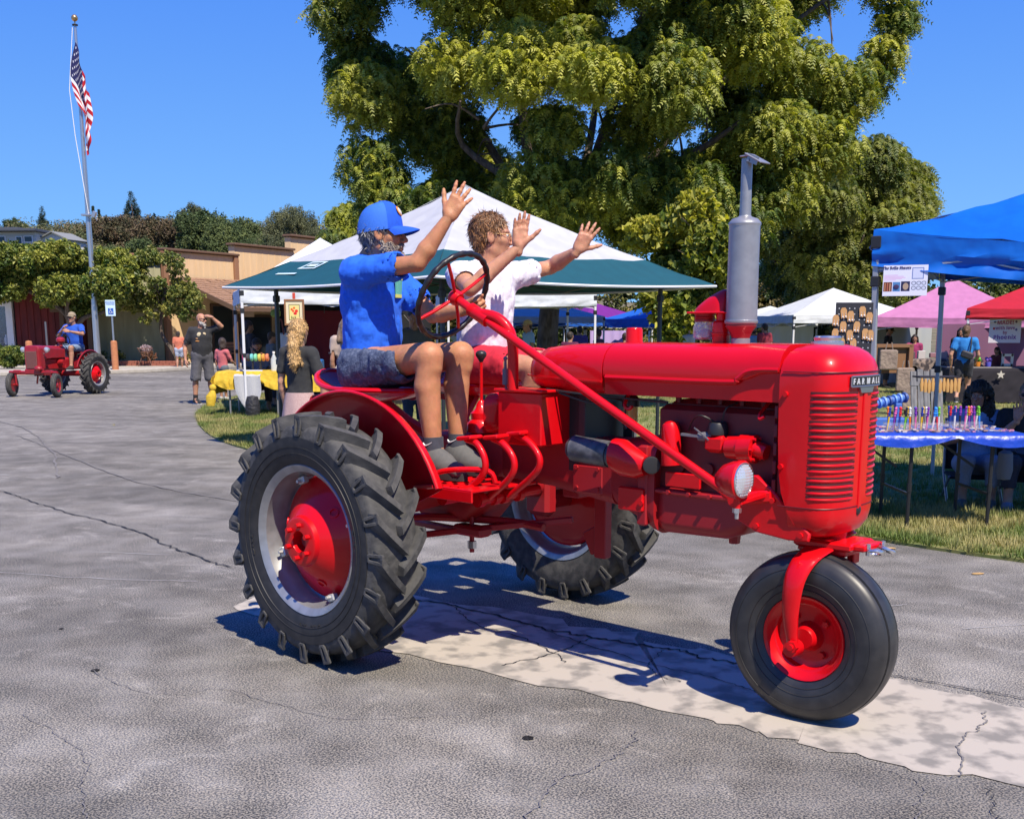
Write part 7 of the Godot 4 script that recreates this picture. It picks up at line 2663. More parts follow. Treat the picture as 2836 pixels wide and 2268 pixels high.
		if q.has("legs_mat"): so.material_override = q.legs_mat
	# hair
	if q.has("hair"):
		var hm := mat("hair_%d" % int(q.hair.r * 255 + q.hair.g * 511 + q.hair.b * 77), q.hair, 0.6, 0, {"vary": 0.42, "freq": 0.06, "scale": 6.0, "stretch": V(1, 0.25, 1), "bump": 0.5, "bfreq": 0.08, "rim": 0.3})
		var t := Sdf.new()
		t.k = 0.02 * hs
		t.xf = Transform3D(look, hd)
		var style: String = q.get("style", "short")
		var puff: float = q.get("puff", 0.0)
		t.ell(V(-0.022, 0.037, 0) * hs, V(0.101 + puff, 0.092 + puff, 0.083 + puff) * hs)
		if style != "short":
			t.cap(V(-0.05, 0.0, -0.03) * hs, V(-0.07, -0.10, -0.02) * hs, 0.06 * hs, 0.045 * hs)
			t.cap(V(-0.05, 0.0, 0.03) * hs, V(-0.07, -0.10, 0.02) * hs, 0.06 * hs, 0.045 * hs)
		else:
			t.cap(V(-0.06, -0.01, -0.03) * hs, V(-0.06, -0.05, -0.02) * hs, 0.048 * hs, 0.035 * hs)
			t.cap(V(-0.06, -0.01, 0.03) * hs, V(-0.06, -0.05, 0.02) * hs, 0.048 * hs, 0.035 * hs)
		if style == "long":
			for z in [-0.075, -0.05, 0.05, 0.075]:
				t.cap(V(-0.02, 0.02, z) * hs, V(-0.05, -0.24, z * 1.35) * hs, (0.034 + puff) * hs, (0.045 + puff) * hs, 0.03)
			t.cap(V(-0.06, 0.0, 0) * hs, V(-0.085, -0.26, 0) * hs, (0.06 + puff) * hs, 0.06 * hs, 0.03)
		elif style == "ponytail":
			var tail: Array = [V(-0.11, -0.02, 0), V(-0.15, -0.05, 0.01), V(-0.165, -0.13, 0.02), V(-0.150, -0.22, 0.015), V(-0.158, -0.30, 0.03), V(-0.145, -0.37, 0.02)]
			var rs := [0.026, 0.034, 0.044, 0.048, 0.038, 0.014]
			for i in tail.size(): tail[i] *= hs
			t.chain(tail, rs, 0.02)
			t.cap(V(-0.15, -0.10, 0.03) * hs, V(-0.12, -0.30, 0.09) * hs, 0.03, 0.012)
			t.cap(V(-0.05, -0.06, -0.06) * hs, V(-0.06, -0.26, -0.09) * hs, 0.02, 0.01)
		elif style == "bun":
			t.ell(V(-0.105, 0.0, 0) * hs, V(0.04, 0.045, 0.045) * hs)
		t.ell(V(0.066, -0.030, 0) * hs, V(0.070, 0.083, 0.064) * hs, Basis(), 0.012, true)
		for z in [-0.086, 0.086]: t.ell(V(0.008, -0.016, z) * hs, V(0.028, 0.036, 0.03) * hs, Basis(), 0.01, true)
		if q.has("hat") or q.get("capped", false): t.cut(V(0, 0.022, 0) * hs, V(0, 1, 0))
		t.fold = noise(1.0, 3, FastNoiseLite.TYPE_SIMPLEX, 4)
		t.fold_amp = q.get("hfold", 0.007)
		t.fold_scale = q.get("hscale", V(45, 22, 45))
		var ho := put(sdf_mesh([[t, hcell * 0.9 if fine or style == "short" else maxf(hcell * 1.1, 0.011)]]), "hair", hm, th)
		if q.has("strands"): strands(ho, q.hair, q.strands, 0.03)
	if q.has("beard"):
		var t := Sdf.new()
		t.k = 0.015 * hs
		t.xf = Transform3D(look, hd)
		for z in [-1.0, 1.0]:
			t.cap(V(0.0, -0.03, 0.060 * z) * hs, V(0.02, -0.075, 0.050 * z) * hs, 0.013 * hs, 0.018 * hs)
			t.cap(V(0.02, -0.075, 0.050 * z) * hs, V(0.072, -0.108, 0.014 * z) * hs, 0.020 * hs, 0.023 * hs)
			t.cap(V(0.094, -0.049, 0.004 * z) * hs, V(0.080, -0.064, 0.030 * z) * hs, 0.0075 * hs, 0.008 * hs)
		for z in [-1.0, 1.0]: t.cap(V(0.040, -0.045, 0.052 * z) * hs, V(0.062, -0.075, 0.040 * z) * hs, 0.012 * hs, 0.016 * hs)
		t.cap(V(0.076, -0.10, 0) * hs, V(0.074, q.get("beard_y", -0.118), 0) * hs, 0.021 * hs, 0.015 * hs)
		t.fold = noise(1.0, 2, FastNoiseLite.TYPE_SIMPLEX, 4)
		t.fold_amp = 0.004
		t.fold_scale = V(70, 50, 70)
		var bo := put(sdf_mesh([[t, hcell * 0.8]]), "beard", mat("beard_%d" % int(q.beard.r * 255), q.beard, 0.8, 0, {"vary": 0.5, "freq": 0.12, "scale": 8.0}), th)
		if q.has("strands"): strands(bo, q.beard, 900, 0.014)
	if q.has("hat"):
		var hm := cloth_mat(q.hat, "hat")
		var t := Sdf.new()
		t.k = 0.012 * hs
		t.xf = Transform3D(look, hd)
		t.ell(V(-0.012, 0.043, 0) * hs, V(0.108, 0.098, 0.088) * hs)
		t.cut(V(0, 0.040, 0) * hs, V(0.10, -1, 0))
		put(sdf_mesh([[t, hcell * 0.8]]), "hat", hm, th)
		var b := MB.new()
		var rows := []
		for i in 5:
			var row := []
			for k in 13:
				var a := lerpf(-1.15, 1.15, k / 12.0)
				var t2 := i / 4.0
				var p := Vector3(-0.012 + cos(a) * (0.104 + 0.075 * t2 * cos(a * 0.9)), 0.043 - 0.010 * t2 - 0.022 * pow(absf(sin(a)), 2.0) * t2, sin(a) * (0.084 + 0.004 * t2))
				row.append(hd + look * (p * hs))
			rows.append(row)
		b.slab(rows, look * V(0, -0.005, 0))
		build(b, "hat_brim", hm, th)
	if q.get("glasses", false):
		var b := MB.new()
		for z in [-1.0, 1.0]:
			b.ball(hd + look * (V(0.096, 0.004, 0.031 * z) * hs), V(0.005, 0.018, 0.024) * hs, look, 10, 6)
			b.tube([hd + look * (V(0.094, 0.012, 0.05 * z) * hs), hd + look * (V(0.0, 0.014, 0.08 * z) * hs)], 0.003 * hs, 5)
		b.tube([hd + look * (V(0.101, 0.01, -0.012) * hs), hd + look * (V(0.101, 0.01, 0.012) * hs)], 0.003 * hs, 5)
		build(b, "glasses", mat("dark_lens", lin(0.012, 0.012, 0.014), 0.1), th)
	if q.has("shoe"):
		for a in [[anr, knr], [anl, knl]]:
			shoe(th, a[0], q.get("toe", body_b.x), q.shoe, q.get("shoe_s", 1.0), q.get("sole", lin(0.4, 0.4, 0.4)), cell * 0.55)
	if q.has("sock"):
		for a in [[anr, knr], [anl, knl]]:
			var b := MB.new()
			var d: Vector3 = (a[1] - a[0]).normalized()
			b.cyl(a[0] - d * 0.03, a[0] + d * q.get("sock_h", 0.09), 0.047, 0.0475, 16)
			build(b, "sock", cloth_mat(q.sock, "sock"), th)
	return th

func tractor_xf() -> Transform3D:
	return Transform3D(Basis(Vector3.UP, deg_to_rad(-43.0)), V(-0.211, 0, -5.669))

func denim() -> Material:
	return mat("worn_denim", lin(0.045, 0.062, 0.115), 0.9, 0, {"c2": lin(0.115, 0.14, 0.21), "freq": 0.09, "scale": 2.2, "oct": 5, "lo": 0.45, "hi": 0.75, "bump": 0.25, "bfreq": 0.2})

func driver() -> void:
	var hd := V(-0.252, 1.945, 0.325)
	var lk := V(0.80, 0.02, -0.60)
	var blue := lin(0.010, 0.125, 0.74)
	var th := person_at("old man in royal blue shirt and blue cap steering the near red tractor", V(-0.211, 0, -5.669), -43.0, 1.0, {
		"pelvis": V(-0.355, 1.315, 0.335), "neck": V(-0.335, 1.825, 0.335), "head": hd, "look": lk, "face": V(0.93, 0, -0.36),
		"sh_r": V(-0.265, 1.765, 0.495), "sh_l": V(-0.375, 1.765, 0.165), "elbow_r": V(0.045, 1.800, 0.375), "wrist_r": V(0.145, 1.998, 0.275),
		"elbow_l": V(-0.135, 1.570, 0.115), "wrist_l": V(0.135, 1.590, 0.16),
		"hand_r": V(0.30, 0.86, -0.40), "palm_r": V(-0.65, 0.0, -0.75), "curl_r": [0.06, 0.05, 0.16, 0.2], "spread_r": 1.5, "thumb_r": 0.62, "hand_s": 1.02,
		"hand_l": V(0.86, 0.34, -0.30), "palm_l": V(0.40, -0.35, 0.75), "curl_l": [1.75, 1.8, 1.8, 1.8], "spread_l": 0.0, "thumb_l": 0.15,
		"knee_r": V(0.165, 1.385, 0.425), "ankle_r": V(0.185, 0.945, 0.42), "knee_l": V(0.155, 1.385, 0.215), "ankle_l": V(0.155, 0.945, 0.235),
		"shirt": blue, "sleeve": 0.66, "fold": 0.008, "fscale": V(9, 6, 9), "hem": 0.11, "collar": 0.02, "legs": lin(0.12, 0.15, 0.22), "legs_mat": denim(), "leg_to": 0.62, "loose": 1.12, "lfold": 0.014,
		"skin": lin(0.45, 0.20, 0.10), "ruddy": 0.6, "hair": lin(0.13, 0.125, 0.12), "beard": lin(0.22, 0.185, 0.155), "shoe": lin(0.11, 0.11, 0.105), "sole": lin(0.03, 0.03, 0.03), "shoe_s": 1.15, "toe": V(1, 0, 0.02),
		"sock": lin(0.05, 0.055, 0.075), "sock_h": 0.07, "cell": 0.0125, "hcell": 0.0055, "fine": true, "build": 1.02, "bulk": 1.12, "arm": 0.98, "legf": 1.04, "neck_r": 0.058, "strands": 900, "hs": 0.985, "capped": true})
	# cap: mesh back, solid front panel, bill, badge
	var lb := unit_frame(lk)
	var s := 1.005
	var cap_m := mat("cap_blue", lin(0.008, 0.10, 0.56), 0.75, 0, {"c2": lin(0.06, 0.22, 0.72), "freq": 0.3, "scale": 9.0, "oct": 2, "bump": 0.3, "bfreq": 0.3})
	var front_m := cloth_mat(lin(0.007, 0.09, 0.60), "capfront")
	var crown := func(a0: float, a1: float, n: int) -> Array:
		var rows := []
		for j in 11:
			var v := j / 10.0
			var row := []
			for i in n + 1:
				var a := lerpf(a0, a1, float(i) / n)
				var y := 0.026 + 0.122 * sin(v * PI / 2) * (1.0 + 0.06 * cos(a)) - 0.012 * (1.0 - cos(a)) * (1.0 - v)
				var rr := pow(cos(v * PI / 2), 0.62)
				row.append(hd + lb * (Vector3(-0.012 + cos(a) * 0.110 * maxf(rr, 0.002), y, sin(a) * 0.089 * maxf(rr, 0.002)) * s))
			rows.append(row)
		return rows
	var b := MB.new()
	b.sheet(crown.call(1.05, TAU - 1.05, 30))
	var cap := build(b, "cap", cap_m, th)
	b = MB.new()
	b.sheet(crown.call(-1.05, 1.05, 16))
	build(b, "front_panel", front_m, cap)
	b = MB.new()
	var rows := []
	for i in 7:
		var row := []
		for k in 19:
			var a := lerpf(-1.25, 1.25, k / 18.0)
			var t := i / 6.0
			var reach := 0.086 * sqrt(maxf(cos(a * 0.98), 0.0)) * t
			row.append(hd + lb * (Vector3(-0.012 + cos(a) * 0.108 + reach * 0.97, 0.037 - 0.004 * t - 0.042 * pow(sin(a), 2.0) * (0.2 + 0.8 * t) * 0.7 - 0.012 * t * t, sin(a) * (0.080 - 0.006 * t)) * s))
		rows.append(row)
	b.slab(rows, lb * V(0, -0.004, 0))
	build(b, "bill", front_m, cap)
	b = MB.new()
	b.ball(hd + lb * (V(0.082, 0.105, 0.0) * s), V(0.006, 0.026, 0.036), lb * Basis(Vector3.BACK, 0.45), 16, 6)
	var bd := build(b, "badge", mat("badge_orange", lin(0.6, 0.22, 0.05), 0.7), cap)
	b = MB.new()
	b.ball(hd + lb * (V(0.085, 0.105, 0.0) * s), V(0.006, 0.019, 0.028), lb * Basis(Vector3.BACK, 0.45), 16, 6)
	build(b, "badge_centre", mat("badge_cream", lin(0.6, 0.55, 0.45), 0.7), bd)
	b = MB.new()
	b.ball(hd + lb * (V(-0.01, 0.147, 0) * s), V(0.009, 0.005, 0.009), Basis(), 8, 4)
	build(b, "button", front_m, cap)
	# sunglasses
	b = MB.new()
	for z in [-1.0, 1.0]:
		b.ball(hd + lb * (V(0.096, 0.004, 0.034 * z) * s), V(0.006, 0.018, 0.026), lb * Basis(Vector3.UP, 0.25 * z), 14, 8)
		b.tube([hd + lb * (V(0.092, 0.012, 0.058 * z) * s), hd + lb * (V(0.03, 0.014, 0.076 * z) * s), hd + lb * (V(-0.01, 0.012, 0.083 * z) * s)], 0.0026, 6)
	b.tube([hd + lb * (V(0.104, 0.01, -0.012) * s), hd + lb * (V(0.104, 0.01, 0.012) * s)], 0.003, 6)
	build(b, "sunglasses", mat("dark_lens", lin(0.012, 0.012, 0.014), 0.1), th)
	# breast pocket badge
	var tf := Transform3D(unit_frame(V(0.93, 0, -0.36)), V(-0.335, 1.665, 0.335))
	b = MB.new()
	var gr := []
	for j in 7:
		var row := []
		for i in 6:
			var z := -0.125 + i * 0.027
			var x := 0.142 - 2.2 * z * z
			row.append(tf * V(x + 0.001, 0.075 - j * 0.013, z))
		gr.append(row)
	b.slab(gr, tf.basis * V(-0.006, 0, 0))
	var pk := build(b, "pocket_print", mat("print_teal", lin(0.05, 0.34, 0.33), 0.85, 0, {"c2": lin(0.20, 0.50, 0.30), "freq": 0.06, "scale": 9.0}), th)
	for q in [0.078, -0.006]:
		b = MB.new()
		var row2 := [[], []]
		for i in 6:
			var z := -0.130 + i * 0.0285
			var x := 0.144 - 2.2 * z * z
			row2[0].append(tf * V(x, q + 0.008, z))
			row2[1].append(tf * V(x, q - 0.008, z))
		b.slab(row2, tf.basis * V(-0.006, 0, 0))
		build(b, "print_border", mat("print_yellow", lin(0.62, 0.60, 0.14), 0.85), pk)
	# sock emblem: a pale curved tick
	for q in [V(0.185, 0.985, 0.42), V(0.155, 0.985, 0.235)]:
		b = MB.new()
		var pts := MB.curve([V(-0.022, 0.006, 0.046), V(-0.010, -0.006, 0.0475), V(0.010, -0.002, 0.0475), V(0.030, 0.010, 0.038)], 4)
		for i in pts.size(): pts[i] += q
		b.tube(pts, [0.001, 0.003, 0.004, 0.0045, 0.0045, 0.004, 0.0036, 0.003, 0.0026, 0.002, 0.0016, 0.0012, 0.0005], 5)
		build(b, "sock_mark", mat("white_paint", lin(0.75, 0.75, 0.74), 0.6), th)

func passenger() -> void:
	person_at("short haired woman in white t-shirt and red shorts waving both hands beside the tractor's driver", V(-0.211, 0, -5.669), -43.0, 1.0, {
		"pelvis": V(-0.165, 1.33, -0.255), "neck": V(-0.125, 1.815, -0.265), "head": V(-0.105, 1.958, -0.275), "look": V(0.74, 0.02, -0.67), "face": V(0.97, 0, 0.12),
		"sh_r": V(-0.165, 1.765, -0.10), "sh_l": V(-0.10, 1.775, -0.435), "elbow_r": V(0.05, 1.695, 0.04), "wrist_r": V(0.210, 1.885, -0.130),
		"elbow_l": V(-0.085, 1.825, -0.70), "wrist_l": V(0.130, 1.898, -0.665),
		"hand_r": V(0.10, 0.98, -0.05), "palm_r": V(0.85, 0.0, 0.50), "curl_r": [0.12, 0.1, 0.12, 0.15], "spread_r": 0.5, "thumb_r": 0.75, "hand_s": 0.96,
		"hand_l": V(0.45, 0.85, -0.25), "palm_l": V(-0.62, 0.2, -0.75), "curl_l": [0.15, 0.18, 0.25, 0.3], "spread_l": 1.3, "thumb_l": 0.85,
		"knee_r": V(0.25, 1.315, -0.19), "ankle_r": V(0.27, 0.93, -0.2), "knee_l": V(0.27, 1.33, -0.37), "ankle_l": V(0.29, 0.93, -0.38),
		"shirt": lin(0.74, 0.71, 0.78), "sleeve": 0.42, "fold": 0.008, "fscale": V(10, 7, 10), "hem": 0.03, "collar": 0.02, "legs": lin(0.56, 0.012, 0.035), "leg_to": 0.6, "loose": 1.1,
		"skin": lin(0.47, 0.23, 0.14), "ruddy": 0.6, "hair": lin(0.17, 0.08, 0.028), "puff": 0.0, "hfold": 0.009, "hscale": V(30, 30, 55), "shoe": lin(0.3, 0.3, 0.3),
		"cell": 0.0125, "hcell": 0.0055, "fine": true, "build": 0.95, "bulk": 1.06, "arm": 0.94, "strands": 2600, "hs": 0.97})
	var th: Node3D = get_child(get_child_count() - 1)
	var lb := unit_frame(V(0.74, 0.02, -0.67))
	var hd := V(-0.105, 1.958, -0.275)
	var b := MB.new()
	for z in [-1.0, 1.0]:
		var ring := []
		for i in 17: ring.append(hd + lb * V(0.096, 0.002 + sin(TAU * i / 16.0) * 0.017, 0.032 * z + cos(TAU * i / 16.0) * 0.022))
		b.tube(ring, 0.0016, 5, false)
		b.tube([hd + lb * V(0.094, 0.01, 0.054 * z), hd + lb * V(-0.005, 0.012, 0.079 * z)], 0.0016, 5)
	b.tube([hd + lb * V(0.1, 0.006, -0.01), hd + lb * V(0.1, 0.006, 0.01)], 0.0016, 5)
	build(b, "glasses", mat("gold", lin(0.55, 0.36, 0.16), 0.3, 0.8), th)

# ---------- the market ----------
func tent_cloth(key: String, c: Color, rough := 0.75) -> Material:
	return mat("tent_" + key, c, rough, 0, {"vary": 0.88, "freq": 0.02, "scale": 0.7, "bump": 0.35, "bfreq": 0.025, "back": lin(0.35, 0.35, 0.35)})

# pop-up canopy: side length, yaw, eave height, peak height, valance drop
func canopy(called: String, label: String, c: Vector2, side: float, yaw: float, eave: float, peak: float, val: float, roof: Material, o := {}) -> Node3D:
	var th := thing(called, label, "canopy", V(c.x, 0, c.y), yaw)
	var h := side * 0.5
	var cs := [V(-h, eave, h), V(h, eave, h), V(h, eave, -h), V(-h, eave, -h)]
	if o.has("drop"): for i in 4: cs[i].y += o.drop[i]
	var P := V(0, peak, 0)
	var band: float = o.get("band", 0.0)
	var sag: float = o.get("sag", 0.04)
	var r := RandomNumberGenerator.new()
	r.seed = int(absf(c.x * 100.0) + absf(c.y * 10.0))
	var wr := noise(1.0, 3, FastNoiseLite.TYPE_SIMPLEX, r.randi() % 100)
	for i in 4:
		var A: Vector3 = cs[i]
		var B: Vector3 = cs[(i + 1) % 4]
		var lo := []
		var hi := []
		for j in 15:
			var v := j / 14.0
			var row := []
			for k in 17:
				var u := k / 16.0
				var e := A.lerp(B, u)
				var p := e.lerp(P, v)
				p.y -= sag * 4.0 * v * (1.0 - v) + sag * 0.8 * sin(u * PI) * (1.0 - v)
				p.y += wr.get_noise_3d(p.x * 2.0, u * 6.0, v * 3.0) * o.get("wrinkle", 0.012)
				row.append(p)
			if v <= band + 0.001: lo.append(row)
			if v >= band - 0.001: hi.append(row)
		var b := MB.new()
		b.slab(hi, V(0, -0.004, 0))
		build(b, "roof_panel", roof, th, Vector3.ZERO, 60.0)
		if band > 0.0:
			b = MB.new()
			b.slab(lo, V(0, -0.004, 0))
			build(b, "roof_band", o.band_mat, th, Vector3.ZERO, 60.0)
		b = MB.new()
		if val > 0.0:
			var rows := []
			var nrm := (B - A).normalized().cross(Vector3.UP)
			for j in 7:
				var row := []
				for k in 25:
					var u := k / 24.0
					var p := A.lerp(B, u)
					p.y -= sag * 0.8 * sin(u * PI) + val * j / 6.0
					p += nrm * (wr.get_noise_2d(u * 5.0 + i * 9, j * 2.2) * 0.03 * j / 6.0 * o.get("ripple", 1.0) + 0.012 * j / 6.0)
					row.append(p)
				rows.append(row)
			b.slab(rows, -nrm * 0.004)
			build(b, "valance", o.get("val_mat", roof), th, Vector3.ZERO, 60.0)
		else:
			var pth := []
			for k in 17:
				var p := A.lerp(B, k / 16.0)
				p.y -= sag * 0.8 * sin(k / 16.0 * PI) + 0.012
				pth.append(p)
			b.tube(pth, 0.016, 6)
			build(b, "hem", mat("white_cloth", lin(0.72, 0.73, 0.76), 0.8), th)
	var lm: Material = o.get("leg_mat", mat("leg_white", lin(0.62, 0.63, 0.65), 0.45))
	var inset: float = o.get("inset", 0.985)
	var slant: float = o.get("slant", 0.0)
	for i in 4:
		if o.has("legs") and not i in o.legs: continue
		var top: Vector3 = cs[i] * V(inset, 1, inset) - V(0, 0.06, 0)
		if inset < 0.9: top.y = lerpf(cs[i].y, peak, 1.0 - inset) - 0.08
		var foot := Vector3(top.x * (1.0 + slant), 0.0, top.z * (1.0 + slant))
		var b := MB.new()
		b.bar(foot, foot.lerp(top, 0.55), 0.034, 0.034, 0.004)
		b.bar(foot.lerp(top, 0.5), top, 0.044, 0.044, 0.005)
		b.box(foot + V(0, 0.006, 0), V(0.1, 0.012, 0.1), 0.004)
		var lg := build(b, "leg", lm, th)
		for f in [[0.5, 0.056], [0.985, 0.075], [0.85, 0.066]]:
			b = MB.new()
			b.box(foot.lerp(top, f[0]), V(f[1], f[1] * 1.2, f[1]), 0.006)
			build(b, "bracket", mat("black_part", lin(0.018, 0.018, 0.019), 0.45), lg)
	var b := MB.new()
	for i in 4:      # scissor struts under the eaves
		var A: Vector3 = cs[i] * V(inset, 1, inset)
		var B: Vector3 = cs[(i + 1) % 4] * V(inset, 1, inset)
		if inset < 0.9:
			A.y += (peak - eave) * (1.0 - inset)
			B.y += (peak - eave) * (1.0 - inset)
		for k in 2:
			var p := A.lerp(B, k * 0.5)
			var q := A.lerp(B, k * 0.5 + 0.5)
			b.bar(p - V(0, 0.07, 0), q - V(0, 0.30, 0), 0.022, 0.012)
			b.bar(p - V(0, 0.30, 0), q - V(0, 0.07, 0), 0.022, 0.012)
		b.bar(A.lerp(B, 0.5) - V(0, 0.08, 0), P - V(0, 0.12, 0), 0.02, 0.012)
	build(b, "strut", o.get("strut_mat", lm), th)
	return th

func folding_table(called: String, label: String, at: Vector3, yaw: float, size: Vector2, hgt: float, legs: Array, dark := true) -> Node3D:
	var th := thing(called, label, "table", at, yaw)
	var m := mat("table_leg", lin(0.03, 0.03, 0.032), 0.4, 0.4) if dark else mat("leg_grey", lin(0.30, 0.30, 0.31), 0.4, 0.5)
	var b := MB.new()
	b.box(V(0, hgt - 0.02, 0), V(size.x, 0.04, size.y), 0.008)
	build(b, "tabletop", mat("table_top", lin(0.35, 0.34, 0.32), 0.6), th)
	for x in legs:
		for z in [-1.0, 1.0]:
			b = MB.new()
			b.tube([V(x, hgt - 0.04, z * size.y * 0.42), V(x, 0, z * size.y * 0.42)], 0.015, 8)
			b.cyl(V(x, 0.30, z * size.y * 0.42), V(x, 0.36, z * size.y * 0.42), 0.019, 0.019, 8)
			build(b, "leg", m, th)
		b = MB.new()
		b.bar(V(x, 0.28, -size.y * 0.42), V(x, 0.28, size.y * 0.42), 0.018, 0.018)
		b.bar(V(x, 0.45, 0), Vector3(x - signf(x) * 0.35, hgt - 0.05, 0), 0.018, 0.018)
		build(b, "brace", m, th)
	return th

# cloth laid over a table: drop at front, back, left, right
func table_cloth(label: String, at: Vector3, yaw: float, size: Vector2, hgt: float, drop: Array, m: Material, sd: int, wave := 0.02) -> Node3D:
	var w := noise(1.0, 2, FastNoiseLite.TYPE_SIMPLEX, sd)
	var n := 44
	var k := 26
	var rows := []
	for j in k + 1:
		var row := []
		for i in n + 1:
			var u := lerpf(-size.x * 0.5 - drop[2], size.x * 0.5 + drop[3], float(i) / n)
			var v := lerpf(-size.y * 0.5 - drop[1], size.y * 0.5 + drop[0], float(j) / k)
			var ex := maxf(absf(u) - size.x * 0.5, 0.0)
			var ez := maxf(absf(v) - size.y * 0.5, 0.0)
			var d := maxf(ex, ez) + minf(ex, ez) * 0.4
			var x := clampf(u, -size.x * 0.5, size.x * 0.5) + signf(u) * (0.012 if ex > 0.0 else 0.0)
			var z := clampf(v, -size.y * 0.5, size.y * 0.5) + signf(v) * (0.012 if ez > 0.0 else 0.0)
			var wv := w.get_noise_2d(u * 9.0, v * 2.0 + u * 4.0) * wave * minf(d * 6.0, 1.5)
			if ez > 0.0: z += signf(v) * (absf(wv) + d * 0.06)
			if ex > 0.0: x += signf(u) * (absf(wv) + d * 0.06)
			var sc := (0.3 + 0.7 * absf(sin(u * 4.0 + sd))) if wave > 0.03 else 1.0
			row.append(V(x, hgt + 0.006 - d * sc, z))
		rows.append(row)
	var b := MB.new()
	b.slab(rows, V(0, -0.003, 0))
	var o := build(b, "tablecloth", m, null, at, 70.0)
	o.rotation.y = deg_to_rad(yaw)
	tag(o, label, "tablecloth")
	return o

func bottle(label: String, at: Vector3, m: Material, h: float, grp: String) -> void:
	var th := thing("bottle", label, "bottle", at, 0, grp)
	var b := MB.new()
	b.lathe(Vector3.ZERO, Vector3.UP, [W(0, 0), W(h * 0.16, 0), W(h * 0.17, h * 0.08), W(h * 0.17, h * 0.6), W(h * 0.06, h * 0.82), W(h * 0.055, h * 0.9), W(0, h * 0.9)], 12)
	build(b, "body", m, th)
	b = MB.new()
	b.cyl(V(0, h * 0.9, 0), V(0, h, 0), h * 0.07, -1, 10)
	build(b, "cap", mat("white_paint", lin(0.75, 0.75, 0.74), 0.6), th)

func print_texture(w: int, h: int, f: Array) -> ImageTexture:
	var im := Image.create(w, h, false, Image.FORMAT_RGB8)
	im.fill(f[0])
	for i in range(1, f.size()):
		var q: Array = f[i]
		if q[0] == "r": im.fill_rect(Rect2i(q[1], q[2], q[3], q[4]), q[5])
		else:
			for y in range(q[2] - q[4], q[2] + q[4] + 1):
				for x in range(q[1] - q[3], q[1] + q[3] + 1):
					var d := Vector2(float(x - q[1]) / q[3], float(y - q[2]) / q[4]).length()
					if d <= 1.0 and (q[0] == "e" or d > 0.72) and x >= 0 and y >= 0 and x < w and y < h: im.set_pixel(x, y, q[5])
	return ImageTexture.create_from_image(im)

func printed(key: String, t: Texture2D) -> StandardMaterial3D:
	var m := StandardMaterial3D.new()
	m.resource_name = key
	m.albedo_texture = t
	m.roughness = 0.7
	m.cull_mode = BaseMaterial3D.CULL_DISABLED
	return m

func panel(size: Vector2) -> MB:      # upright printed sheet, face to +z
	var b := MB.new()
	b.sheet([[V(-size.x / 2, size.y / 2, 0), V(size.x / 2, size.y / 2, 0)], [V(-size.x / 2, -size.y / 2, 0), V(size.x / 2, -size.y / 2, 0)]])
	return b

func drape(a: Vector3, c: Vector3, top: float, bot: float, folds: float, depth := 0.05) -> MB:
	var b := MB.new()
	var n := (c - a).normalized().cross(Vector3.UP)
	var rows := []
	for j in 7:
		var row := []
		for i in 41:
			var u := i / 40.0
			var p := a.lerp(c, u) + n * (sin(u * folds * TAU + sin(u * 7.0)) * depth * (0.35 + 0.65 * j / 6.0))
			row.append(V(p.x, lerpf(top, bot, j / 6.0), p.z))
		rows.append(row)
	b.slab(rows, n * 0.004)
	return b

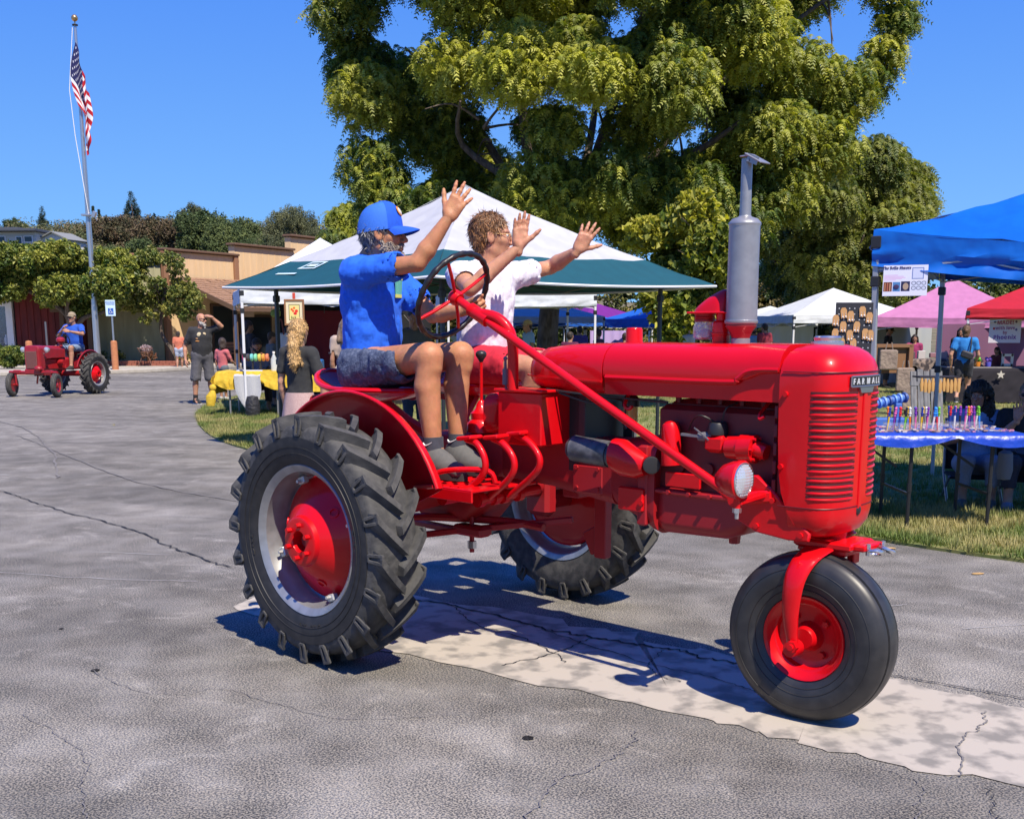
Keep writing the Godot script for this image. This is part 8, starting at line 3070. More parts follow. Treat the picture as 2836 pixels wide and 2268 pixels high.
func market_left() -> void:
	var white := tent_cloth("white", lin(0.70, 0.74, 0.78))
	var teal := tent_cloth("teal", lin(0.004, 0.085, 0.115))
	var grey := tent_cloth("grey", lin(0.53, 0.54, 0.56))
	var dpole := mat("pole_dark", lin(0.045, 0.05, 0.055), 0.4, 0.5)
	var ct := canopy("canopy", "big grey canopy with a teal lower band and white hem, behind the two riders", W(-0.55, -13.95), 4.2, 41.3, 1.985, 3.14, 0.0, grey, {"band": 0.2858, "band_mat": teal, "leg_mat": dpole, "inset": 0.78, "sag": 0.05, "wrinkle": 0.02, "strut_mat": dpole})
	# pale maker's mark on the band at its left end: a plain outlined tag and a bar
	var mk := mat("mark_pale", lin(0.5, 0.65, 0.68), 0.8)
	var h := 2.1
	var mb := func(u: float, v: float) -> Vector3:
		return V(-h, 1.985, -h).lerp(V(-h, 1.985, h), u).lerp(V(0, 3.14, 0), v) + V(-0.004, 0.012 - 0.05 * 4.0 * v * (1.0 - v) - 0.04 * sin(u * PI) * (1.0 - v), 0)
	for q in [[0.14, 0.26, 0.13, 0.145], [0.20, 0.31, 0.19, 0.20], [0.20, 0.31, 0.255, 0.265], [0.20, 0.213, 0.19, 0.265], [0.297, 0.31, 0.19, 0.265], [0.225, 0.285, 0.215, 0.24]]:
		var b := MB.new()
		var rows := []
		for j in 2:
			var row := []
			for i in 7: row.append(mb.call(lerpf(q[0], q[1], i / 6.0), q[2 + j]))
			rows.append(row)
		b.sheet(rows)
		build(b, "printed_mark", mk, ct)
	canopy("canopy", "white pop-up canopy over the yellow tables at the left", W(-3.42, -20.9), 3.0, 15.7, 2.13, 3.05, 0.25, white, {"sag": 0.02})
	canopy("canopy", "second white canopy farther back, half hidden behind the driver", W(0.0, -24.5), 3.0, 8, 2.15, 3.1, 0.25, white, {"sag": 0.02})
	# tables and cloths
	var yel := mat("yellow_cloth", lin(0.68, 0.46, 0.035), 0.8, 0, {"c2": lin(0.60, 0.40, 0.03), "freq": 0.03, "scale": 1.5, "bump": 0.5, "bfreq": 0.04, "back": lin(0.2, 0.15, 0.02)})
	folding_table("folding_table", "left folding table under a knotted yellow cloth", V(-4.35, 0, -19.55), 0, W(1.15, 0.75), 0.76, [-0.4, 0.4], false)
	folding_table("folding_table", "right folding table with a short yellow cloth beside the dark canopy pole", V(-3.2, 0, -19.7), 0, W(1.05, 0.75), 0.76, [-0.4, 0.4], false)
	table_cloth("bright yellow cloth knotted at its left corner on the left table", V(-4.35, 0, -19.55), 0, W(1.17, 0.77), 0.76, [0.30, 0.2, 0.42, 0.1], yel, 3, 0.05)
	table_cloth("bright yellow cloth hanging straight on the right hand table", V(-3.2, 0, -19.7), 0, W(1.07, 0.77), 0.76, [0.34, 0.2, 0.1, 0.1], yel, 8, 0.03)
	var b := MB.new()
	b.ball(V(-5.0, 0.50, -19.12), V(0.06, 0.06, 0.05))
	b.loft([MB.circle(V(-5.0, 0.47, -19.12), Basis(Vector3.RIGHT, PI / 2), 0.03, 0.03, 10), MB.circle(V(-5.03, 0.36, -19.1), Basis(Vector3.RIGHT, PI / 2), 0.09, 0.07, 10), MB.circle(V(-5.05, 0.20, -19.1), Basis(Vector3.RIGHT, PI / 2), 0.07, 0.05, 10)])
	tag(build(b, "cloth_knot", yel), "hanging knot of yellow cloth at the left table's front corner", "cloth")
	var lace := mat("lace", lin(0.72, 0.72, 0.72), 0.85, 0, {"c2": lin(0.20, 0.21, 0.23), "freq": 0.35, "scale": 3.0, "oct": 2, "lo": 0.45, "hi": 0.6, "bump": 0.4, "bfreq": 0.35})
	for q in [[-4.42, 0.22, 0.72, -19.09, "white lace runner with a pointed end hanging over the left yellow cloth"], [-3.78, 0.035, 0.46, -19.22, "narrow strip of white lace hanging between the two yellow cloths"]]:
		b = MB.new()
		var rows := []
		for j in 9:
			var t := j / 8.0
			var hw: float = q[1] * (1.0 if t < 0.45 else 1.0 - pow((t - 0.45) / 0.55, 1.4) * 0.9)
			var row := []
			for i in 9: row.append(V(q[0] + hw * lerpf(-1, 1, i / 8.0) + 0.05 * t, 0.785 - q[2] * t, q[3] + 0.012 * sin(i * 1.6) + (0.02 if j > 0 else -0.25)))
			rows.append(row)
		b.slab(rows, V(0, 0, -0.003))
		tag(build(b, "lace_runner", lace, null, Vector3.ZERO, 60.0), q[4], "runner")
	b = MB.new()
	b.lathe(V(-4.32, 0, -19.0), Vector3.UP, [W(0.0, 0), W(0.10, 0.0), W(0.12, 0.10), W(0.12, 0.25), W(0.09, 0.36), W(0, 0.38)], 14)
	tag(build(b, "bag", mat("bag_black", lin(0.02, 0.02, 0.024), 0.6, 0, {"bump": 1.5, "bfreq": 0.05})), "black sack standing on the grass against the white canopy leg", "bag")
	var glass := mat("clear_plastic", lin(0.75, 0.8, 0.8), 0.15, 0, {"alpha": 0.5})
	bottle("tall clear water bottle on the yellow table, front one of the pair", V(-4.02, 0.77, -19.4), glass, 0.32, "water bottles on the yellow table")
	bottle("clear water bottle just right of and behind the front one on the yellow table", V(-3.88, 0.77, -19.45), glass, 0.31, "water bottles on the yellow table")
	b = MB.new()
	b.box(V(-3.42, 0.86, -19.75), V(0.34, 0.18, 0.26), 0.02)
	tag(build(b, "bin", mat("bin_blue", lin(0.015, 0.11, 0.36), 0.6)), "blue plastic bin on the right hand yellow table", "bin")
	var st := thing("scrunchie_stand", "black T stand with a row of bright scrunchies on the left yellow table", "stand", V(-4.33, 0.766, -19.45))
	b = MB.new()
	for x in [-0.06, 0.07]: b.box(V(x, 0.1, 0), V(0.03, 0.2, 0.03))
	b.cyl(V(-0.22, 0.22, 0), V(0.22, 0.24, 0), 0.025, -1, 10)
	build(b, "frame", mat("black_part", lin(0.018, 0.018, 0.019), 0.45), st)
	var sc := [lin(0.5, 0.03, 0.15), lin(0.05, 0.05, 0.06), lin(0.15, 0.5, 0.5), lin(0.2, 0.6, 0.35), lin(0.6, 0.5, 0.1), lin(0.7, 0.3, 0.05), lin(0.65, 0.2, 0.1)]
	for i in 7:
		b = MB.new()
		b.lathe(V(-0.20 + i * 0.065, 0.222, 0), V(1, 0.05, 0), [W(0.03, -0.03), W(0.06, -0.02), W(0.065, 0.0), W(0.06, 0.02), W(0.03, 0.03)], 14)
		build(b, "scrunchie", cloth_mat(sc[i], "scr"), st)
	# backdrop, painting, tote, planter
	b = drape(V(-3.75, 0, -21.0), V(-2.3, 0, -21.0), 1.78, 0.6, 5.0, 0.02)
	tag(build(b, "curtain", mat("maroon_cloth", lin(0.12, 0.005, 0.018), 0.9)), "dark red curtain hanging behind the right hand yellow table", "curtain")
	b = drape(V(-1.55, 0, -22.05), V(-4.5, 0, -22.1), 1.9, 0.0, 7.0, 0.03)
	tag(build(b, "curtain", mat("dark_cloth", lin(0.012, 0.012, 0.014), 0.95)), "black back curtain closing the white canopy's rear", "curtain")
	var pt := thing("painting", "framed picture of orange and red flowers hung before the dark red curtain", "painting", V(-3.58, 1.73, -19.05), 0)
	b = MB.new()
	for q in [[0, 0.195, 0.33, 0.035], [0, -0.195, 0.33, 0.035], [-0.15, 0, 0.03, 0.36], [0.15, 0, 0.03, 0.36]]: b.box(V(q[0], q[1], 0), V(q[2], q[3], 0.03), 0.005)
	build(b, "frame", mat("frame_wood", lin(0.27, 0.13, 0.055), 0.5), pt)
	var K := Color(0.12, 0.13, 0.10)
	var pic := print_texture(135, 165, [Color(0.85, 0.80, 0.66), ["r", 24, 24, 87, 117, K], ["r", 28, 28, 79, 109, Color(0.86, 0.80, 0.50)], ["e", 47, 60, 9, 9, Color(0.85, 0.33, 0.10)], ["e", 66, 50, 9, 9, Color(0.85, 0.38, 0.12)], ["e", 58, 72, 9, 9, Color(0.86, 0.30, 0.10)], ["e", 84, 72, 13, 11, Color(0.85, 0.16, 0.12)], ["e", 74, 90, 14, 11, Color(0.80, 0.14, 0.12)], ["e", 46, 120, 4, 12, Color(0.15, 0.30, 0.10)], ["e", 60, 125, 4, 10, Color(0.15, 0.28, 0.10)], ["e", 72, 122, 4, 12, Color(0.2, 0.33, 0.12)]])
	build(panel(W(0.28, 0.36)), "canvas", printed("flower_print", pic), pt, V(0, 0, 0.004))
	b = MB.new()
	b.box(V(0, 0.265, 0), V(0.045, 0.1, 0.02), 0.005)
	build(b, "clip", mat("clip_red", lin(0.55, 0.06, 0.03), 0.5), pt)
	var tb := thing("tote_bag", "pale blue tote bag with dark handles hanging inside the white canopy", "bag", V(-3.95, 1.18, -20.2))
	b = MB.new()
	b.box(V(0, 0, 0), V(0.36, 0.42, 0.06), 0.02)
	build(b, "body", mat("tote_blue", lin(0.30, 0.40, 0.55), 0.85, 0, {"bump": 1.0, "bfreq": 0.04}), tb)
	b = MB.new()
	for x in [-0.09, 0.09]: b.tube(MB.curve([V(x - 0.05, 0.18, 0.03), V(x - 0.02, 0.42, 0.02), V(x + 0.02, 0.42, 0.02), V(x + 0.05, 0.18, 0.03)], 4), 0.014, 6)
	build(b, "handle", mat("handle_dark", lin(0.10, 0.03, 0.04), 0.8), tb)
	var pl := thing("hanging_planter", "small green pot hanging on cords under the white canopy's front edge", "planter", V(-4.0, 1.72, -19.6))
	b = MB.new()
	b.box(V(0, 0, 0), V(0.15, 0.13, 0.15), 0.03)
	build(b, "pot", mat("pot_green", lin(0.14, 0.22, 0.06), 0.7), pl)
	b = MB.new()
	for x in [-0.07, 0.07]: b.tube([V(x, 0.06, 0), V(0, 0.33, 0)], 0.006, 5)
	build(b, "cord", mat("cord_blue", lin(0.35, 0.5, 0.5), 0.8), pl)
	b = MB.new()
	b.tube([V(-3.95, 1.93, -19.3), V(-3.95, 2.0, -19.6), V(-2.0, 1.86, -19.9), V(-1.7, 1.5, -19.9)], 0.012, 6)
	for i in 5: b.tube([V(-3.2 + i * 0.35, 1.92 - i * 0.02, -19.75), V(-3.2 + i * 0.35, 1.72, -19.75)], 0.006, 5)
	tag(build(b, "display_rail", mat("black_part", lin(0.018, 0.018, 0.019), 0.45)), "thin black display rail with hooks inside the white canopy", "rail")

	# people on the left
	person_at("bald man with white goatee and dark t-shirt shading his eyes by the lawn", V(-6.08, 0, -22.56), -62.0, 1.0, {
		"face": V(1, 0, 0), "look": V(0.82, 0.0, -0.57), "neck": V(0.02, 1.46, 0), "head": V(0.06, 1.63, -0.01), "bulk": 1.25, "build": 1.02,
		"elbow_l": V(0.20, 1.50, -0.36), "wrist_l": V(0.215, 1.68, -0.17), "hand_l": V(-0.45, 0.25, 0.80), "palm_l": V(-0.5, -0.5, 0.3), "elbow_r": V(-0.06, 1.12, 0.31), "wrist_r": V(0.02, 0.87, 0.33),
		"knee_r": V(0.02, 0.50, 0.15), "ankle_r": V(0.0, 0.095, 0.17), "knee_l": V(0.02, 0.50, -0.13), "ankle_l": V(0.0, 0.095, -0.17), "toe": V(0.9, 0, -0.4),
		"shirt": lin(0.022, 0.023, 0.028), "sleeve": 0.75, "hem": 0.13, "legs": lin(0.085, 0.085, 0.10), "leg_to": 1.08, "loose": 1.18, "glasses": true, "beard": lin(0.55, 0.53, 0.5), "beard_y": -0.165,
		"shoe": lin(0.02, 0.02, 0.022), "sole": lin(0.5, 0.5, 0.5), "sock": lin(0.015, 0.015, 0.018), "skin": lin(0.42, 0.215, 0.14), "cell": 0.02, "hcell": 0.0085})
	var man: Node3D = get_child(get_child_count() - 1)
	var mx := Transform3D(Basis(), V(0.155, 1.28, 0.02))
	for q in [[0.045, 0.06, 0.05, 0.05, lin(0.55, 0.48, 0.32)], [-0.045, 0.06, 0.045, 0.05, lin(0.55, 0.44, 0.28)], [0.0, -0.01, 0.12, 0.022, lin(0.55, 0.30, 0.14)], [0.0, -0.06, 0.13, 0.022, lin(0.50, 0.22, 0.06)]]:
		b = MB.new()
		b.ball(mx * V(-0.012 - q[2] * 0.05, q[1], q[0]), V(0.022, q[3], q[2]), Basis(), 12, 6)
		build(b, "shirt_print", cloth_mat(q[4], "print"), man)
	person_at("woman in coral top and pale denim shorts walking away past the tan building", V(-11.4, 0, -39.4), 100.0, 0.76, {"shirt": lin(0.58, 0.17, 0.10), "sleeve": 0.9, "legs": lin(0.42, 0.48, 0.60), "leg_to": 0.7, "hair": lin(0.04, 0.025, 0.02), "style": "bob", "shoe": lin(0.02, 0.02, 0.02), "bulk": 1.2, "knee_r": V(0.10, 0.51, 0.1), "ankle_r": V(0.12, 0.09, 0.09), "ankle_l": V(-0.14, 0.10, -0.1), "cell": 0.03, "hcell": 0.014})
	person_at("small child in a pink top with short brown hair standing left of the yellow table", V(-5.95, 0, -23.6), 60.0, 0.70, {"shirt": lin(0.55, 0.14, 0.16), "sleeve": 0.9, "legs": lin(0.12, 0.14, 0.17), "leg_to": 0.55, "hair": lin(0.05, 0.03, 0.022), "style": "bob", "hs": 1.3, "head": V(0.03, 1.66, 0), "look": V(0.7, -0.1, -0.7), "shoe": lin(0.5, 0.5, 0.5), "cell": 0.03, "hcell": 0.014, "elbow_r": V(0.12, 1.14, 0.25), "wrist_r": V(0.33, 1.06, 0.16)})
	var flor := mat("floral", lin(0.55, 0.42, 0.38), 0.9, 0, {"c2": lin(0.25, 0.12, 0.12), "freq": 0.22, "oct": 2, "scale": 3.0, "lo": 0.5, "hi": 0.62})
	person_at("girl with a long wavy blonde ponytail, black top and floral skirt, seen from behind", V(-1.95, 0, -10.5), 68.0, 0.90, {"shirt": lin(0.026, 0.027, 0.028), "sleeve": 0.6, "hem": 0.02, "skirt": lin(0.5, 0.4, 0.4), "skirt_len": 0.62, "legs_mat": flor, "hair": lin(0.50, 0.31, 0.12), "style": "ponytail", "strands": 3500, "hs": 1.04, "build": 0.86, "sh": 0.155, "skin": lin(0.46, 0.25, 0.165), "shoe": lin(0.4, 0.4, 0.4), "cell": 0.017, "hcell": 0.0075, "hfold": 0.010, "elbow_r": V(0.02, 1.10, 0.27), "wrist_r": V(0.08, 0.84, 0.25)})
	var seat := {"pelvis": V(0, 0.5, 0), "neck": V(0.03, 1.0, 0), "head": V(0.06, 1.165, 0), "knee_r": V(0.42, 0.5, 0.12), "knee_l": V(0.42, 0.5, -0.12), "ankle_r": V(0.42, 0.09, 0.12), "ankle_l": V(0.42, 0.09, -0.12), "elbow_r": V(0.1, 0.72, 0.24), "elbow_l": V(0.1, 0.72, -0.24), "wrist_r": V(0.32, 0.72, 0.1), "wrist_l": V(0.32, 0.72, -0.1), "cell": 0.03, "hcell": 0.012}
	person_at("seated bearded man in a black cap and grey shirt behind the left yellow table", V(-4.55, 0, -20.5), -70.0, 1.0, seat.merged({"shirt": lin(0.17, 0.18, 0.22), "legs": lin(0.03, 0.03, 0.04), "leg_to": 1.9, "hat": lin(0.012, 0.012, 0.014), "beard": lin(0.03, 0.022, 0.018), "hair": lin(0.03, 0.02, 0.015)}))
	var crowd := [
		["dark haired woman in black top standing at the left inside the white canopy", -4.95, -21.6, 40.0, 0.92, lin(0.02, 0.02, 0.026), lin(0.05, 0.04, 0.06), lin(0.05, 0.035, 0.05), "bob"],
		["child in a grey tee leaning over behind the bearded man", -4.45, -21.3, 30.0, 0.80, lin(0.11, 0.13, 0.14), lin(0.03, 0.03, 0.04), lin(0.07, 0.04, 0.025), "short"],
		["woman with curly brown hair bending beside the grey clad child", -4.15, -21.5, 150.0, 0.86, lin(0.20, 0.12, 0.10), lin(0.03, 0.03, 0.05), lin(0.06, 0.035, 0.02), "long"],
		["man in a dark red shirt and black cap inside the white canopy beside the painting", -3.75, -21.7, -60.0, 0.98, lin(0.14, 0.02, 0.03), lin(0.02, 0.02, 0.02), lin(0.012, 0.010, 0.01), "short"],
		["person in a purple hooded top at the back of the white canopy", -2.75, -19.6, 120.0, 0.84, lin(0.10, 0.03, 0.24), lin(0.03, 0.02, 0.06), lin(0.03, 0.02, 0.015), "long"],
		["woman with long ash blonde hair and a cream top beside the driver's back", -2.35, -16.4, 100.0, 0.93, lin(0.42, 0.33, 0.29), lin(0.5, 0.5, 0.5), lin(0.24, 0.16, 0.10), "long"],
		["man in a grey t-shirt seen between the two riders", -1.35, -15.8, -70.0, 1.0, lin(0.12, 0.125, 0.12), lin(0.04, 0.05, 0.08), lin(0.02, 0.015, 0.01), "short"]]
	for q in crowd:
		person_at(q[0], V(q[1], 0, q[2]), q[3], q[4], {"shirt": q[5], "sleeve": 0.7, "legs": q[6], "leg_to": 1.85, "hair": q[7], "style": q[8], "shoe": lin(0.03, 0.03, 0.03), "cell": 0.034, "hcell": 0.015, "look": V(0.9, -0.25, 0.2)})

func market_far() -> void:
	var white := tent_cloth("white", lin(0.70, 0.74, 0.78))
	var blue := tent_cloth("tarp_blue", lin(0.008, 0.13, 0.60))
	var tents := [
		["pale grey canopy in the middle distance behind the thick tree trunk", 0.75, -35.0, 3.1, 20.0, 1.78, 2.34, 0.18, tent_cloth("far_grey", lin(0.46, 0.47, 0.55))],
		["bright blue canopy low behind the pale grey one", 1.35, -38.5, 3.3, 12.0, 1.72, 2.2, 0.22, blue],
		["deep purple canopy beside the blue one", 2.75, -40.0, 3.0, 35.0, 1.72, 2.32, 0.22, tent_cloth("purple", lin(0.17, 0.012, 0.24))],
		["wide blue canopy behind the small yellow green tree's hanging branches", 4.6, -35.0, 2.7, 25.0, 1.72, 2.26, 0.25, blue],
		["pale blue white canopy just left of the tractor's air cleaner", 6.55, -37.0, 2.6, 30.0, 1.75, 2.3, 0.3, tent_cloth("ice", lin(0.42, 0.58, 0.72))],
		["small white canopy just right of the tractor's exhaust", 7.35, -33.0, 1.9, 40.0, 1.78, 2.06, 0.3, white],
		["large white canopy with grey front valance right of the exhaust", 8.57, -31.0, 3.3, 6.0, 1.78, 2.5, 0.2, white]]
	for q in tents:
		canopy("canopy", q[0], W(q[1], q[2]), q[3], q[4], q[5], q[6], q[7], q[8], {"sag": 0.02, "wrinkle": 0.006})
	var b := drape(V(2.45, 0, -36.2), V(3.85, 0, -36.5), 1.36, 0.2, 6.0, 0.04)
	tag(build(b, "curtain", mat("lilac_cloth", lin(0.52, 0.40, 0.72), 0.85, 0, {"back": lin(0.3, 0.25, 0.4)})), "pale lilac curtain hung at the side of the purple canopy", "curtain")
	b = drape(V(7.0, 0, -31.6), V(8.2, 0, -31.4), 1.5, 0.1, 4.0, 0.02)
	tag(build(b, "tent_wall", mat("white_cloth", lin(0.72, 0.73, 0.76), 0.8)), "white cloth side wall under the small white canopy", "wall")
	# parked vehicle and low long building at the back
	var suv := thing("parked_car", "white car parked beyond the purple canopy", "car", V(3.0, 0, -52), 4.0)
	b = MB.new()
	b.prism(PackedVector2Array([W(-2.3, 0.35), W(2.3, 0.35), W(2.35, 0.8), W(2.2, 1.0), W(1.2, 1.1), W(0.7, 1.62), W(-1.9, 1.66), W(-2.25, 1.1)]), 1.8, Transform3D(Basis(), V(0, 0, -0.9)), 0.06)
	build(b, "body", mat("car_white", lin(0.66, 0.68, 0.70), 0.3, 0, {"coat": 0.5}), suv)
	for q in [[-1.2, 0.9], [-0.15, 0.8], [0.62, 0.5]]:
		b = MB.new()
		b.box(V(q[0], 1.33, 0.9), V(q[1], 0.38, 0.03), 0.01)
		build(b, "window", mat("dark_glass", lin(0.03, 0.04, 0.05), 0.1), suv)
	for x in [-1.45, 1.45]:
		for z in [-0.85, 0.85]:
			b = MB.new()
			b.cyl(V(x, 0.34, z - 0.1), V(x, 0.34, z + 0.1), 0.34, 0.34, 20)
			build(b, "wheel", rubber(), suv)
	var lb := thing("long_building", "long low building with a tan roof edge and pale blue wall far behind the tents", "building", V(4.0, 0, -58), 2.0)
	b = MB.new()
	b.box(V(0, 1.0, 0), V(26, 2.0, 6))
	build(b, "wall", mat("pale_blue_wall", lin(0.36, 0.46, 0.55), 0.9), lb)
	b = MB.new()
	b.box(V(0, 2.15, 0.4), V(27, 0.35, 7.2), 0.05)
	build(b, "roof", mat("roof_edge", lin(0.36, 0.24, 0.12), 0.9), lb)
	for i in 8:
		b = MB.new()
		b.box(V(-11 + i * 3.0, 1.1, 3.02), V(1.5, 0.9, 0.06), 0.01)
		build(b, "window", mat("dark_glass", lin(0.03, 0.04, 0.05), 0.1), lb)
	var crowd := [
		["man in a light blue shirt and straw hat standing left of the thick tree trunk", 0.35, -24.5, 200.0, 0.93, lin(0.22, 0.38, 0.60), lin(0.45, 0.35, 0.2)],
		["dark haired man in a maroon top seated beyond the tractor's tank, nearest the trunk", 1.18, -23.5, 60.0, 0.80, lin(0.09, 0.01, 0.05), Color(-1, 0, 0)],
		["person in a lilac shirt facing the purple canopy", 1.7, -29.0, 110.0, 0.86, lin(0.10, 0.06, 0.26), Color(-1, 0, 0)],
		["person in black seated under the purple canopy", 1.95, -26.0, 150.0, 0.82, lin(0.04, 0.015, 0.05), Color(-1, 0, 0)],
		["dark haired head and shoulders in front of the lilac curtain", 2.45, -25.0, 90.0, 0.78, lin(0.05, 0.03, 0.07), Color(-1, 0, 0)],
		["person in a teal shirt below the glass jar of the air cleaner", 5.2, -28.0, 95.0, 0.92, lin(0.10, 0.26, 0.22), Color(-1, 0, 0)],
		["person in white with a pale hat under the small tree", 4.1, -27.0, 40.0, 0.88, lin(0.5, 0.5, 0.5), lin(0.5, 0.45, 0.4)],
		["woman in a red top and dark trousers just right of the exhaust pipe", 6.35, -29.0, 120.0, 0.90, lin(0.30, 0.03, 0.05), Color(-1, 0, 0)],
		["man in pale blue seated at the small white canopy", 6.5, -31.0, 60.0, 0.84, lin(0.25, 0.4, 0.6), lin(0.35, 0.25, 0.1)]]
	for q in crowd:
		var d := {"shirt": q[5], "sleeve": 0.7, "legs": lin(0.03, 0.035, 0.05), "leg_to": 1.85, "hair": lin(0.03, 0.02, 0.015), "shoe": lin(0.03, 0.03, 0.03), "cell": 0.04, "hcell": 0.017}
		if q[6].r >= 0.0: d["hat"] = q[6]
		person_at(q[0], V(q[1], 0, q[2]), q[3], q[4], d)

func market_right() -> void:
	var blue := mat("canopy_blue", lin(0.008, 0.15, 0.62), 0.36, 0, {"c2": lin(0.007, 0.125, 0.55), "freq": 0.02, "scale": 0.7, "bump": 0.8, "bfreq": 0.02, "back": lin(0.02, 0.12, 0.45)})
	var b: MB
	var steel := mat("leg_steel", lin(0.40, 0.41, 0.43), 0.4, 0.5)
	# near blue canopy: corners in order front-left A, front-right, back-right, back-left
	canopy("canopy", "near bright blue canopy with a wrinkled valance at the right edge", W(4.79, -9.54), 2.95, -30.0, 2.24, 2.80, 0.27, blue, {"drop": [0.0, -0.24, -0.12, 0.0], "sag": 0.06, "ripple": 2.6, "leg_mat": steel, "wrinkle": 0.02, "slant": -0.03, "legs": [0, 3, 1]})
	var pink := tent_cloth("pink", lin(0.52, 0.20, 0.40))
	canopy("canopy", "pink pop-up canopy with pink walls beyond the walking woman", W(10.9, -28.7), 3.6, 72.0, 1.72, 2.66, 0.23, pink, {"sag": 0.04})
	canopy("canopy", "red pop-up canopy at the right edge in front of the pink one", W(10.96, -23.25), 3.4, -21.6, 1.84, 2.6, 0.19, tent_cloth("red", lin(0.50, 0.006, 0.022)), {"sag": 0.03, "slant": -0.05})
	b = drape(V(8.4, 0, -29.2), V(11.4, 0, -31.4), 1.62, 0.0, 5.0, 0.06)
	tag(build(b, "tent_wall", mat("white_drape", lin(0.40, 0.42, 0.42), 0.85, 0, {"back": lin(0.3, 0.32, 0.32)})), "pale draped sheet forming the back wall of the pink canopy", "wall")
	b = drape(V(9.75, 0, -26.5), V(13.6, 0, -27.4), 1.55, 0.1, 6.0, 0.04)
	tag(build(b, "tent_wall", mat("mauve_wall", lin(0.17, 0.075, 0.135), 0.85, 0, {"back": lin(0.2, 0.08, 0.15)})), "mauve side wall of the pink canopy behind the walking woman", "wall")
	# table with blue cloth
	folding_table("folding_table", "black legged folding table under the blue satin cloth at the right", V(2.95, 0, -8.72), 0.0, W(1.66, 0.74), 0.735, [0.62, 0.02, -0.66])
	var satin := mat("blue_satin", lin(0.006, 0.045, 0.40), 0.38, 0, {"bump": 0.5, "bfreq": 0.03, "scale": 1.5, "rim": 0.4})
	table_cloth("royal blue satin cloth on the pen table, one corner hanging low at the right", V(2.95, 0, -8.72), 0.0, W(1.68, 0.76), 0.735, [0.10, 0.12, 0.08, 0.34], satin, 5, 0.05)
	var r := RandomNumberGenerator.new()
	r.seed = 66
	b = MB.new()
	for i in 330:
		var p := V(r.randf_range(2.15, 3.74), 0.745, r.randf_range(-9.05, -8.40))
		b.tint([lin(0.5, 0.36, 0.26), lin(0.6, 0.55, 0.5), lin(0.35, 0.2, 0.12), lin(0.5, 0.2, 0.3), lin(0.15, 0.2, 0.4)][i % 5])
		b.box(p + V(0, r.randf() * 0.01, 0), V(r.randf_range(0.015, 0.045), 0.008, r.randf_range(0.015, 0.04)), 0.0, Basis(Vector3.UP, r.randf() * 3.0))
	var cm := mat("vertex_paint", Color.WHITE, 0.6, 0, {"vcol": true})
	tag(build(b, "beadwork", cm), "scatter of small beaded trinkets and cards covering the blue table", "beadwork", "", "stuff")
	var clear := mat("acrylic", lin(0.85, 0.9, 0.95), 0.05, 0, {"alpha": 0.06})
	var pens := {"yellow": lin(0.65, 0.42, 0.02), "sky blue": lin(0.03, 0.22, 0.6), "purple": lin(0.16, 0.03, 0.3), "navy": lin(0.02, 0.04, 0.25), "green": lin(0.16, 0.45, 0.03), "orange": lin(0.7, 0.15, 0.01), "red": lin(0.55, 0.02, 0.03), "pink": lin(0.6, 0.12, 0.3), "white": lin(0.6, 0.6, 0.6), "black": lin(0.02, 0.02, 0.025)}
	var names := pens.keys()
	var racks := [[3.02, 0.42, -8.56, 20, "long clear rack", [0, 1, 2, 6, 3, 1, 4, 4, 5, 6, 7, 5, 0, 6, 7, 2, 8, 7, 6, 8]], [3.44, 0.25, -8.66, 13, "short clear rack", [3, 9, 8, 1, 9, 2, 7, 8, 2, 3, 7, 8, 1]]]
	for q in racks:
		var rk := thing("pen_rack", "%s of beaded pens on the blue table, %s" % [q[4], "nearer the tractor's nose" if q[3] == 20 else "right of the long one"], "rack", V(q[0], 0.745, q[2]))
		b = MB.new()
		for z in [-0.045, 0.045]: b.box(V(0, 0.03, z), V(q[1], 0.06, 0.003))
		for x in [-0.5, 0.5]: b.box(V(x * q[1], 0.03, 0), V(0.003, 0.06, 0.087))
		build(b, "tray", clear, rk)
		for i in q[3]:
			var nm: String = names[q[5][i]]
			var pn := thing("beaded_pen", "%s beaded pen, %s in the %s" % [nm, ORD[i], q[4]], "pen", Vector3(q[0] + q[1] * ((i + 0.5) / q[3] - 0.5), 0.748, q[2] + (0.02 if i % 2 == 0 else -0.02)), 0, "beaded pens in the clear racks")
			pn.rotation.z = r.randf_range(-0.12, 0.12)
			b = MB.new()
			b.cyl(V(0, 0, 0), V(0, 0.10, 0), 0.006, 0.008, 7)
			build(b, "barrel", mat("pen_" + nm, pens[nm], 0.3), pn)
			b = MB.new()
			for k in 3: b.ball(V(0, 0.107 + k * 0.017, 0), Vector3.ONE * (0.0095 if k != 1 else 0.012), Basis(), 8, 6)
			b.ball(V(0, 0.160, 0), V(0.011, 0.014, 0.010), Basis(), 8, 6)
			build(b, "beads", mat("pen_" + names[(q[5][i] + 3 + i % 4) % 10], pens[names[(q[5][i] + 3 + i % 4) % 10]], 0.3), pn)
	var bs := thing("bracelet_stand", "blue bolster stand threaded with bracelets at the left end of the blue table", "stand", V(2.92, 0.745, -8.98), 0)
	var sb := mat("stand_blue", lin(0.045, 0.13, 0.42), 0.6)
	b = MB.new()
	b.cyl(V(-0.18, 0.15, 0.06), V(0.20, 0.22, -0.05), 0.03, 0.03, 14)
	build(b, "bolster", sb, bs)
	for i in 9:
		b = MB.new()
		b.lathe(V(-0.17 + i * 0.044, 0.152 + i * 0.008, 0.057 - i * 0.0128), V(0.96, 0.18, -0.28), [W(0.03, -0.014), W(0.042, -0.008), W(0.043, 0.006), W(0.03, 0.014)], 14)
		build(b, "bracelet", mat("bracelet%d" % (i % 3), [lin(0.10, 0.25, 0.6), lin(0.16, 0.3, 0.62), lin(0.03, 0.07, 0.25)][i % 3], 0.5), bs)
	b = MB.new()
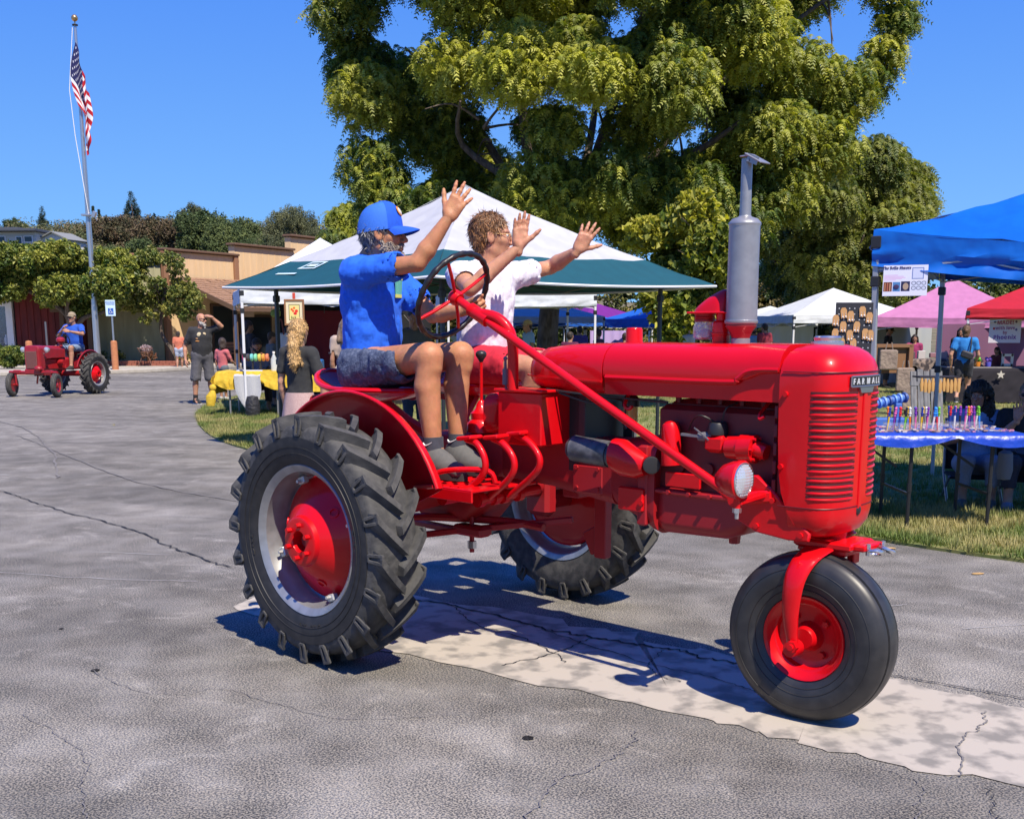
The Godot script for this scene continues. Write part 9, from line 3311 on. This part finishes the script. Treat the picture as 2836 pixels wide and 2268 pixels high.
	for x in [-0.08, 0.12]: b.box(V(x, 0.09, 0), V(0.05, 0.17, 0.05), 0.006)
	b.box(V(0.02, 0.03, 0), V(0.34, 0.06, 0.16), 0.006)
	build(b, "base", sb, bs)
	# peg board with earring cards
	var pb := thing("pegboard", "black peg board of tan earring cards rising behind the tractor's nose", "pegboard", V(2.66, 0.745, -9.0), 0)
	b = MB.new()
	b.box(V(0, 0.74, 0), V(0.29, 0.42, 0.012), 0.003)
	build(b, "board", mat("peg_black", lin(0.015, 0.016, 0.022), 0.6), pb)
	b = MB.new()
	for i in 7:
		for j in 9: b.cyl(V(-0.12 + i * 0.04, 0.56 + j * 0.043, 0.006), V(-0.12 + i * 0.04, 0.56 + j * 0.043, 0.0075), 0.006, 0.006, 6)
	build(b, "hole", mat("hole_pale", lin(0.35, 0.36, 0.38), 0.7), pb)
	b = MB.new()
	for x in [-0.12, 0.12]:
		b.bar(V(x, 0, 0), V(x, 0.56, 0), 0.02, 0.02)
		b.bar(V(x, 0, -0.15), V(x, 0.35, 0), 0.015, 0.015)
	build(b, "easel", mat("pine", lin(0.4, 0.27, 0.14), 0.7), pb)
	var cards := [[-0.085, 0.87, "top left"], [-0.03, 0.845, "top centre"], [0.06, 0.88, "top right"], [0.115, 0.835, "far right upper"], [-0.145, 0.815, "far left upper"], [-0.085, 0.765, "middle left"], [0.02, 0.765, "middle"], [-0.145, 0.71, "far left lower"], [-0.03, 0.70, "lower centre"], [0.09, 0.71, "lower right"], [-0.09, 0.64, "bottom left"], [-0.0, 0.635, "bottom centre"], [0.13, 0.70, "far right lower"]]
	var card := PackedVector2Array([W(-0.024, -0.042), W(0.024, -0.042), W(0.025, 0.02), W(0.014, 0.04), W(-0.014, 0.04), W(-0.025, 0.02)])
	var cmesh := MB.new()
	cmesh.prism(card, 0.004, Transform3D())
	var cmm := cmesh.commit()
	var dm := MB.new()
	for x in [-0.011, 0.012]:
		dm.ball(V(x, -0.03, 0.007), V(0.007, 0.008, 0.004), Basis(), 8, 6)
		dm.tube([V(x, -0.02, 0.006), V(x, 0.0, 0.006)], 0.0016, 4)
	var dmm := dm.commit()
	for q in cards:
		var cd := thing("earring_card", "tan card with dangling earrings on the black peg board, %s" % q[2], "earring card", V(2.66 + q[0], 0.745 + q[1], -8.988), 0, "earring cards on the peg board")
		cd.rotation.z = r.randf_range(-0.12, 0.12)
		put(cmm, "card", mat("kraft", lin(0.46, 0.25, 0.10), 0.8), cd)
		put(dmm, "earring", mat("pearl", lin(0.65, 0.6, 0.55), 0.3), cd)
	# posters
	var ps := thing("poster", "white shop poster with product pictures hung under the blue valance", "poster", V(2.99, 1.855, -8.855), -28)
	var P := Color(0.86, 0.62, 0.78)
	var pic := print_texture(248, 174, [Color(0.90, 0.90, 0.95), ["r", 5, 55, 78, 3, P], ["r", 5, 62, 110, 3, P], ["r", 5, 69, 120, 3, P], ["r", 5, 76, 100, 3, P], ["r", 5, 83, 66, 3, P], ["r", 4, 95, 48, 54, Color(0.42, 0.20, 0.14)], ["r", 10, 100, 6, 46, Color(0.75, 0.5, 0.35)], ["r", 24, 98, 6, 50, Color(0.7, 0.4, 0.3)], ["r", 38, 102, 6, 44, Color(0.8, 0.6, 0.45)], ["r", 56, 95, 42, 54, Color(0.32, 0.52, 0.72)], ["r", 102, 92, 50, 56, Color(0.10, 0.12, 0.28)], ["e", 128, 120, 16, 20, Color(0.7, 0.6, 0.5)], ["r", 158, 90, 86, 54, Color(0.82, 0.84, 0.9)], ["o", 172, 102, 13, 11, K2], ["o", 200, 102, 13, 11, K2], ["o", 228, 102, 13, 11, K2], ["o", 172, 130, 13, 11, K2], ["o", 200, 130, 13, 11, K2], ["o", 228, 130, 13, 11, K2], ["r", 160, 14, 66, 66, Color(0.45, 0.52, 0.72)], ["r", 165, 19, 56, 56, Color(0.82, 0.84, 0.92)]])
	build(panel(W(0.325, 0.228)), "sheet", printed("shop_poster", pic), ps)
	lettering("The Bella Shaers", 0.018, V(-0.065, 0.095, 0.002), Basis(), mat("ink_purple", lin(0.05, 0.03, 0.10), 0.7), ps, "Droid Serif")
	b = MB.new()
	b.ball(V(-0.062, 0.0 - 0.046, 0.003), V(0.022, 0.018, 0.002), Basis(), 12, 4)
	build(b, "printed_mark", mat("ink_purple", lin(0.05, 0.03, 0.10), 0.7), ps)
	var sg := thing("poster", "handwritten white sign hanging under the red canopy's front edge", "sign", V(9.50, 1.44, -22.25), -4)
	build(panel(W(0.60, 0.50)), "sheet", mat("paper", lin(0.50, 0.46, 0.50), 0.8), sg)
	var words := [["MADE!", 0.135, 0.075, lin(0.30, 0.05, 0.12)], ["with love", 0.03, 0.06, lin(0.25, 0.06, 0.16)], ["by", -0.055, 0.055, lin(0.3, 0.08, 0.14)], ["Phoenix", -0.145, 0.08, lin(0.14, 0.04, 0.22)]]
	for q in words: lettering(q[0], q[2], V(0, q[1], 0.004), Basis(Vector3.BACK, 0.02), mat("ink_%d" % int(q[3].r * 100 + q[1] * 100), q[3], 0.7), sg, "Droid Sans", "lettering", 0.003)
	for q in [[-0.20, 0.15, lin(0.05, 0.05, 0.12)], [0.20, 0.15, lin(0.1, 0.06, 0.12)], [-0.21, 0.02, lin(0.35, 0.02, 0.03)], [0.21, 0.0, lin(0.1, 0.08, 0.2)]]:
		b = MB.new()
		b.ball(V(q[0], q[1], 0.002), V(0.022, 0.026, 0.003), Basis(), 10, 4)
		build(b, "doodle", mat("ink_%d" % int(q[0] * 100 + 300), q[2], 0.7), sg)
	# black umbrella cloth hanging at the right edge
	b = MB.new()
	b.prism(PackedVector2Array([W(0.0, 0.0), W(0.10, 0.42), W(0.62, 0.45), W(0.62, -0.40), W(0.34, -0.36), W(0.18, -0.14)]), 0.02, Transform3D(Basis(Vector3.UP, 0.2), V(3.88, 1.58, -8.75)), 0.004)
	tag(build(b, "banner", mat("banner_black", lin(0.012, 0.010, 0.014), 0.8)), "black cloth banner hanging from the blue canopy at the right edge", "banner")
	# seated women in the shade
	var seat := {"pelvis": V(0, 0.40, 0), "neck": V(-0.03, 0.90, 0), "head": V(0.01, 1.06, 0), "knee_r": V(0.40, 0.46, 0.13), "knee_l": V(0.40, 0.46, -0.13), "ankle_r": V(0.36, 0.09, 0.13), "ankle_l": V(0.36, 0.09, -0.13)}
	person_at("seated woman with dark curly hair, glasses and a pale blue t-shirt at the blue table", V(3.98, 0, -9.75), -104.0, 0.88, seat.merged({"shirt": lin(0.22, 0.34, 0.60), "sleeve": 0.7, "legs": lin(0.20, 0.24, 0.34), "leg_to": 1.8, "hair": lin(0.012, 0.009, 0.008), "style": "long", "puff": 0.026, "hfold": 0.02, "hscale": V(30, 30, 30), "skin": lin(0.36, 0.19, 0.13), "look": V(0.9, -0.05, 0.3), "glasses": false, "elbow_r": V(0.08, 0.62, 0.26), "wrist_r": V(0.28, 0.70, 0.08), "elbow_l": V(0.08, 0.60, -0.27), "wrist_l": V(0.26, 0.68, -0.06), "shoe": lin(0.1, 0.1, 0.1), "cell": 0.02, "hcell": 0.008}))
	var w1: Node3D = get_child(get_child_count() - 1)
	var lb := unit_frame(V(0.9, -0.05, 0.3))
	b = MB.new()
	for z in [-1.0, 1.0]:
		var ring := []
		for i in 15: ring.append(V(0.01, 1.06, 0) + lb * V(0.097, 0.002 + sin(TAU * i / 14.0) * 0.02, 0.032 * z + cos(TAU * i / 14.0) * 0.024))
		b.tube(ring, 0.0022, 5, false)
	build(b, "glasses", mat("thin_rim", lin(0.16, 0.12, 0.10), 0.4), w1)
	person_at("seated woman in sunglasses with grey blonde hair raising her hand at the right edge", V(4.32, 0, -9.55), -110.0, 0.90, seat.merged({"shirt": lin(0.02, 0.02, 0.024), "sleeve": 0.6, "legs": lin(0.03, 0.03, 0.05), "leg_to": 1.8, "hair": lin(0.20, 0.16, 0.12), "style": "bob", "glasses": true, "skin": lin(0.40, 0.22, 0.16), "look": V(0.95, -0.02, 0.2), "elbow_r": V(0.18, 0.66, 0.24), "wrist_r": V(0.30, 0.84, 0.10), "hand_r": V(0.1, 1, 0), "palm_r": V(1, 0, 0.2), "curl_r": [0.15, 0.15, 0.2, 0.2], "spread_r": 1.0, "shoe": lin(0.2, 0.22, 0.3), "cell": 0.02, "hcell": 0.008}))
	for q in [[4.0, -9.8, -104.0, "folding camp chair under the curly haired woman"], [4.36, -9.62, -110.0, "folding camp chair under the woman in sunglasses"]]:
		var ch := thing("camp_chair", q[3], "chair", V(q[0], 0, q[1]), q[2])
		b = MB.new()
		b.box(V(0.08, 0.25, 0), V(0.42, 0.02, 0.44), 0.006)
		b.box(V(-0.16, 0.5, 0), V(0.02, 0.45, 0.44), 0.006)
		build(b, "seat", mat("dark_cloth", lin(0.012, 0.012, 0.014), 0.95), ch)
		for z in [-0.22, 0.22]:
			b = MB.new()
			b.tube([V(-0.2, 0.72, z), V(-0.12, 0.26, z), V(0.28, 0.0, z)], 0.012, 6)
			b.tube([V(0.28, 0.26, z), V(-0.2, 0.0, z)], 0.012, 6)
			build(b, "leg", mat("leg_grey", lin(0.30, 0.30, 0.31), 0.4, 0.5), ch)
	b = MB.new()
	b.lathe(V(3.83, 0.66, -9.46), Vector3.UP, [W(0.0, 0), W(0.035, 0), W(0.045, 0.12), W(0.046, 0.13), W(0, 0.13)], 14)
	tag(build(b, "cup", mat("cup_clear", lin(0.6, 0.62, 0.66), 0.2)), "clear plastic cup held by the curly haired woman", "cup")
	b = MB.new()
	b.lathe(V(3.95, 0.0, -9.05), Vector3.UP, [W(0.0, 0.3), W(0.05, 0.31), W(0.065, 0.38), W(0.055, 0.52), W(0, 0.56)], 14)
	tag(build(b, "bag", mat("canvas_grey", lin(0.16, 0.16, 0.17), 0.85)), "pale canvas bag hanging under the blue table", "bag")
	# walking woman with a sling bag
	person_at("woman in blue t-shirt and black shorts walking away across the lawn", V(8.5, 0, -21.6), 66.0, 0.875, {"shirt": lin(0.02, 0.20, 0.55), "sleeve": 0.55, "hem": 0.12, "legs": lin(0.025, 0.026, 0.035), "leg_to": 0.62, "hair": lin(0.14, 0.07, 0.03), "style": "bun", "skin": lin(0.42, 0.23, 0.15), "knee_r": V(0.14, 0.52, 0.10), "ankle_r": V(0.12, 0.10, 0.10), "knee_l": V(-0.02, 0.52, -0.09), "ankle_l": V(-0.30, 0.22, -0.09), "elbow_r": V(0.06, 1.12, 0.27), "wrist_r": V(0.20, 0.96, 0.22), "elbow_l": V(-0.08, 1.12, -0.27), "wrist_l": V(0.02, 0.88, -0.26), "shoe": lin(0.03, 0.03, 0.03), "cell": 0.022, "hcell": 0.010})
	var sl := thing("sling_bag", "small black sling bag across the walking woman's back", "bag", V(8.5, 0, -21.6), 66.0)
	sl.scale = Vector3.ONE * 0.875
	b = MB.new()
	b.box(V(-0.17, 1.12, 0.06), V(0.09, 0.15, 0.26), 0.03, Basis(Vector3.RIGHT, 0.35))
	b.tube(MB.curve([V(-0.14, 1.12, 0.1), V(-0.15, 1.32, 0.12), V(-0.09, 1.46, 0.12), V(0.02, 1.48, 0.11)], 4), 0.016, 6)
	build(b, "body", mat("black_nylon", lin(0.02, 0.021, 0.026), 0.6), sl)
	var crowd := [["man in a black shirt and cap standing inside the pink canopy", 9.2, -28.2, -30.0, 0.86, lin(0.012, 0.012, 0.014), lin(0.02, 0.02, 0.022)], ["girl with long dark hair and pink top seated at the pink canopy's table", 9.5, -27.2, -110.0, 0.75, lin(0.30, 0.03, 0.12), Color(-1, 0, 0)], ["person in black behind the near canopy's inner leg", 10.2, -26.2, -120.0, 0.84, lin(0.012, 0.012, 0.014), Color(-1, 0, 0)], ["person in dark red seated behind the black draped table at the right edge", 10.0, -23.7, 200.0, 0.62, lin(0.10, 0.02, 0.03), Color(-1, 0, 0)]]
	for q in crowd:
		var d := {"shirt": q[5], "sleeve": 0.7, "legs": lin(0.03, 0.035, 0.05), "leg_to": 1.85, "hair": lin(0.015, 0.01, 0.01), "style": "short" if q[6].r >= 0.0 else "long", "look": V(0.9, -0.35, 0), "shoe": lin(0.03, 0.03, 0.03), "cell": 0.034, "hcell": 0.014}
		if q[6].r >= 0.0: d["hat"] = q[6]
		person_at(q[0], V(q[1], 0, q[2]), q[3], q[4], d)
	# stalls between: racks, boards, tables
	var dk := mat("table_black", lin(0.012, 0.010, 0.016), 0.9)
	folding_table("stall_table", "table with black drape and star garland under the red canopy", V(9.75, 0, -22.7), -4, W(2.3, 0.7), 0.72, [-0.9, 0.9])
	table_cloth("black drape on the table under the red canopy", V(9.75, 0, -22.7), -4, W(2.32, 0.72), 0.72, [0.68, 0.3, 0.5, 0.5], dk, 4, 0.03)
	for i in 3:
		b = MB.new()
		var star := PackedVector2Array()
		for k in 10: star.append(Vector2(sin(TAU * k / 10.0), cos(TAU * k / 10.0)) * (0.085 if k % 2 == 0 else 0.038))
		b.prism(star, 0.015, Transform3D(Basis(), V(8.8 + i * 0.68, 0.64 - 0.06 * (i % 2), -22.24)))
		tag(build(b, "star", mat("star_wood", lin(0.45, 0.42, 0.36), 0.7)), "pale wooden star pinned to the black drape, %s of three" % ["leftmost", "middle", "rightmost"][i], "star", "stars on the black drape")
	var fr := thing("picture_frame", "empty white frame standing on the black draped table", "frame", V(9.72, 0.73, -22.55))
	b = MB.new()
	for q in [[0, 0.03, 0.22, 0.05], [0, 0.22, 0.22, 0.05], [-0.09, 0.125, 0.05, 0.24], [0.09, 0.125, 0.05, 0.24]]: b.box(V(q[0], q[1], 0), V(q[2], q[3], 0.03), 0.004)
	build(b, "frame", mat("cream_paint", lin(0.6, 0.57, 0.48), 0.6), fr)
	for q in [[9.12, lin(0.15, 0.5, 0.05), lin(0.6, 0.2, 0.02), "green and orange"], [9.33, lin(0.25, 0.12, 0.5), lin(0.1, 0.1, 0.5), "purple and blue"]]:
		var tp := thing("toy_pot", "small %s toy pot on the black draped table" % q[3], "toy", V(q[0], 0.73, -22.5))
		b = MB.new()
		b.cyl(Vector3.ZERO, V(0, 0.09, 0), 0.05, 0.06, 10)
		build(b, "pot", mat("toy_" + q[3].left(3), q[2], 0.5), tp)
		b = MB.new()
		for k in 5: b.ball(Vector3(cos(k * 1.3) * 0.04, 0.13 + 0.02 * (k % 2), sin(k * 1.3) * 0.04), Vector3.ONE * 0.035, Basis(), 8, 6)
		build(b, "top", mat("toyt_" + q[3].left(3), q[1], 0.5), tp)
	folding_table("stall_table", "table with tan and dark cloth under the pink canopy", V(9.55, 0, -26.0), 12, W(1.9, 0.7), 0.78, [-0.7, 0.7])
	table_cloth("patchy dark and tan cloth on the pink canopy's table", V(9.55, 0, -26.0), 12, W(1.92, 0.72), 0.78, [0.4, 0.3, 0.3, 0.3], mat("tan_patch", lin(0.035, 0.028, 0.03), 0.9, 0, {"c2": lin(0.22, 0.17, 0.14), "freq": 0.03, "scale": 0.8, "lo": 0.45, "hi": 0.55}), 6, 0.04)
	for i in 7:
		b = MB.new()
		b.box(Vector3.ZERO, V(0.16, 0.10 + 0.05 * (i % 3), 0.1), 0.01)
		tag(build(b, "craft_box", mat("craft%d" % (i % 4), [lin(0.4, 0.3, 0.28), lin(0.1, 0.06, 0.07), lin(0.45, 0.42, 0.4), lin(0.25, 0.12, 0.14)][i % 4], 0.7), null, V(8.75 + i * 0.25, 0.86, -26.0 + 0.06 * (i % 2))), "%s small box of craft goods on the pink canopy's table" % ORD[i], "box", "craft goods on the pink canopy's table")
	var rack := thing("bag_rack", "brown wooden rack hung with tan cloth bags behind the tractor's nose", "rack", V(6.45, 0, -19.5), 10)
	b = MB.new()
	b.box(V(0, 1.18, 0), V(0.72, 0.06, 0.06), 0.005)
	for x in [-0.33, 0.33]: b.box(V(x, 0.6, 0), V(0.08, 1.2, 0.06), 0.005)
	b.box(V(0.1, 0.95, -0.05), V(0.5, 0.45, 0.02))
	build(b, "frame", mat("rack_wood", lin(0.20, 0.10, 0.045), 0.8), rack)
	for q in [[-0.1, 0.95, 0.3, 0.34, "upper"], [0.2, 0.62, 0.3, 0.4, "middle"], [0.3, 0.28, 0.26, 0.36, "lowest"]]:
		b = MB.new()
		b.box(Vector3.ZERO, V(q[2], q[3], 0.05), 0.02)
		for x in [-0.06, 0.06]: b.tube([V(x, q[3] * 0.5, 0), V(x * 0.6, q[3] * 0.5 + 0.12, 0)], 0.01, 5)
		tag(build(b, "cloth_bag", mat("bag_tan", lin(0.26, 0.20, 0.155), 0.9, 0, {"c2": lin(0.20, 0.15, 0.12), "scale": 1.0, "bump": 1.0}), null, V(6.45 + q[0], q[1], -19.38)), "%s tan cloth bag hanging on the brown wooden rack" % q[4], "bag", "cloth bags on the wooden rack")
	var pa := thing("pallet_board", "grey weathered slat board leaning on the lawn below the pink canopy", "board", V(6.35, 0, -17.4), 12)
	for i in 5:
		b = MB.new()
		b.box(V(-0.22 + i * 0.11, 0.42 + 0.03 * (i % 2), -0.05), V(0.095, 0.84, 0.02), 0.004, Basis(Vector3.RIGHT, -0.16))
		build(b, "slat", mat("grey_wood", lin(0.20, 0.20, 0.21), 0.9, 0, {"c2": lin(0.12, 0.12, 0.13), "freq": 0.05, "scale": 1.5, "stretch": V(1, 0.2, 1)}), pa)
	b = MB.new()
	for y in [0.2, 0.65]: b.box(V(0, y, -0.08), V(0.56, 0.06, 0.02), 0.0, Basis(Vector3.RIGHT, -0.16))
	build(b, "batten", mat("grey_wood", lin(0.2, 0.2, 0.21)), pa)
	var ts := thing("tassel_stand", "small black topped stand hung with tan tassel pouches on the lawn", "stand", V(5.55, 0, -15.0), 0)
	b = MB.new()
	b.box(V(0, 0.86, 0), V(0.52, 0.02, 0.3), 0.004)
	build(b, "tray", dk, ts)
	b = MB.new()
	b.cyl(V(0, 0, 0), V(0, 0.85, 0), 0.014, 0.014, 8)
	for k in 3: b.bar(V(0, 0.15, 0), Vector3(cos(k * 2.1) * 0.25, 0, sin(k * 2.1) * 0.25), 0.02, 0.02)
	build(b, "post", mat("rust_iron", lin(0.14, 0.07, 0.05), 0.9), ts)
	for i in 11:
		b = MB.new()
		b.loft([MB.circle(Vector3.ZERO, Basis(Vector3.RIGHT, PI / 2), 0.014, 0.014, 8), MB.circle(V(0, -0.08, 0), Basis(Vector3.RIGHT, PI / 2), 0.028, 0.02, 8), MB.circle(V(0.005, -0.17, 0), Basis(Vector3.RIGHT, PI / 2), 0.02, 0.015, 8)])
		tag(build(b, "pouch", mat("pouch_tan", lin(0.5, 0.28, 0.09), 0.8), null, V(5.31 + i * 0.048, 0.85 - 0.01 * (i % 3), -14.84)), "%s tan suede pouch hanging from the black topped stand" % ORD[i], "pouch", "pouches on the black topped stand")

const ORD := ["leftmost", "second from left", "third from left", "fourth from left", "fifth from left", "sixth from left", "seventh from left", "eighth from left", "ninth from left", "tenth from left", "eleventh from left", "twelfth from left", "thirteenth from left", "fourteenth from left", "fifteenth from left", "sixteenth from left", "fourth from right", "third from right", "second from right", "rightmost"]
const K2 := Color(0.35, 0.36, 0.45)
